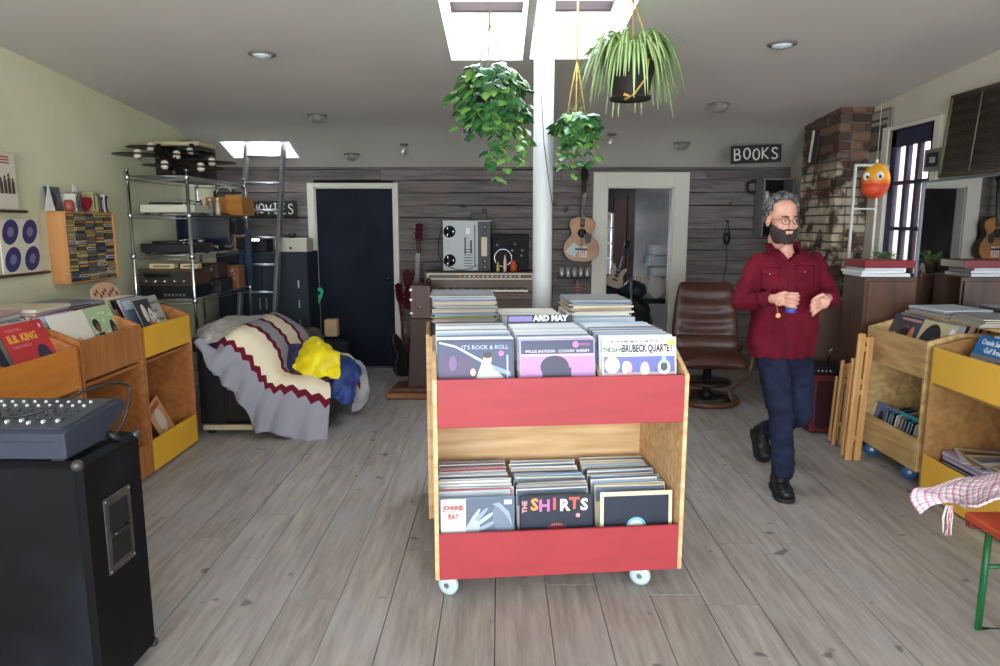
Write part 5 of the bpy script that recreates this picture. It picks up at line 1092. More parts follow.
# ---- string instruments
def guitar(name, loc, rot, S, top, side, label, cat='guitar', electric=False, guard=None, neck_c=(60, 42, 32), head_c=(28, 24, 24)):
    """built lying in the x-z plane, soundboard facing -y; z up the neck, origin at the bottom of the body"""
    e = empty(name, loc, 0, label, cat); e.rotation_euler = rot
    if electric: prof = [(0, 0), (.11, .01), (.165, .08), (.15, .17), (.115, .23), (.13, .3), (.15, .37), (.12, .4), (.07, .34), (.03, .31), (-.03, .31), (-.06, .36), (-.11, .42), (-.15, .37), (-.14, .29), (-.115, .22), (-.15, .15), (-.165, .08), (-.11, .01)]
    else: prof = [(0, 0), (.1, .008), (.175, .06), (.2, .14), (.18, .22), (.125, .285), (.12, .33), (.145, .4), (.135, .46), (.07, .495), (0, .5), (-.07, .495), (-.135, .46), (-.145, .4), (-.12, .33), (-.125, .285), (-.18, .22), (-.2, .14), (-.175, .06), (-.1, .008)]
    cl = crom([V((a * S, b * S, 0)) for a, b in prof] + [V((0, 0, 0))], 4)[:-1]; pl = [(p.x, p.y) for p in cl]
    d = .045 * S if electric else .1 * S
    m = MB(); m.prism(pl, 0, d, 'y', 1, True); o = m.build('body', [MORG, side], e)
    m = MB(); m.prism([(a * .975, b * .975 + .006 * S) for a, b in pl], -.0025, 0.0, 'y', 0); m.build('soundboard', [top], e)
    nl = .4 * S; bt = (.31 if electric else .49) * S
    m = MB(); m.box(-.024 * S, .024 * S, -.012 * S, .012 * S, bt - .1 * S, bt + nl, 0, .003)
    for k in range(14): z = bt + nl * (1 - .94 ** (k * 1.4)); m.box(-.024 * S, .024 * S, -.0135 * S, -.012 * S, z, z + .002, 1)
    m.build('neck', [mat('neck_%d' % neck_c[0], neck_c, .6, spec=.1), STEEL], e)
    m = MB(); z0 = bt + nl; m.prism([(-.026 * S, z0), (.026 * S, z0), (.042 * S, z0 + .05 * S), (.038 * S, z0 + .17 * S), (0, z0 + .185 * S), (-.038 * S, z0 + .17 * S), (-.042 * S, z0 + .05 * S)], -.004 * S, .012 * S, 'y'); hd = m.build('headstock', [mat('head_%d' % head_c[0], head_c, .6, spec=.1)], e)
    for s in (-1, 1):
        for k in range(3): m = MB(); m.cyl((s * .03 * S, .004, z0 + (.05 + .045 * k) * S), (s * .058 * S, .004, z0 + (.05 + .045 * k) * S), .006 * S, 8); m.build('tuning_peg', [STEEL], hd)
    m = MB()
    if electric:
        for z in (.12, .2, .27): m.box(-.045 * S, .045 * S, -.012, -.003, z * S, (z + .03) * S, 0, .003)
    else:
        m.lathe([(.05 * S, 0), (.05 * S, .001), (0, .001)], 24, 0, (0, -.0028, .32 * S), (0, -1, 0))
        m.box(-.07 * S, .07 * S, -.014, -.003, .13 * S, .15 * S, 0, .003)
        if guard: m.prism([(.02 * S, .3 * S), (.06 * S, .33 * S), (.11 * S, .3 * S), (.1 * S, .22 * S), (.05 * S, .2 * S)], -.0045, -.003, 'y', 0)
    m.build('bridge' if not electric else 'pickup', [BLACK], e)
    m = MB(); [m.cyl((x * S, -.016 * S, .14 * S), (x * S * .7, -.014 * S, z0 + .02), .0008, 4) for x in (-.018, -.011, -.004, .004, .011, .018)]; m.build('strings', [STEEL], e)
    return e
g = at(581, 262, 7.22)
e = guitar('acoustic_guitar', (g.x, 7.25, g.z), (R(-3), R(2), 0), .93, mat('spruce_top', (166, 112, 52), .35, c2=(140, 88, 36), nscale=4), MORG, 'worn acoustic guitar with stickers hanging on the board wall left of the doorway', guard=True)
m = MB(); m.prism([(-.17, .1), (-.06, .04), (-.02, .15), (-.08, .2)], -.0048, -.0042, 'y', 0); m.prism([(-.02, .05), (.06, .05), (.06, .16), (-.02, .16)], -.0052, -.0046, 'y', 1)
for k in range(3): m.box(-.01 + .022 * k, .0 + .022 * k, -.0056, -.0052, .06, .15, 2)
m.build('sticker', [mat('sticker_pale', (186, 196, 190), .5), mat('sticker_white', (214, 206, 198), .5), mat('sticker_red', (170, 50, 50), .5)], e)
m = MB(); m.tube([(0, .02, .93 * .98), (0, .09, .93 * 1.02)], .006, 6); m.build('wall_hook', [BLACK], e)
g = at(421, 222, 7.2)
e = guitar('electric_guitar', (at(416, 300, 7.15).x, 7.1, g.z - .9), (R(-5), R(3), 0), 1.0, mat('dark_red_lacquer', (64, 10, 18), .6, spec=.1), mat('dark_red_lacquer', (64, 10, 18), .6, spec=.1), 'electric guitar with a dark red headstock leaning on the board wall', electric=True, neck_c=(84, 58, 48), head_c=(60, 8, 18))
# black guitar leaning near the navy door
g = at(406, 277, 6.75)
e = guitar('bass_guitar', (at(407, 340, 6.7).x + .05, 6.5, g.z - .93), (R(-9), R(0), R(50)), 1.0, BLACK, BLACK, 'black guitar leaning beside the navy door, left of the brown cabinet', electric=True, neck_c=(70, 30, 28), head_c=(60, 20, 22))
# brown cabinet on a slab
MBRN = ply('brown_cabinet', (96, 56, 38), (66, 36, 24), 'z', .45, .4)
s0, s1 = atZ(386, 400, 0), atZ(430, 400, 0)
m = MB(); m.box(s0.x, s0.x + .52, 6.02, 6.42, 0, .055, 0, .012); m.box(s0.x + .05, s0.x + .5, 6.08, 6.4, .055, .09, 1, .008); o = m.build('wooden_slab', [ply('slab_wood', (146, 98, 54), (104, 64, 34), 'x', .6, .6), MBRN]); tag(o, 'thick wooden slab on the floor left of the rear bin', 'wood slab')
c0 = at(408, 387, 6.15).x
e = empty('brown_cabinet', (c0, 6.15, .09), 0, 'narrow dark brown wooden cabinet standing on the floor slab', 'cabinet')
zt2 = at(415, 318, 6.2).z - .09
m = MB(); m.prism([(0, 0), (.27, 0), (.22, zt2), (.035, zt2)], 0, .22, 'y'); o = m.build('lower_case', [mat('dark_cocoa', (58, 34, 26), .5)], e); bev(o, .006)
zt3 = at(415, 285, 6.2).z - .09
m = MB(); m.box(.035, .22, .01, .21, zt2, zt3, 0, .006); u = m.build('upper_case', [MBRN], e)
m = MB()
for z in (.04, .16, .25): m.box(.03, .055, .004, .012, zt2 + z, zt2 + z + .02, 0, .001)
m.lathe([(.014, 0), (.014, .01), (0, .012)], 12, 0, (.12, .01, zt2 + .1), (0, -1, 0)); m.build('hinge', [STEEL], u)
m = MB(); q = at(428, 283, 6.2); b0 = V((0, 0, 0)); m.ball((q.x, 6.25, zt3 + .09 + .03), (.028, .028, .03)); o = m.build('small_globe', [mat('dark_ball', (40, 34, 34), .4)]); tag(o, 'small dark ball on top of the brown cabinet', 'ball')
# cups under the guitar
for k in range(5):
    q = at(562 + 6.4 * k, 277, 7.3); r = .025
    e = empty('metal_cup', (q.x, 7.34, q.z), 0, 'small silver cup in the row hanging under the acoustic guitar', 'cup', 'silver cups under the acoustic guitar')
    m = MB(); m.lathe([(r * .8, 0), (r, .015), (r, .1), (r * .92, .1), (r * .9, .012), (0, .012)], 16); m.build('body', [mat('tarnished_silver', (176, 174, 170), .35, .4)], e)
    m = MB(); m.tube([(r, 0, .08), (r + .012, 0, .07), (r + .012, 0, .04), (r, 0, .03)], .003, 6); m.build('handle', [STEEL], e)
q0, q1 = at(557, 278, 7.34), at(590, 278, 7.34); m = MB(); m.box(q0.x, q1.x, 7.31, 7.41, q0.z - .008, q0.z, 0, .002); o = m.build('wall_shelf', [BLACK]); tag(o, 'narrow black wall shelf holding the row of silver cups', 'shelf')
q = at(578, 302, 7.25); m = MB(); m.box(q.x - .022, q.x + .022, 7.33, 7.36, q.z - .25, at(578, 279, 7.3).z - .01, 0, .004)
for k in range(8): m.box(q.x - .04, q.x + .04, 7.325, 7.335, q.z - .04 + .03 * k, q.z - .03 + .03 * k, 1, .002)
o = m.build('instrument_neck', [mat('reddish_neck', (96, 50, 40), .45), mat('neck_dots', (150, 110, 96), .5)]); tag(o, 'reddish brown stringed instrument neck below the silver cups', 'instrument')
# hanging black thing, wreath, wall cabinet
e = empty('wall_telephone', at(727, 236, 7.36), 0, 'small black object hanging on a hook on the board wall right of the doorway', 'wall hook')
m = MB(); m.ball((0, 0, -.03), (.035, .03, .065), 12); m.build('body', [BLACK], e)
m = MB(); m.tube([(-.03, 0, .02), (0, .0, .15), (.03, 0, .02)], .006, 6); m.tube([(0, .03, .15), (0, -.01, .16), (0, -.02, .14)], .006, 6); m.build('hook', [BLACK], e)
m = MB(); m.tube(crom([(0, 0, -.09), (.02, .02, -.3), (-.01, .02, -.5), (.05, .02, -.62), (.12, .02, -.66)], 5), .003, 5); m.build('cord', [BLACK], e)
q = at(753, 187, 7.36); m = MB(); rnd = random.Random(3)
for k in range(3): m.tube([(q.x + (.06 + .012 * sin(5 * t + k)) * cos(t), 7.37 + .01 * sin(3 * t + k), q.z + (.06 + .012 * sin(4 * t + k * 2)) * sin(t)) for t in [2 * pi * i / 26 for i in range(26)]], .009, 6, closed=True)
o = m.build('dried_wreath', [mat('dried_twigs', (52, 36, 32), .9)]); tag(o, 'dark dried twig wreath on the board wall under the BOOKS sign', 'wreath')
q0, q1 = at(764, 212, 7.1), at(797, 178, 7.1)
e = empty('wall_cabinet', (q0.x, 7.14, q0.z - .25), 0, 'dark open bookcase with a few upright books behind the person', 'bookcase'); w = q1.x - q0.x; h = q1.z - q0.z + .25
m = MB(); m.box(0, .015, 0, .25, 0, h, 1, .002); m.box(w - .015, w, 0, .25, 0, h, 1, .002); m.box(.015, w - .015, 0, .25, 0, .015, 0); m.box(.015, w - .015, 0, .25, h - .015, h, 1, .001); m.box(.015, w - .015, .24, .25, .015, h - .015, 0); m.box(.015, w - .015, 0, .24, h * .42, h * .42 + .012, 0); m.build('frame', [DARK, mat('grey_metal_edge', (120, 122, 122), .5)], e)
for k, (x, t, hh_, c, nm) in enumerate(((.03, .03, .2, (176, 172, 160), 'pale'), (.065, .02, .18, (90, 76, 60), 'brown'), (.1, .022, .19, (60, 60, 62), 'charcoal'), (.15, .03, .185, (176, 160, 110), 'straw coloured'), (.2, .022, .19, (70, 80, 76), 'grey-green'), (.24, .025, .2, (44, 42, 44), 'black'))):
    m = MB(); m.box(0, t, 0, .15, 0, hh_, 0, .002); m.box(.002, t - .002, -.0006, 0, hh_ * .7, hh_ * .8, 1); o = m.build('book', [mat('book_%d' % k, c, .6), MEDGE], None, (q0.x + x, 7.16, q0.z - .25 + h * .42 + .0125)); tag(o, 'upright %s book in the dark bookcase behind the person' % nm, 'book')
# ---- contents of the storeroom behind the doorway
for k in range(5):
    c_ = [(206, 212, 222), (214, 216, 220), (196, 200, 208), (180, 190, 204), (206, 208, 212)][k]
    m = MB(); z = .68 + k * .13; w_ = .16 + .02 * (k % 2); m.M = T(1.93 + .012 * (k % 3), 8.3, z) @ RZ(.1 * k - .2); m.box(-w_, w_, -.12, .12, 0, .118, 0, .012); m.box(-w_ - .006, w_ + .006, -.126, .126, .098, .112, 0, .004)
    o = m.build('storage_tub', [mat('tub_%d' % k, c_, .5)]); tag(o, ['lowest pale storage tub of the stack', 'second pale storage tub from the bottom of the stack', 'middle pale storage tub of the stack', 'fourth pale storage tub from the bottom of the stack', 'topmost pale storage tub of the stack'][k] + ' in the storeroom', 'storage tub')
m = MB(); m.box(1.7, 2.3, 8.1, 8.6, .63, .68, 0, .004); [m.box(x, x + .04, y, y + .04, 0, .63, 0) for x in (1.71, 2.24) for y in (8.12, 8.54)]; o = m.build('work_table', [BLACK]); tag(o, 'dark table in the storeroom under the pale tubs', 'table')
e = guitar('cello_case_guitar', (at(612, 300, 7.75).x, 7.75, .86), (R(-8), R(20), 0), .62, mat('pale_taupe_wood', (168, 150, 136), .5), mat('pale_taupe_wood', (168, 150, 136), .5), 'pale pointed guitar leaning inside the storeroom doorway', electric=True, neck_c=(40, 34, 34))
e.name = 'pale_guitar'
m = MB(); q = at(637, 292, 8.0); m.cyl((q.x, 8.0, q.z - .28), (q.x + .02, 8.05, q.z + .18), .04, 18); o = m.build('paper_roll', [mat('kraft_paper', (206, 178, 140), .7)]); tag(o, 'tan paper roll standing in the storeroom doorway', 'paper roll')
def blob(name, c, r, m_, lab, cat, seed=0, n=.35):
    m = MB(); m.ball((0, 0, 0), r, 28, 0, 18); o = m.build(name, [m_], None, c)
    for v in o.data.vertices: v.co += v.co * (n * noise.noise(v.co * 9 + V((seed, 0, 0))) + .5 * n * noise.noise(v.co * 24))
    return tag(o, lab, cat)
blob('dark_bag', (at(632, 312, 7.9).x, 7.9, .82), (.15, .13, .10), mat('dark_navy_nylon', (26, 32, 48), .6), 'lumpy dark navy bag in the storeroom doorway', 'bag', 2)
blob('dark_bag', (at(632, 330, 7.8).x, 7.86, .5), (.22, .18, .22), mat('black_nylon', (18, 18, 22), .6), 'lumpy black bag on the storeroom floor', 'bag', 5)
blob('paper_bag', (at(656, 308, 7.8).x, 7.85, .85), (.12, .1, .12), mat('grey_paper', (176, 170, 166), .8), 'crumpled grey paper bag below the pale tubs', 'bag', 8)
m = MB(); m.cyl((at(631, 300, 7.7).x, 7.7, 0), (at(631, 300, 7.7).x, 7.7, .98), .012, 10); m.lathe([(.1, 0), (.1, .01), (.015, .02)], 20, 0, (at(631, 300, 7.7).x, 7.7, 0)); o = m.build('microphone_stand', [STEEL]); tag(o, 'thin metal stand in front of the navy bag in the doorway', 'stand')
# ================================================================ BROWN RECLINER
MLEA = mat('brown_leather', (84, 46, 36), .36, var=.35, nscale=7, bump=.15, spec=.5)
MBASE = mat('dark_bentwood', (84, 56, 38), .4)
e = empty('recliner_chair', (1.83, 5.95, 0), R(-6), 'worn brown leather recliner on a round wooden base near the doorway', 'chair')
m = MB(); m.tube([(.26 * cos(t), .26 * sin(t) + .02, .025) for t in [2 * pi * i / 40 for i in range(40)]], .025, 10, closed=True); m.build('base_ring', [MBASE], e)
m = MB(); m.box(-.24, .24, -.012, .055, .02, .045, 0, .006); m.lathe([(.055, .03), (.05, .09), (.035, .1), (.035, .3), (.09, .31), (.09, .33)], 24, 0, (0, .02, 0)); m.build('swivel_column', [BLACK], e)
m = MB(); m.lathe([(.0, .16), (.2, .17), (.21, .185), (.2, .2), (0, .2)], 28, 0, (0, .02, 0)); m.build('swivel_disc', [mat('dark_bentwood_top', (46, 34, 28), .35)], e)
for s in (-1, 1):
    m = MB(); m.tube(crom([(s * .30, -.12, .40), (s * .315, -.16, .30), (s * .24, -.12, .2), (s * .17, -.1, .12), (s * .2, -.12, .05), (s * .24, -.05, .035)], 5), .017, 8, flat=.6); m.tube(crom([(s * .31, .22, .42), (s * .33, .1, .5), (s * .345, -.12, .44), (s * .315, -.16, .32)], 5), .018, 8, flat=.7); m.build('bentwood_arm', [MBASE], e)
def cushion(name, W0, W1, h, d, M_, creases=0):
    mb = MB()
    def f(u, v):
        # closed pillow: u around, v along height
        t = 2 * pi * u; hw = (W0 + (W1 - W0) * v) / 2; ex = .42
        pin = min(1, (sin(pi * min(max(v, .0), 1)) + .001) ** .28)
        cx = abs(cos(t)) ** ex * (1 if cos(t) >= 0 else -1); cy = abs(sin(t)) ** ex * (1 if sin(t) >= 0 else -1)
        x = hw * cx * (.80 + .2 * pin); y = d / 2 * cy * pin
        y += -.014 * creases * sin(v * 30 + 1.2 * cos(x * 6)) * (1 if cy < 0 else 0) * max(0, 1 - (x / hw) ** 2) * .6
        y += .07 * (x / hw) ** 2 * (-.3)
        return (x, y, h * v)
    mb.grid(f, 64, 40); mb.poly([f(i / 64, 0) for i in range(64)][::-1]); mb.poly([f(i / 64, 1) for i in range(64)])
    o = mb.build(name, [MLEA], e); o.matrix_local = M_; return o
cushion('seat_cushion', .60, .58, .5, .15, T(0, -.27, .40) @ RX(-pi / 2 + .02) @ RZ(pi), 0)
cushion('backrest', .62, .50, .63, .13, T(0, .2, .42) @ RX(-.2), 1)
cushion('lumbar_cushion', .58, .56, .17, .16, T(0, .135, .41) @ RX(-.12), 0)
# ================================================================ BRICK CHIMNEY
CX0, CY0, CY1 = 2.775, 5.82, 6.5
def brick_mat(paint):
    m = bpy.data.materials.new('old_brick'); m.use_nodes = True; nt = m.node_tree; N = nt.nodes; L = nt.links; b = N['Principled BSDF']; b.inputs['Roughness'].default_value = .9
    g = N.new('ShaderNodeNewGeometry'); cr = N.new('ShaderNodeValToRGB'); el = cr.color_ramp.elements
    cols = [(84, 54, 44), (66, 42, 34), (104, 70, 56), (54, 40, 34), (112, 84, 68)]
    el[0].color = lin(cols[0]); el[1].position = .25; el[1].color = lin(cols[1])
    for i, c in enumerate(cols[2:]): q = el.new(.45 + .2 * i); q.color = lin(c)
    L.new(g.outputs['Random Per Island'], cr.inputs[0])
    tc = N.new('ShaderNodeTexCoord'); n = N.new('ShaderNodeTexNoise'); n.inputs['Scale'].default_value = 7; n.inputs['Detail'].default_value = 5; L.new(tc.outputs['Object'], n.inputs[0])
    sx = N.new('ShaderNodeSeparateXYZ'); L.new(tc.outputs['Object'], sx.inputs[0])
    z = N.new('ShaderNodeMapRange'); z.inputs[1].default_value = 2.15; z.inputs[2].default_value = 1.95; L.new(sx.outputs[2], z.inputs[0])
    s = N.new('ShaderNodeMapRange'); s.inputs[1].default_value = .46; s.inputs[2].default_value = .56; L.new(n.outputs[0], s.inputs[0])
    mu = N.new('ShaderNodeMath'); mu.operation = 'MULTIPLY'; L.new(z.outputs[0], mu.inputs[0]); L.new(s.outputs[0], mu.inputs[1]); m2 = N.new('ShaderNodeMath'); m2.operation = 'MULTIPLY'; m2.inputs[1].default_value = .75; L.new(mu.outputs[0], m2.inputs[0])
    mx = N.new('ShaderNodeMix'); mx.data_type = 'RGBA'; mx.inputs[7].default_value = lin(paint); L.new(m2.outputs[0], mx.inputs[0]); L.new(cr.outputs[0], mx.inputs[6]); L.new(mx.outputs[2], b.inputs['Base Color'])
    bp = N.new('ShaderNodeBump'); bp.inputs['Strength'].default_value = .6; bp.inputs['Distance'].default_value = .01; L.new(n.outputs[0], bp.inputs['Height']); L.new(bp.outputs[0], b.inputs['Normal']); return m
mb = MB(); rnd = random.Random(9); z = 0; r = 0
while z < 2.46:
    off = (.105 if r % 2 else 0)
    y = CY0 - off
    while y < CY1:
        ya, yb = max(y, CY0), min(y + .205, CY1)
        if yb - ya > .03: mb.box(CX0 - rnd.uniform(0, .008), CX0 + .09, ya + (.0 if ya == CY0 else .004), yb - .004, z, z + .062, 0, .006)
        y += .213
    x = CX0 + .1 - off
    while x < XR:
        xa, xb = max(x, CX0 + .093), min(x + .205, XR)
        if xb - xa > .03: mb.box(xa, xb - .006, CY0 - rnd.uniform(0, .008), CY0 + .09, z, z + .062, 0, .006)
        x += .213
    z += .0745; r += 1
mb.box(CX0 + .012, XR, CY0 + .012, CY1, 0, 2.5, 1)
o = mb.build('brick_chimney', [brick_mat((196, 186, 164)), mat('old_mortar', (104, 95, 84), .95, var=.4, nscale=9)]); o.name = 'wall_chimney'; struct(o)
e = empty('picture', at(815, 147, 6.0), 0, 'small leaning pale picture on the left face of the brick chimney', 'picture'); q = atX(815, 147, CX0 - .02); e.location = q; e.rotation_euler = (R(12), 0, 0)
m = MB(); m.box(-.012, 0, -.07, .07, -.14, .14, 0, .002); m.build('frame', [mat('dark_frame', (46, 42, 40), .5)], e); m = MB(); m.box(-.014, -.012, .02, .065, -.135, .135, 0); m.build('mount', [WHITE], e)
# ================================================================ RIGHT WALL THINGS
a, b = atX(867, 160, XR - .01), atX(884, 118, XR - .01)
e = empty('poster', (XR - .012, (a.y + b.y) / 2 - .06, (a.z + b.z) / 2), pi / -2, 'framed grey printed poster high on the cream wall beside the chimney', 'poster')
m = MB(); m.box(-.17, .17, -.01, .01, -.22, .22, 0, .003); m.build('frame', [mat('taupe_frame', (120, 112, 100), .6)], e)
m = MB(); m.box(-.15, .15, -.011, -.01, -.2, .2, 0); m.box(-.13, .12, -.0118, -.011, -.1, .1, 1); m.box(-.1, .05, -.0122, -.0118, -.06, .05, 2); m.box(-.13, .13, -.0118, -.011, .13, .15, 1); m.build('print', [mat('poster_grey', (150, 144, 132), .6), mat('poster_dark', (72, 70, 64), .6), mat('poster_mid', (104, 96, 84), .6)], e)
# white thin frame standing before the chimney
q0, q1 = at(848, 258, 5.5), at(873, 258, 5.5); q1.z = at(871, 164, 5.5).z
e = empty('screen_panel', (q0.x, 5.5, q0.z), 0, 'tall thin white frame standing before the brick chimney', 'frame'); w, h = q1.x - q0.x, q1.z - q0.z
m = MB()
m.box(0, .018, 0, .02, -q0.z, h, 0, .002); m.box(w - .018, w, 0, .02, -q0.z, h, 0, .002); m.box(.018, w - .018, 0, .02, h - .018, h, 0, .002); m.box(.018, w - .018, 0, .02, h * .52, h * .52 + .012, 0, .001); m.box(.018, w - .018, 0, .02, -q0.z + .1, -q0.z + .12, 0, .001)
m.build('frame_bars', [mat('frame_white', (200, 202, 196), .5)], e)
# round orange papier mache mask
q = at(875.5, 181, 5.53)
e = empty('papier_mache_head', q, R(-38), 'orange and yellow papier mache bird head with white eyes hanging by the door', 'ornament')
m = MB(); m.ball((0, 0, 0), (.105, .1, .14), 24, 0, 16); o = m.build('head', [None], e)
def grad_mat():
    m = bpy.data.materials.new('orange_yellow_paint'); m.use_nodes = True; nt = m.node_tree; N = nt.nodes; L = nt.links; b = N['Principled BSDF']; b.inputs['Roughness'].default_value = .5
    tc = N.new('ShaderNodeTexCoord'); n = N.new('ShaderNodeTexNoise'); n.inputs['Scale'].default_value = 14; L.new(tc.outputs['Object'], n.inputs[0]); sx = N.new('ShaderNodeSeparateXYZ'); L.new(tc.outputs['Object'], sx.inputs[0])
    ad = N.new('ShaderNodeMath'); ad.operation = 'MULTIPLY_ADD'; ad.inputs[1].default_value = .06; L.new(n.outputs[0], ad.inputs[0]); L.new(sx.outputs[2], ad.inputs[2])
    mr = N.new('ShaderNodeMapRange'); mr.inputs[1].default_value = .0; mr.inputs[2].default_value = .06; L.new(ad.outputs[0], mr.inputs[0])
    mx = N.new('ShaderNodeMix'); mx.data_type = 'RGBA'; mx.inputs[6].default_value = lin((214, 84, 40)); mx.inputs[7].default_value = lin((226, 160, 40)); L.new(mr.outputs[0], mx.inputs[0]); L.new(mx.outputs[2], b.inputs['Base Color']); return m
o.data.materials[0] = grad_mat()
m = MB(); m.ball((-.005, -.05, -.062), (.088, .064, .062), 18, 0, 10); m.build('beak', [mat('beak_orange', (206, 72, 36), .5)], e)
for s in (-1, 1):
    m = MB(); m.ball((s * .045 - .005, -.078, .035), (.028, .022, .034), 14, 0, 8); y_ = m.build('eye', [WHITE], e); m = MB(); m.ball((s * .045 + .003, -.098, .028), (.011, .006, .013), 10, 0, 6); m.build('pupil', [BLACK], y_)
m = MB(); m.cyl((0, 0, .13), (0, 0, .165), .012, 10); m.build('knot', [WHITE], e); m = MB(); m.cyl((0, 0, .16), (0, 0, ceil_z(5.53) - q.z - .01), .0015, 5); m.build('string', [WHITE], e)
# mirror
mt = atX(925, 152, XR - .03); mbm = atX(914.5, 298, XR - .03)
ym, zm0, zm1 = (mt.y + mbm.y) / 2, .97, 1.86
e = empty('wall_mirror', (XR, ym, 0), 0, 'large frameless-looking mirror on the right wall reflecting the room', 'mirror'); e['label'] = 'large thin framed mirror on the right wall reflecting guitar and doorway'
m = MB(); m.box(-.03, -.002, -1.9, 0, zm0, zm1, 0, .002); m.build('backing', [BLACK], e)
m = MB(); m.box(-.0315, -.03, -1.89, -.012, zm0 + .01, zm1 - .01); m.build('glass', [mat('mirror_silver', (214, 216, 216), .015, 1)], e)
m = MB(); m.box(-.042, -.03, -.016, 0.002, zm0, zm1, 0, .002); m.box(-.042, -.03, -1.9, -.016, zm1 - .012, zm1, 0, .002); m.box(-.042, -.03, -1.9, -.016, zm0, zm0 + .012, 0, .002); m.build('frame', [mat('mirror_frame', (120, 130, 140), .4)], e)
# woven blind
e = empty('bamboo_blind', (0, 0, 0), 0, 'dark woven bamboo blind hanging on the right wall above the mirror', 'blind')
tl, bl, br_, tr = atX(952.6, 99, 2.985), atX(939.5, 176, 2.93), None, None
L_ = 1.5; m = MB(); n = 46
for i in range(n):
    f = i / (n - 1); p = tl.lerp(bl, f); y0 = tl.y + (bl.y - tl.y) * f
    m.tube([(p.x + .003 * sin(i), y0, p.z), (p.x, y0 - L_, p.z - .0)], .0052, 6)
m.build('slats', [mat('dark_bamboo', (78, 70, 58), .8, c2=(56, 50, 42), nscale=18, stretch=(1, .3, 6))], e)
m = MB()
for p, q in ((tl, bl),): m.tube([p + V((-.008, -.01, 0)), q + V((-.008, -.01, 0))], .011, 8)
m.tube([tl + V((0, 0, .01)), tl + V((0, -L_, .01))], .014, 8); m.tube([bl, bl + V((0, -L_, 0))], .014, 8); m.tube([tl + V((-.008, -.3, 0)), bl + V((-.008, -.3, 0))], .005, 8)
m.build('border', [mat('bamboo_edge', (92, 84, 66), .7)], e)
# small framed thing at the mirror's corner
q = atX(933.5, 160, 2.96); e = empty('small_picture', q, -pi / 2 + R(10), 'small grey framed picture at the top corner of the mirror', 'picture')
m = MB(); m.box(-.075, .075, -.012, .012, -.075, .075, 0, .004); m.build('frame', [mat('grey_green_frame', (96, 98, 92), .5)], e); m = MB(); m.box(-.05, .05, -.014, -.012, -.045, .05, 0); m.box(-.02, .03, -.015, -.014, -.02, .02, 1); m.build('image', [BLACK, mat('image_grey', (140, 140, 134), .5)], e)
# dark cabinet with books
e = empty('dark_cabinet', (2.51, 4.74, 0), 0, 'dark brown wooden cabinet standing by the french door with books on it', 'cabinet')
m = MB(); m.box(0, .36, 0, .30, .03, 1.2, 0, .004); m.box(.015, .345, .015, .3, 0, .03, 0); m.build('carcass', [ply('dark_oak', (86, 58, 44), (60, 40, 30), 'z', .5, .5)], e)
m = MB(); m.box(.02, .34, -.012, 0, .06, 1.17, 0, .003); d_ = m.build('door', [ply('dark_oak_door', (96, 62, 46), (66, 44, 34), 'z', .5, .5)], e); m = MB(); m.lathe([(.006, 0), (.012, .014), (0, .02)], 12, 0, (.05, -.012, .7), (0, -1, 0)); m.build('knob', [STEEL], d_)
zb_ = 1.2015
for k, (x0, x1, y0, y1, t, c, lb_, nm) in enumerate(((-.03, .30, .0, .28, .022, (214, 216, 220), 'lowest white book of the pile on the dark brown cabinet', 'wb'), (-.02, .28, .01, .28, .018, (226, 226, 226), 'middle white book of the pile on the dark brown cabinet', 'wb2'), (.0, .27, .02, .27, .018, (206, 214, 222), 'upper white book of the pile on the dark brown cabinet', 'wb3'), (-.01, .34, .0, .28, .052, (128, 36, 44), 'thick dark red book on top of the pile on the dark brown cabinet', 'rb'))):
    e = empty('book', (2.51, 4.74, zb_), R((-2, 3, -3, 1)[k]), lb_, 'book')
    mm = mat('cover_' + nm, c, .5)
    m = MB(); m.box(x0, x1, y0, y1, 0, .003, 0, .001); m.box(x0, x1, y0, y1, t - .003, t, 0, .001); m.box(x0, x0 + .003, y0, y1, .003, t - .003, 0); m.box(x0, x1, y0, y0 + .003, .003, t - .003, 0); m.build('cover', [mm], e)
    m = MB(); m.box(x0 + .004, x1 - .005, y0 + (.004 if k < 3 else .0035), y1 - .004, .0032, t - .0032, 0); m.build('pages', [mat('page_paper', (222, 218, 208), .8)], e); zb_ += t + .0005
# potted herb by the door
def leaf_verts(L_, W_): return [(0, 0, 0), (W_ * .8, L_ * .3, .0), (W_, L_ * .5, -.002), (W_ * .6, L_ * .8, 0), (0, L_, -.004), (-W_ * .6, L_ * .8, 0), (-W_, L_ * .5, -.002), (-W_ * .8, L_ * .3, 0), (0, L_ * .5, .004)]
def add_leaf(mb, p, d, L_, W_, m=0, roll=0, heart=False):
    d = V(d).normalized(); q = d.to_track_quat('Y', 'Z').to_matrix().to_4x4(); old = mb.M; mb.M = old @ T(*p) @ q @ RY(roll)
    if heart: vs = [(0, .1 * L_, 0), (W_ * .45, 0, .0), (W_ * .9, L_ * .16, -.003), (W_, L_ * .4, -.006), (W_ * .6, L_ * .74, -.006), (0, L_, -.014), (-W_ * .6, L_ * .74, -.006), (-W_, L_ * .4, -.006), (-W_ * .9, L_ * .16, -.003), (-W_ * .45, 0, 0), (0, L_ * .45, .006)]
    else: vs = leaf_verts(L_, W_)
    n = len(vs) - 1; mb.add(vs, [(i, (i + 1) % n, n) for i in range(n)], m, True); mb.M = old
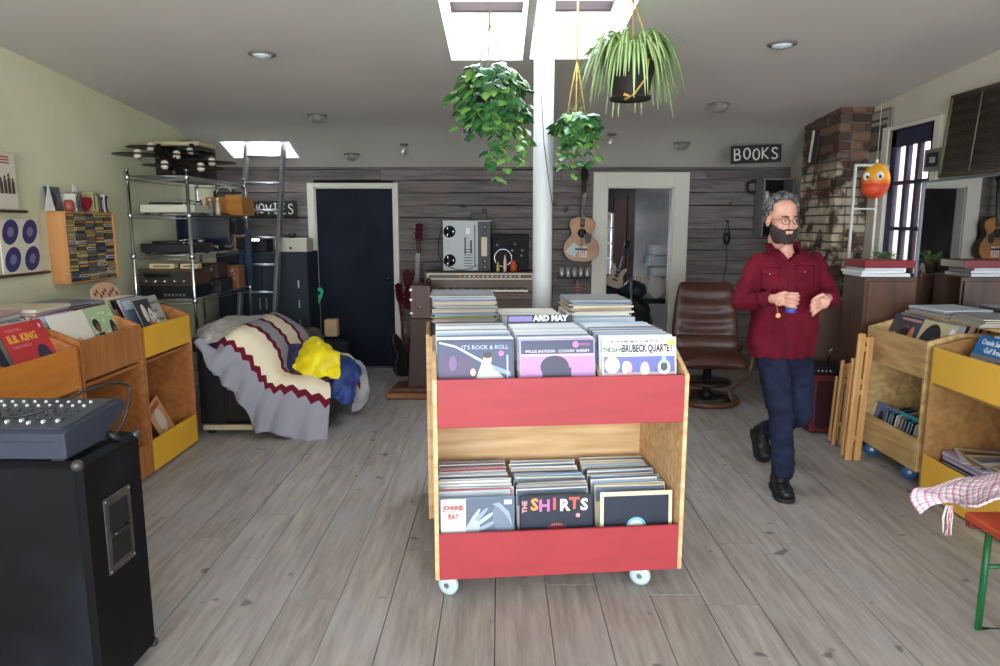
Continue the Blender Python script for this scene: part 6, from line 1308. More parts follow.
def potted(name, c, r, lab, n, seed):
    e = empty(name, c, 0, lab, 'plant'); m = MB(); m.lathe([(r * .7, 0), (r, r * 1.6), (r * 1.08, r * 1.6), (r * 1.08, r * 1.85), (r * .95, r * 1.85), (r * .9, r * 1.6), (0, r * 1.55)], 20); m.build('pot', [mat('terracotta_dark', (80, 60, 48), .7)], e)
    m = MB(); rnd = random.Random(seed)
    for i in range(n):
        t = rnd.random() * 6.28; d = V((cos(t), sin(t), rnd.uniform(.3, 1.8))).normalized(); L_ = rnd.uniform(.05, .13)
        m.tube([(0, 0, r * 1.5), V((0, 0, r * 1.6)) + d * L_ * .8], .0015, 4); add_leaf(m, V((0, 0, r * 1.6)) + d * L_ * .7, d + V((0, 0, -.3)), .05, .014)
    m.build('foliage', [mat('herb_green', (70, 104, 52), .5, c2=(104, 134, 70), nscale=30)], e)
potted('potted_plant', (2.84, 5.14, 1.2), .04, 'small potted herb behind the books beside the french door', 34, 3)
m = MB(); m.box(2.66, 2.95, 5.05, 5.25, 0, 1.195, 0, .006); o = m.build('plant_plinth', [ply('dark_oak', (86, 58, 44), (60, 40, 30), 'z', .5, .5)]); tag(o, 'plain dark plinth behind the brown cabinet carrying the small herb', 'plinth')
# brown board, maroon box with black device, folded chairs
m = MB(); a, b = at(808, 300, 5.35), at(843, 300, 5.35); m.box(a.x, b.x, 5.35, 5.5, 0, a.z, 0, .006); o = m.build('tall_box', [mat('brown_carton', (92, 72, 58), .8, var=.15, nscale=3)]); tag(o, 'tall plain brown box between the chimney and the dark cabinet', 'box')
a, b = at(815, 375, 4.98), at(834, 375, 4.98)
e = empty('guitar_amplifier', (a.x, 5.0, 0), 0, 'small dark red amplifier on the floor behind the folded chairs', 'amplifier')
m = MB(); m.box(0, .24, 0, .2, .01, a.z, 0, .012); m.build('cabinet', [mat('maroon_tolex', (92, 26, 34), .6)], e); m = MB(); m.box(.03, .21, -.004, 0, .05, a.z - .05, 0, .002); m.build('grille', [mat('dark_maroon_cloth', (52, 18, 24), .9)], e)
e = empty('record_deck', (a.x, 4.98, a.z + .001), 0, 'black device with chrome switches on the dark red amplifier', 'device')
m = MB(); m.box(-.02, .25, 0, .2, 0, .07, 0, .008); m.build('case', [BLACK], e)
m = MB(); [m.lathe([(.008, 0), (.008, .012), (0, .014)], 10, 0, (.02 + .03 * k, 0, .03), (0, -1, 0)) for k in range(4)]; m.build('switches', [CHROME], e)
m = MB(); m.tube([(.13, .1, .07), (.14, .08, .13), (.12, .06, .17), (.15, .05, .19)], .006, 6); m.build('lever', [CHROME], e)
MFOLD = ply('beech_slats', (206, 160, 104), (174, 126, 76), 'z', .45, .4)
def folded(c, rz, h, w, lab, th, lean):
    e = empty('folded_chair', c, rz, lab, 'folding chair'); e.rotation_euler = (0, lean, rz)
    for k in (0, 1):
        m = MB(); m.box(k * w, k * w + th, 0, .03, 0, h - .02 * k, 0, .008); m.build('side_rail', [MFOLD], e)
        m = MB(); m.box(k * w + .004, k * w + th - .006, .05, .075, .02, h * .8, 0, .006); m.build('leg', [MFOLD], e)
    for z in (.14, .45, .52, h - .12, h - .06): m = MB(); m.box(th * .5, w + th * .5, .008, .024, z, z + .035, 0, .003); m.build('slat', [MFOLD], e)
    return e
folded((2.30, 4.40, 0), R(8), .86, .062, 'thick folded wooden chair leaning beside the bare plywood bin', .048, R(2.0))
folded((2.365, 4.72, 0), R(8), .62, .055, 'thin folded wooden chair, left of the thick one by the plywood bin', .024, R(2.5))
# ================================================================ BENCH AND CLOTH
MG = mat('bench_green', (32, 96, 54), .35)
e = empty('beer_bench', (1.775, 2.5, 0), -pi / 2, 'folding bench with an orange-red top and green steel legs at the right edge', 'bench')
m = MB()
for k in range(2): m.box(0, 1.3, k * .14, k * .14 + .136, .445, .475, 0, .006)
m.build('seat', [mat('orange_red_varnish', (172, 66, 40), .3, var=.2, nscale=3, stretch=(1, 8, 1))], e)
m = MB(); m.box(-.004, .03, .01, .27, .415, .445, 0, .004); m.build('cleat', [mat('dark_red_wood', (110, 40, 30), .5)], e)
m = MB()
m.tube([(.04, .075, .43), (.04, .075, .013), (.04, .215, .013), (.04, .215, .43)], .013, 10); m.tube([(.04, .075, .27), (.04, .215, .27)], .009, 8); m.build('leg', [MG], e)
m = MB(); m.tube([(.04, .145, .27), (.34, .145, .435)], .009, 8); m.build('strut', [MG], e)
def plaid():
    m = bpy.data.materials.new('plaid_cotton'); m.use_nodes = True; nt = m.node_tree; N = nt.nodes; L = nt.links; b = N['Principled BSDF']; b.inputs['Roughness'].default_value = .9
    uv = N.new('ShaderNodeUVMap'); sx = N.new('ShaderNodeSeparateXYZ'); L.new(uv.outputs[0], sx.inputs[0])
    col = None; base = lin((216, 196, 206))
    def band(o, sc, wd, ph):
        a = N.new('ShaderNodeMath'); a.operation = 'MULTIPLY_ADD'; a.inputs[1].default_value = sc; a.inputs[2].default_value = ph; L.new(o, a.inputs[0]); f = N.new('ShaderNodeMath'); f.operation = 'FRACT'; L.new(a.outputs[0], f.inputs[0])
        c = N.new('ShaderNodeMath'); c.operation = 'LESS_THAN'; c.inputs[1].default_value = wd; L.new(f.outputs[0], c.inputs[0]); return c.outputs[0]
    prev = None
    for o, sc, wd, ph, c, k in ((0, 9, .16, 0, (178, 84, 104), .6), (1, 6, .16, .2, (178, 84, 104), .6), (0, 9, .1, .5, (92, 84, 130), .55), (1, 6, .1, .6, (92, 84, 130), .55), (0, 18, .1, .3, (240, 236, 240), .7), (1, 12, .12, .4, (160, 60, 84), .5)):
        mx = N.new('ShaderNodeMix'); mx.data_type = 'RGBA'; mx.inputs[7].default_value = lin(c)
        if prev: L.new(prev, mx.inputs[6])
        else: mx.inputs[6].default_value = base
        mu = N.new('ShaderNodeMath'); mu.operation = 'MULTIPLY'; mu.inputs[1].default_value = k; L.new(band(sx.outputs[o], sc, wd, ph), mu.inputs[0]); L.new(mu.outputs[0], mx.inputs[0]); prev = mx.outputs[2]
    L.new(prev, b.inputs['Base Color']); return m
e = empty('plaid_cloth', (0, 0, 0), 0, 'crumpled pink and white plaid cloth lying over the end of the bench', 'cloth')
rows = [[(918, 516, 2.62), (934, 508, 2.60), (952, 500, 2.58), (972, 506, 2.46), (985, 504, 2.44), (1005, 500, 2.42), (1030, 498, 2.4)],
        [(911, 500, 2.64), (930, 497, 2.62), (950, 500, 2.60), (972, 502, 2.52), (988, 498, 2.50), (1008, 494, 2.50), (1032, 492, 2.48)],
        [(914, 490, 2.66), (934, 488, 2.66), (954, 486, 2.64), (974, 488, 2.58), (990, 484, 2.58), (1010, 482, 2.57), (1034, 482, 2.56)],
        [(930, 487, 2.68), (948, 482, 2.68), (966, 479, 2.68), (982, 476, 2.66), (998, 475, 2.66), (1016, 474, 2.66), (1038, 474, 2.66)]]
G = [P3(r) for r in rows]; K = grid_interp(G, 8, 8); nu, nv = len(K), len(K[0]); mb = MB(); mb.uv = []
for j in range(nv):
    for i in range(nu):
        p = K[i][j].copy(); p.z += .016 * noise.noise(p * 9) + .010 * noise.noise(V((p.x * 14, p.y * 34, 3))) + .006; p.y += .02 * noise.noise(V((p.x * 10, 7, p.z * 20))); p.z = max(p.z, .485 + .006 * noise.noise(p * 30)) if p.x > 1.76 else p.z; mb.v.append(tuple(p)); mb.uv.append((i / nu, j / nv))
for j in range(nv - 1):
    for i in range(nu - 1): mb.f.append((j * nu + i, j * nu + i + 1, (j + 1) * nu + i + 1, (j + 1) * nu + i)); mb.m.append(0); mb.s.append(True)
MPL = plaid(); o = mb.build('cloth_body', [MPL], e); s_ = o.modifiers.new('s', 'SOLIDIFY'); s_.thickness = .008
m = MB(); rnd = random.Random(2); m.uv = None
for k in range(16):
    q = at(949 + rnd.uniform(-3, 4), 505, 2.60); m.tube([q, q + V((rnd.uniform(-.01, .01), 0, -.05)), q + V((rnd.uniform(-.015, .015), .0, -.11 - rnd.random() * .02))], .0022, 4, k % 2)
m.build('fringe', [mat('fringe_pink', (196, 120, 140), .9), WHITE], e)
# ================================================================ CEILING LIGHTS
def clight(px, py, kind, lab):
    p = on_ceiling(px, py)
    e = empty('ceiling_light', p, 0, lab, 'ceiling light', None)
    if kind == 0:
        m = MB(); m.lathe([(.085, .0), (.085, -.006), (.07, -.01), (.066, -.004)], 28); m.build('trim_ring', [mat('light_ring', (120, 116, 108), .5)], e); m = MB(); m.lathe([(.066, -.004), (.05, -.02), (0, -.026)], 24); m.build('diffuser', [mat('frosted_glass', (206, 214, 216), .3)], e)
    elif kind == 1:
        m = MB(); m.lathe([(.085, 0), (.085, -.006), (.06, -.012)], 28); m.build('trim_ring', [mat('dull_nickel', (120, 118, 114), .4, .5)], e); m = MB(); m.lathe([(.075, -.008), (.07, -.035), (.045, -.06), (0, -.07)], 28); m.build('glass_bowl', [mat('smoky_glass', (150, 148, 142), .15, trans=.5)], e)
    else:
        m = MB(); m.lathe([(.045, 0), (.045, -.01), (.012, -.02)], 20); m.build('canopy', [mat('dull_nickel', (120, 118, 114), .4, .5)], e); m = MB(); m.M = T(0, 0, -.03) @ RY(R(18)); m.lathe([(.012, .0), (.024, -.02), (.026, -.07), (.02, -.075), (0, -.07)], 16); m.build('spot_head', [mat('spot_silver', (190, 188, 184), .3, .4)], e)
clight(262, 54, 0, 'round flush ceiling light at upper left, nearest of the left row')
clight(782, 44, 0, 'round flush ceiling light at upper right, nearest of the right row')
clight(317, 115, 1, 'glass bowl ceiling light in front of the left flush light, larger one')
clight(352, 154, 1, 'smallest far glass bowl ceiling light above the navy door')
clight(719, 104, 1, 'glass bowl ceiling light above and left of the BOOKS sign')
clight(682, 143, 1, 'far glass bowl ceiling light just above the open doorway')
clight(404, 144, 2, 'small silver spotlight on the ceiling right of the navy door')
clight(612, 134, 2, 'small silver spotlight on the ceiling above the doorway')
# ================================================================ HANGING PLANTS
def hanger(e, top, low, r, m_, n=3):
    m = MB(); m.cyl(low + V((0, 0, .28)), top, .005, 6)
    for k in range(n): t = 2 * pi * k / n + .4; m.tube([low + V((0, 0, .30)), low + V((r * .6 * cos(t), r * .6 * sin(t), .14)), low + V((r * cos(t), r * sin(t), 0))], .0035, 6)
    m.build('hanging_cord', [m_], e)
MLF = mat('philodendron_leaf', (66, 116, 62), .38, c2=(38, 84, 48), nscale=16, coat=.2); MLF2 = mat('young_leaf', (122, 164, 80), .4, c2=(90, 140, 66), nscale=12)
def trailing(name, c, lab, R0, nl, vines, seed, pot_r, cord, mats_, top):
    e = empty(name, c, 0, lab, 'hanging plant'); rnd = random.Random(seed)
    m = MB(); m.lathe([(pot_r * .65, -.1), (pot_r, .02), (pot_r * 1.05, .03), (pot_r * .92, .03), (0, .01)], 24, 0); m.build('pot', [mat('dark_pot', (40, 38, 40), .5)], e)
    hanger(e, V((0, 0, top - c[2])), V((0, 0, .02)), pot_r, cord)
    m = MB()
    for i in range(nl):
        t = rnd.random() * 2 * pi; ph = rnd.uniform(-.95, 1.0); rr = R0 * rnd.uniform(.55, 1.05)
        p = V((cos(t) * rr * sqrt(max(0, 1 - ph * ph * .8)), sin(t) * rr * sqrt(max(0, 1 - ph * ph * .8)), ph * R0 * .78 - .02))
        d = V((p.x, p.y, -.35 * R0 + rnd.uniform(-.12, .05))); L_ = rnd.uniform(.05, .085); add_leaf(m, p, d, L_, L_ * .42, 0 if rnd.random() < .75 else 1, rnd.uniform(-.5, .5), True)
        if i % 3 == 0: m.tube([(0, 0, .02), p * .6 + V((0, 0, .06)), p], .0016, 4, 2)
    for (a, r1, drop) in vines:
        p = V((R0 * .8 * cos(a), R0 * .8 * sin(a), -.02)); pts = [V((0, 0, .03)), p + V((0, 0, .04))]
        n = max(3, int(drop / .045))
        for k in range(1, n + 1): pts.append(p + V((r1 * cos(a) * k / n + .012 * sin(k * 2 + a), r1 * sin(a) * k / n, -drop * k / n)))
        m.tube(pts, .002, 4, 2)
        for k, q in enumerate(pts[2:]):
            for s in (0, 1):
                t = rnd.random() * 6.28; L_ = rnd.uniform(.045, .07); add_leaf(m, q, (cos(t), sin(t) - .3, -.5), L_, L_ * .45, 0 if rnd.random() < .45 else 1, rnd.uniform(-.5, .5), True)
    m.build('foliage', mats_ + [mat('stem_green', (96, 110, 60), .6)], e); return e
MR_ = mat('twine', (150, 128, 96), .8)
c = at(490, 92, 3.55); trailing('hanging_plant', c, 'large trailing heart-leaved plant hanging left of the white pole', .185, 300, [(pi * 1.5, .05, .33), (pi * 1.62, .05, .36), (pi * 1.75, .06, .30), (pi * 1.9, .04, .26), (pi * .1, .04, .3), (pi * 1.35, .03, .2), (pi * 1.2, .04, .16), (pi * 1.67, .02, .3), (pi * 1.82, .02, .22), (pi * 1.55, .0, .4)], 4, .1, MR_, [MLF, MLF2], 2.9)
c = at(576, 122, 3.95); trailing('hanging_plant', c, 'small green hanging plant just right of the white pole below the yellow cord', .105, 120, [(pi * 1.5, .02, .2), (pi * 1.7, .04, .2), (pi * 1.3, .02, .22), (pi * 1.9, .05, .16), (pi * 1.1, .01, .2), (pi * 1.4, .0, .26)], 7, .06, GOLD, [MLF, MLF2], 2.9)
# spider plant
c = at(631, 72, 3.5)
e = empty('spider_plant', c, 0, 'spider plant with arching striped leaves in a dark hanging pot', 'hanging plant')
m = MB(); m.lathe([(.082, -.12), (.086, -.115), (.118, .035), (.126, .04), (.126, .055), (.112, .055), (.105, .03), (0, .03)], 28); m.build('pot', [mat('charcoal_pot', (44, 40, 40), .45)], e)
m = MB(); m.lathe([(.09, -.122), (.1, -.13), (.1, -.118), (.08, -.116)], 28); m.build('saucer', [mat('charcoal_pot', (44, 40, 40), .45)], e)
hanger(e, V((.0, 0, 2.9 - c.z)), V((0, 0, .04)), .12, GOLD)
m = MB(); m.tube([(-.03, -.02, .05), (.06, -.125, .03), (.05, -.12, -.05), (-.0, -.1, -.12), (-.04, -.08, -.14)], .005, 6); m.tube([(-.04, -.08, -.14), (-.02, -.1, -.13), (-.05, -.1, -.12)], .008, 6); m.build('cord_tie', [GOLD], e)
m = MB(); rnd = random.Random(12)
for i in range(210):
    t = rnd.random() * 2 * pi; out = rnd.uniform(.14, .29); up = rnd.uniform(.07, .17); dr = rnd.uniform(.02, .26); w = rnd.uniform(.009, .013)
    sd = V((-sin(t), cos(t), 0)); pts = []
    for k in range(11):
        f = k / 10; r_ = .03 + out * (f ** .75) * (1 - .12 * f * f); z = .05 + up * sin(min(1, f * 1.6) * pi / 2) * (1 - .2 * f) - dr * max(0, f - .3) ** 1.3 * 1.9
        pts.append(V((cos(t) * r_, sin(t) * r_, z)))
    n0 = len(m.v); vs = []
    for k, p in enumerate(pts):
        ww = w * (1 - (k / 10) ** 3 * .9)
        for s, dz in ((-1, .002), (-.35, 0), (.35, 0), (1, .002)): vs.append(p + sd * ww * s + V((0, 0, dz)))
    fs = [[(4 * k + q, 4 * k + q + 1, 4 * k + q + 5, 4 * k + q + 4) for k in range(10)] for q in range(3)]
    m.add(vs, fs[0] + fs[2], 0, True); b0 = len(m.v) - len(vs)
    for f_ in fs[1]: m.f.append(tuple(b0 + x for x in f_)); m.m.append(1); m.s.append(True)
m.build('leaves', [mat('spider_green', (104, 150, 74), .4, c2=(140, 176, 96), nscale=10), mat('spider_cream', (212, 220, 176), .4)], e)
# ================================================================ THE PERSON
def cap(mb, a, b, ra, rb, n=14):
    a = V(a); b = V(b); d = b - a; L_ = max(d.length, 1e-5); pr = []
    for i in range(5): t = pi / 2 * i / 4; pr.append((max(ra * sin(t), 1e-5), -ra * cos(t)))
    for i in range(5): t = pi / 2 * i / 4; pr.append((max(rb * cos(t), 1e-5), L_ + rb * sin(t)))
    mb.lathe(pr, n, 0, a, d if d.length > 1e-5 else (0, 0, 1))
def chain(mb, pts, rs):
    for i in range(len(pts) - 1): cap(mb, pts[i], pts[i + 1], rs[i], rs[i + 1])
def loft(mb, rings, n=28):
    vs = []; fs = []
    for c, rx, ry, yaw in rings:
        for k in range(n):
            t = 2 * pi * k / n; x, y = rx * cos(t), ry * sin(t); vs.append((c[0] + x * cos(yaw) - y * sin(yaw), c[1] + x * sin(yaw) + y * cos(yaw), c[2]))
    for i in range(len(rings) - 1):
        for k in range(n): l = (k + 1) % n; fs.append((i * n + k, i * n + l, (i + 1) * n + l, (i + 1) * n + k))
    fs.append(tuple(range(n))[::-1]); fs.append(tuple((len(rings) - 1) * n + k for k in range(n))); mb.add(vs, fs, 0, True)
def fuse(mb, name, mats_, parent, vox, sm=6, disp=None, parts=None):
    o = mb.build(name, mats_ if isinstance(mats_, list) else [mats_])
    r = o.modifiers.new('r', 'REMESH'); r.mode = 'VOXEL'; r.voxel_size = vox
    if sm: s_ = o.modifiers.new('s', 'SMOOTH'); s_.factor = .5; s_.iterations = sm
    bpy.context.view_layer.update(); dg = bpy.context.evaluated_depsgraph_get(); me = bpy.data.meshes.new_from_object(o.evaluated_get(dg))
    for q in list(o.modifiers): o.modifiers.remove(q)
    old = o.data; o.data = me; bpy.data.meshes.remove(old)
    if disp:
        me.update(); ns = [v.normal.copy() for v in me.vertices]
        for v, n_ in zip(me.vertices, ns): v.co += n_ * disp(v.co, n_)
    me.polygons.foreach_set('use_smooth', [True] * len(me.polygons))
    if len(me.materials) == 0:
        for a in (mats_ if isinstance(mats_, list) else [mats_]): me.materials.append(a)
    if parent: o.parent = parent
    me.update(); return o
PB = V((1.655, 4.0, 0))
pe = empty('person', (0, 0, 0), 0, 'bearded person in a dark red shirt and glasses walking and holding a paper cup', 'person')
SKIN = mat('skin', (206, 158, 138), .5, c2=(190, 136, 118), nscale=18)
J = dict(hipR=at(771, 345, 4.0), hipL=at(795, 345, 4.04), kneeR=at(781, 417, 3.92), ankR=at(783, 471, 3.88), kneeL=at(801, 414, 4.06), ankL=at(767, 431, 4.46),
         shR=at(756, 262, 4.0), shL=at(815, 260, 4.04), elR=at(741, 301, 3.98), elL=at(830, 298, 3.98), wrR=at(768, 299, 3.79), wrL=at(829, 297, 3.80))
HC = at(782.5, 219.5, 3.94); HM = T(*HC) @ RZ(R(6)) @ RX(R(7))
neck0 = at(784, 252, 4.02); cupC = at(791, 302.5, 3.735)
b = MB()
b.M = HM
b.ball((0, .014, .036), (.074, .094, .088), 24, 0, 16); b.ball((0, -.022, -.03), (.060, .068, .082), 24, 0, 14); b.ball((0, -.052, -.088), (.03, .03, .024), 16, 0, 10)
cap(b, (0, -.088, .004), (0, -.112, -.030), .0085, .0125); cap(b, (0, -.088, .018), (0, -.09, .0), .010, .008)
for s in (-1, 1):
    cap(b, (s * .014, -.083, .022), (s * .046, -.068, .020), .0095, .009); b.ball((s * .038, -.062, -.026), (.024, .022, .022), 12, 0, 8); b.ball((s * .078, .012, -.012), (.011, .02, .032), 12, 0, 8); b.ball((s * .011, -.104, -.034), (.008, .009, .007), 10, 0, 6)
cap(b, (-.018, -.087, -.058), (.018, -.087, -.058), .0075, .0075); cap(b, (-.014, -.086, -.067), (.014, -.086, -.067), .0075, .0075)
cap(b, (0, .01, -.05), (0, .03, -.12), .050, .052)
b.M = Matrix()
cap(b, neck0 + V((0, .0, .02)), neck0 + V((0, 0, -.05)), .052, .07)
loft(b, [((1.655, 4.0, .82), .15, .1, 0), ((1.655, 4.0, 1.0), .15, .1, 0), ((1.66, 4.0, 1.2), .16, .1, 0), ((1.66, 4.01, 1.33), .13, .07, 0), ((1.665, 4.02, 1.39), .07, .055, 0)])
for s in 'RL':
    chain(b, [J['sh' + s] + V((.02 if s == 'R' else -.02, 0, -.03)), J['el' + s], J['wr' + s]], [.034, .034, .026]); chain(b, [J['hip' + s], J['knee' + s], J['ank' + s]], [.07, .05, .036])
# right hand: palm left of the cup, fingers wrapping its front
w = J['wrR']; pc_ = cupC + V((-.062, .0, .022))
cap(b, w, pc_ + V((-.008, 0, 0)), .025, .026)
b.M = T(*(pc_ + V((.0, .0, -.004)))) @ RY(.2); b.ball((0, 0, 0), (.032, .02, .04), 16, 0, 10); b.M = Matrix()
for i in range(4):
    h_ = .044 - .021 * i; pts = [pc_ + V((.004, -.008, h_ * .8 - .010))]
    for t in range(5): a = R(196 + (108, 112, 104, 88)[i] * t / 4); rr = .0445; pts.append(cupC + V((rr * cos(a), rr * sin(a), h_ + .012 - .004 * t)))
    chain(b, pts, [.0105, .0098, .0094, .0088, .0082, .0076])
chain(b, [pc_ + V((-.006, .012, .012)), cupC + V((-.046, .026, .04)), cupC + V((-.014, .043, .044)), cupC + V((.012, .043, .040))], [.013, .0115, .0098, .0085])
# left hand: relaxed and curled
w = J['wrL']; pl = at(823.5, 301.5, 3.735); cap(b, w, pl + V((.006, .01, .004)), .025, .027)
b.M = T(*pl) @ RZ(R(-20)) @ RY(R(10)); b.ball((0, 0, 0), (.036, .02, .041), 16, 0, 10); b.M = Matrix()
for i in range(4):
    z = .027 - .0215 * i; L_ = (1, 1.08, 1.0, .8)[i]
    p0 = pl + V((-.020, -.006, z)); p1 = p0 + V((-.034 * L_, -.022, -.004 - .003 * i)); p2 = p1 + V((-.018 * L_, .004, -.016)); p3 = p2 + V((.006, .02, -.012))
    chain(b, [p0, p1, p2, p3], [.0112, .0098, .0088, .0078])
p0 = pl + V((-.0, -.016, .034)); chain(b, [p0 + V((.01, .01, -.012)), p0 + V((-.022, -.016, .006)), p0 + V((-.05, -.022, -.004)), p0 + V((-.066, -.02, -.014))], [.014, .0118, .0102, .0088])
body = fuse(b, 'body', SKIN, pe, .0046, 3)
# eyes, brows, glasses, beard, hair (children of the person)
HB = mat('dark_beard', (46, 36, 34), .85, c2=(62, 50, 46), nscale=60, bump=.6); HG = mat('grey_hair', (104, 102, 104), .7, c2=(44, 42, 46), nscale=38, bump=.8, lo=.42, hi=.6)
def onhead(m, name, mats_): o = m.build(name, mats_, pe); o.matrix_local = HM; return o
for s in (-1, 1):
    m = MB(); m.ball((s * .031, -.0735, .003), (.0125, .0105, .0085), 14, 0, 8); m.ball((s * .031 + .003, -.0835, .003), (.005, .0022, .0055), 10, 1, 6); onhead(m, 'eye', [mat('eye_white', (206, 200, 196), .3), mat('eye_dark', (34, 26, 22), .2)])
    m = MB(); m.tube([(s * .013, -.0955, .021), (s * .03, -.0915, .0275), (s * .05, -.078, .022)], [.0035, .0045, .002], 8); onhead(m, 'eyebrow', [HB])
m = MB()
for s in (-1, 1):
    m.tube([(s * .032 + .0225 * cos(t), -.103 + .010 * abs(s * .032 + .0225 * cos(t)) * 3, .0005 + .0165 * sin(t)) for t in [2 * pi * i / 24 for i in range(24)]], .0013, 6, closed=True)
    m.tube([(s * .0545, -.101, .006), (s * .076, -.06, .006), (s * .083, .005, .002)], .0013, 6)
m.tube([(-.0095, -.102, .004), (0, -.106, .007), (.0095, -.102, .004)], .0013, 6)
onhead(m, 'glasses', [mat('glasses_metal', (70, 62, 58), .3, .7)])
rnd = random.Random(21)
m = MB()
for i in range(420):
    t = rnd.uniform(-1, 1) * pi * .60; z = rnd.uniform(-.122, -.03)
    if abs(t) < .36 and z > -.052: continue
    if abs(t) < .30 and -.073 < z: continue
    x = sin(t); y = -cos(t)
    if abs(t) < 1.5 and z > -.068 + .022 * abs(t): continue
    k = 1 - max(0, (-.075 - z)) * 9 * .75
    p = V((x * .060 * k, y * .071 * k - .018 - max(0, -.08 - z) * .25, z)); m.ball(p, .0095 + rnd.random() * .003, 8, 0, 5)
for i in range(40):
    u = rnd.uniform(-1, 1); m.ball((u * .030, -.091 + .016 * u * u, -.046 - .012 * u * u + rnd.uniform(-.003, .003)), .0062, 8, 0, 5)
for s in (-1, 1):
    for i in range(10): m.ball((s * .033, -.078 - .002 * rnd.random(), -.054 - .003 * i), .0085, 8, 0, 5)
m.M = HM; m2 = MB(); m2.v = [tuple(HM @ V(v)) for v in m.v]; m2.f = m.f; m2.m = m.m; m2.s = m.s
fuse(m2, 'beard', HB, pe, .0038, 1, lambda c, n_: .0022 * noise.noise(c * 160))
m = MB()
for i in range(900):
    a = rnd.uniform(-pi, pi); z = rnd.uniform(-.07, 1.0)
    # direction on the skull, a=0 faces back
    el_ = rnd.uniform(-.62, pi / 2); x = sin(a) * cos(el_); y = cos(a) * cos(el_); zz = sin(el_)
    front = -y
    if front > .20 and zz < .80: continue
    if front > .46: continue
    if front > -.05 and zz < .12: continue
    if zz < -.25 and y < .45: continue
    r_ = 1.06 + rnd.random() * .10 + (.05 if zz > .75 else 0)
    m.ball((x * .077 * r_, .014 + y * .096 * r_, .036 + zz * .090 * r_), .0105 + rnd.random() * .006, 8, 0, 5)
m2 = MB(); m2.v = [tuple(HM @ V(v)) for v in m.v]; m2.f = m.f; m2.m = m.m; m2.s = m.s
fuse(m2, 'hair', HG, pe, .004, 1, lambda c, n_: .004 * noise.noise(c * 110) + .002 * noise.noise(c * 260))
# ---- shirt
MSH = mat('dark_red_corduroy', (100, 18, 36), .85, c2=(80, 12, 26), nscale=6, spec=.15)
s_ = MB(); yw = R(6)
loft(s_, [((1.652, 4.0, .795), .194, .142, yw), ((1.652, 3.995, .90), .200, .150, yw), ((1.655, 3.985, 1.0), .198, .158, yw), ((1.658, 3.985, 1.12), .196, .150, yw), ((1.662, 4.0, 1.25), .200, .135, yw), ((1.664, 4.01, 1.345), .200, .112, yw), ((1.665, 4.025, 1.395), .14, .085, yw), ((1.667, 4.04, 1.425), .08, .062, yw)], 40)
for s in 'RL':
    e1 = J['el' + s]; w1_ = J['wr' + s]; sh = J['sh' + s]
    sh2 = sh + V((.012 if s == 'R' else -.012, 0, -.012)); chain(s_, [sh2, sh2.lerp(e1, .5), e1, e1.lerp(w1_, .5), w1_.lerp(e1, .06)], [.062, .062, .057, .050, .041])
def fold(c, n_):
    q = V((c.x * 6, c.y * 6, c.z * 14)); f = .010 * noise.noise(q + V((noise.noise(c * 4) * 3, 0, 0))) + .006 * noise.noise(V((c.x * 16 + c.z * 9, c.y * 12, c.z * 22)))
    if c.z < 1.0 : f += .006 * sin(atan2(c.y - 4, c.x - 1.655) * 11) * (1.0 - c.z) * 5
    return f
shirt = fuse(s_, 'shirt', MSH, pe, .0075, 4, fold)
MSHD = mat('shirt_seam', (88, 8, 28), .85)
def front_y(x, z):
    bx = (1.655 + (z - 1.0) * .03); k = 1 - ((x - bx) / .2) ** 2
    r_ = .158 if z < 1.05 else .150 - (z - 1.12) * .12
    return 3.985 + (z - 1.05) * .06 - r_ * sqrt(max(.05, k)) + .25 * yw * 0
m = MB()
for side in (-1, 1):
    pts = [(.0, -.075, .0), (side * .03, -.092, -.045), (side * .085, -.055, -.03), (side * .082, .02, .012), (side * .045, .07, .02), (0, .082, .022), (0, .075, .05), (side * .04, .062, .048), (side * .066, .01, .042), (side * .05, -.045, .02)]
c0 = neck0 + V((0, .0, -.018))
rg = [[], [], []]
for k in range(27):
    t = R(-78 + 156 * 2 * (k / 26) * 1.0) if False else R(-60 + (300) * k / 26) + 0
    a = R(-90 + 22) + (2 * pi - R(44)) * k / 26
    x, y = cos(a), sin(a); f = max(0, -y)
    rg[0].append((.066 * x, .066 * y, .028 - .03 * f)); rg[1].append((.070 * x, .070 * y, .042 - .038 * f)); rg[2].append((.108 * x, .104 * y - .012 * f, -.006 - .062 * f ** 3))
n = 27; vs = [c0 + V(p) for r in rg for p in r]; m.add(vs, [(r * n + k, r * n + k + 1, (r + 1) * n + k + 1, (r + 1) * n + k) for r in range(2) for k in range(n - 1)], 0, True)
o = m.build('collar', [MSH], pe); q = o.modifiers.new('s', 'SOLIDIFY'); q.thickness = .006; q.offset = 0
m = MB(); m.tube([c0 + V(p) + V((0, 0, -.002)) for p in rg[2]], .004, 6); m.build('collar_seam', [MSHD], pe)
# open neckline: the shirt is cut away in a narrow V
import bmesh
bm = bmesh.new(); bm.from_mesh(shirt.data)
cut = [v for v in bm.verts if v.co.y < 4.0 and v.co.z > 1.335 + abs(v.co.x - 1.652) * 1.5 and abs(v.co.x - 1.652) < .05]
bmesh.ops.delete(bm, geom=cut, context='VERTS'); bm.to_mesh(shirt.data); bm.free()
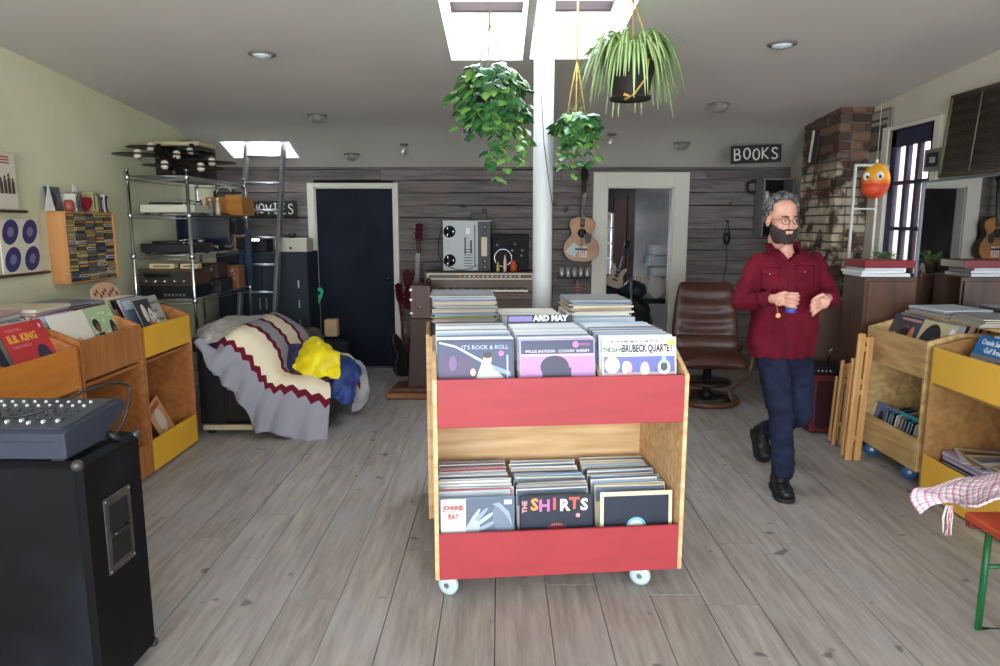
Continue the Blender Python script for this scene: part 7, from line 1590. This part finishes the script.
# placket, pockets, buttons laid on the shirt surface by ray casting
from mathutils.bvhtree import BVHTree
bv = BVHTree.FromPolygons([v.co.copy() for v in shirt.data.vertices], [tuple(p.vertices) for p in shirt.data.polygons])
def hit(px, py, off=.003):
    d = ray(px, py).normalized(); h_ = bv.ray_cast(V((0, 0, H)), d)
    return (h_[0] - d * off) if h_[0] else at(px, py, 3.85)
for fl in ([(764, 243), (768, 254), (779, 266), (785, 262), (776, 250), (771, 243)], [(799, 241), (801, 252), (795, 265), (788, 262), (792, 250), (794, 242)]):
    m = MB(); pts = [hit(a, b_, .016 if j in (0, 5) else .010) for j, (a, b_) in enumerate(fl)]; m.poly(pts[::-1]); m.v += []; o = m.build('collar_point', [MSH], pe); q = o.modifiers.new('s', 'SOLIDIFY'); q.thickness = .006
    m = MB(); m.tube([p + V((0, -.004, 0)) for p in pts[:4]], .0022, 5); m.build('collar_seam', [MSHD], pe)
m = MB(); pl_ = [hit(786.5 - .0 * k, 262 + 3.1 * k, .002) for k in range(1, 30)]; m.tube(pl_, .006, 6, flat=.4); m.build('placket', [MSHD], pe)
for k in range(5): m = MB(); p = hit(785.5, 268 + 19 * k, .006); m.lathe([(.0055, 0), (.005, .002), (0, .002)], 12, 0, p, (0, -1, 0)); m.build('button', [mat('button_dark', (60, 20, 30), .3)], pe)
for (xa, xb, ya, yb, xc) in ((761, 779, 268, 291, 770), (797, 814, 266, 288, 805)):
    m = MB(); nu_, nv_ = 8, 8; vs = [hit(xa + (xb - xa) * i / nu_, ya + (yb - ya) * j / nv_ + (1.5 if abs(i - 4) < 2 and j == nv_ else 0), .0035) for j in range(nv_ + 1) for i in range(nu_ + 1)]
    m.add(vs, [(j * 9 + i, (j + 1) * 9 + i, (j + 1) * 9 + i + 1, j * 9 + i + 1) for j in range(8) for i in range(8)], 0, True); o = m.build('pocket', [MSH], pe); q = o.modifiers.new('s', 'SOLIDIFY'); q.thickness = .003
    m = MB(); vs = [hit(xa - .5 + (xb - xa + 1) * i / nu_, ya - 1 + 8 * j / 3 * (1 if True else 0) - (abs(i - 4) * .9 if j == 3 else 0) + (2 if j == 3 else 0), .0075) for j in range(4) for i in range(9)]
    m.add(vs, [(j * 9 + i, (j + 1) * 9 + i, (j + 1) * 9 + i + 1, j * 9 + i + 1) for j in range(3) for i in range(8)], 0, True); f_ = m.build('pocket_flap', [MSHD if 0 else MSH], pe); q = f_.modifiers.new('s', 'SOLIDIFY'); q.thickness = .004
    m = MB(); m.lathe([(.005, 0), (.0045, .002), (0, .002)], 10, 0, hit(xc, ya + 6, .012), (0, -1, 0)); m.build('button', [mat('button_pale', (170, 130, 130), .3)], pe)
for s in 'RL':
    e1 = J['el' + s]; w1_ = J['wr' + s]; m = MB(); d = (w1_ - e1).normalized(); m.lathe([(.036, -.045), (.044, -.045), (.0435, -.0), (.035, .0)], 24, 0, w1_ - d * .002, d); m.build('cuff', [MSH], pe)
m = MB(); p = at(778, 315.5, 3.80); m.lathe([(.014, 0), (.014, .004), (0, .004)], 16, 0, p, (0, -1, 0)); m.tube([p, p + V((-.004, .0, .03)), p + V((-.012, .01, .06))], .0012, 5); m.build('hanging_tag', [mat('peach_tag', (236, 176, 130), .5)], pe)
# ---- trousers
MJ = mat('navy_jeans', (36, 42, 66), .85, c2=(24, 28, 48), nscale=9, spec=.15)
s_ = MB()
loft(s_, [((1.655, 4.0, .93), .165, .115, yw), ((1.655, 4.01, .86), .172, .122, yw), ((1.655, 4.02, .80), .165, .12, yw)], 32)
kR, kL = J['kneeR'], J['kneeL']
chain(s_, [J['hipR'] + V((.0, 0, -.02)), J['hipR'].lerp(kR, .5), kR, kR.lerp(J['ankR'], .5), J['ankR'] + V((0, 0, -.0))], [.098, .088, .07, .066, .064])
chain(s_, [J['hipL'] + V((-.0, 0, -.02)), J['hipL'].lerp(kL, .5), kL, kL.lerp(J['ankL'], .5), kL.lerp(J['ankL'], .98)], [.098, .088, .07, .065, .062])
def jf(c, n_): return .007 * noise.noise(V((c.x * 9, c.y * 9, c.z * 24))) + .006 * noise.noise(V((c.x * 20 + c.z * 12, c.y * 10, c.z * 34)))
fuse(s_, 'trousers', MJ, pe, .0075, 4, jf)
# ---- boots
MBT = mat('black_boot_leather', (24, 26, 30), .4, var=.3, nscale=12)
def boot(ank, heel, toe, up, name='boot'):
    """heel and toe are sole points; up is the sole normal"""
    f = (toe - heel); L_ = f.length; f.normalize(); up = (up - f * up.dot(f)).normalized(); sd = f.cross(up)
    Mx = Matrix(((sd.x, f.x, up.x, heel.x), (sd.y, f.y, up.y, heel.y), (sd.z, f.z, up.z, heel.z), (0, 0, 0, 1)))
    b = MB(); b.M = Mx; s = L_ / .29
    for (y, z, rx, ry, rz) in ((.055, .06, .046, .055, .055), (.13, .06, .048, .075, .052), (.20, .05, .052, .066, .042), (.245, .046, .048, .048, .034)): b.ball((0, y * s, z), (rx, ry, rz), 16, 0, 10)
    inv = Mx.inverted(); al = inv @ ank; cap(b, (0, .06 * s, .07), (al.x, al.y, al.z), .052, .056); cap(b, (0, .11 * s, .08), (al.x * .5, (al.y + .09) * .5, .13), .042, .038)
    o = fuse(b, name, MBT, pe, .0055, 3)
    m = MB(); m.M = Mx; pr = [(a * 1.16, c) for a, c in [(.036, -.002), (.042, .05), (.040, .11), (.048, .19), (.048, .235), (.036, .275), (0, .292), (-.036, .275), (-.048, .235), (-.048, .19), (-.040, .11), (-.042, .05), (-.036, -.002), (0, -.008)]]
    m.prism([(a, c * s) for a, c in pr], .0, .024, 'z', 0, True); so = m.build('sole', [mat('boot_sole', (30, 30, 32), .7)], o)
    m = MB(); m.M = Mx
    for k in range(5): z = .085 + .016 * k; y = (.175 - .022 * k) * s; m.tube([(-.026, y, z - .006), (0, y + .012, z + .004), (.026, y, z - .006)], .003, 6); m.tube([(-.02, y, z - .004), (.02, y - .02 * s, z + .012)], .0022, 5)
    for s2 in (-1, 1): m.tube([(0, .11 * s, .155), (s2 * .03, .13 * s, .17), (s2 * .04, .14 * s, .14), (s2 * .01, .125 * s, .15)], .0025, 5)
    m.build('laces', [mat('boot_laces', (52, 56, 60), .8)], o)
tR = atZ(787, 504, 0); hR = V((J['ankR'].x + .0, tR.y + .275, 0))
boot(J['ankR'], hR, V((tR.x, tR.y, 0)), V((0, 0, 1)))
tL = atZ(764, 463, 0); hd = (J['ankL'] - V((tL.x, tL.y, 0))); hL = V((tL.x + .01, tL.y + .20, .155))
boot(J['ankL'] + V((0, 0, .02)), hL, V((tL.x, tL.y + .0, .004)), V((0, -.5, 1)))
# ---- cup
e = empty('paper_cup', cupC + V((0, 0, -.056)), 0, "white paper cup with a blue bottom band held in the person's hand", 'cup')
m = MB(); m.lathe([(.0, .004), (.026, .0), (.0265, .0)], 28, 0); m.lathe([(.0262, 0), (.0285, .03)], 28, 1); m.lathe([(.0285, .03), (.0345, .106), (.0325, .106), (.0255, .006), (0, .006)], 28, 0)
m.build('cup_wall', [mat('paper_white', (226, 226, 220), .5), mat('cup_blue', (70, 84, 166), .45)], e)
m = MB(); m.tube([(.035 * cos(t), .035 * sin(t), .107) for t in [2 * pi * i / 28 for i in range(28)]], .0018, 6, closed=True); m.build('rim', [mat('paper_white', (226, 226, 220), .5)], e)
m = MB(); [m.lathe([(.0292 + .0016 * k, .036 + .02 * k), (.0293 + .0016 * k, .040 + .02 * k)], 28, k % 2) for k in range(3)]; m.build('printed_band', [mat('cup_olive', (150, 150, 120), .5), mat('cup_blue', (70, 84, 166), .45)], e)
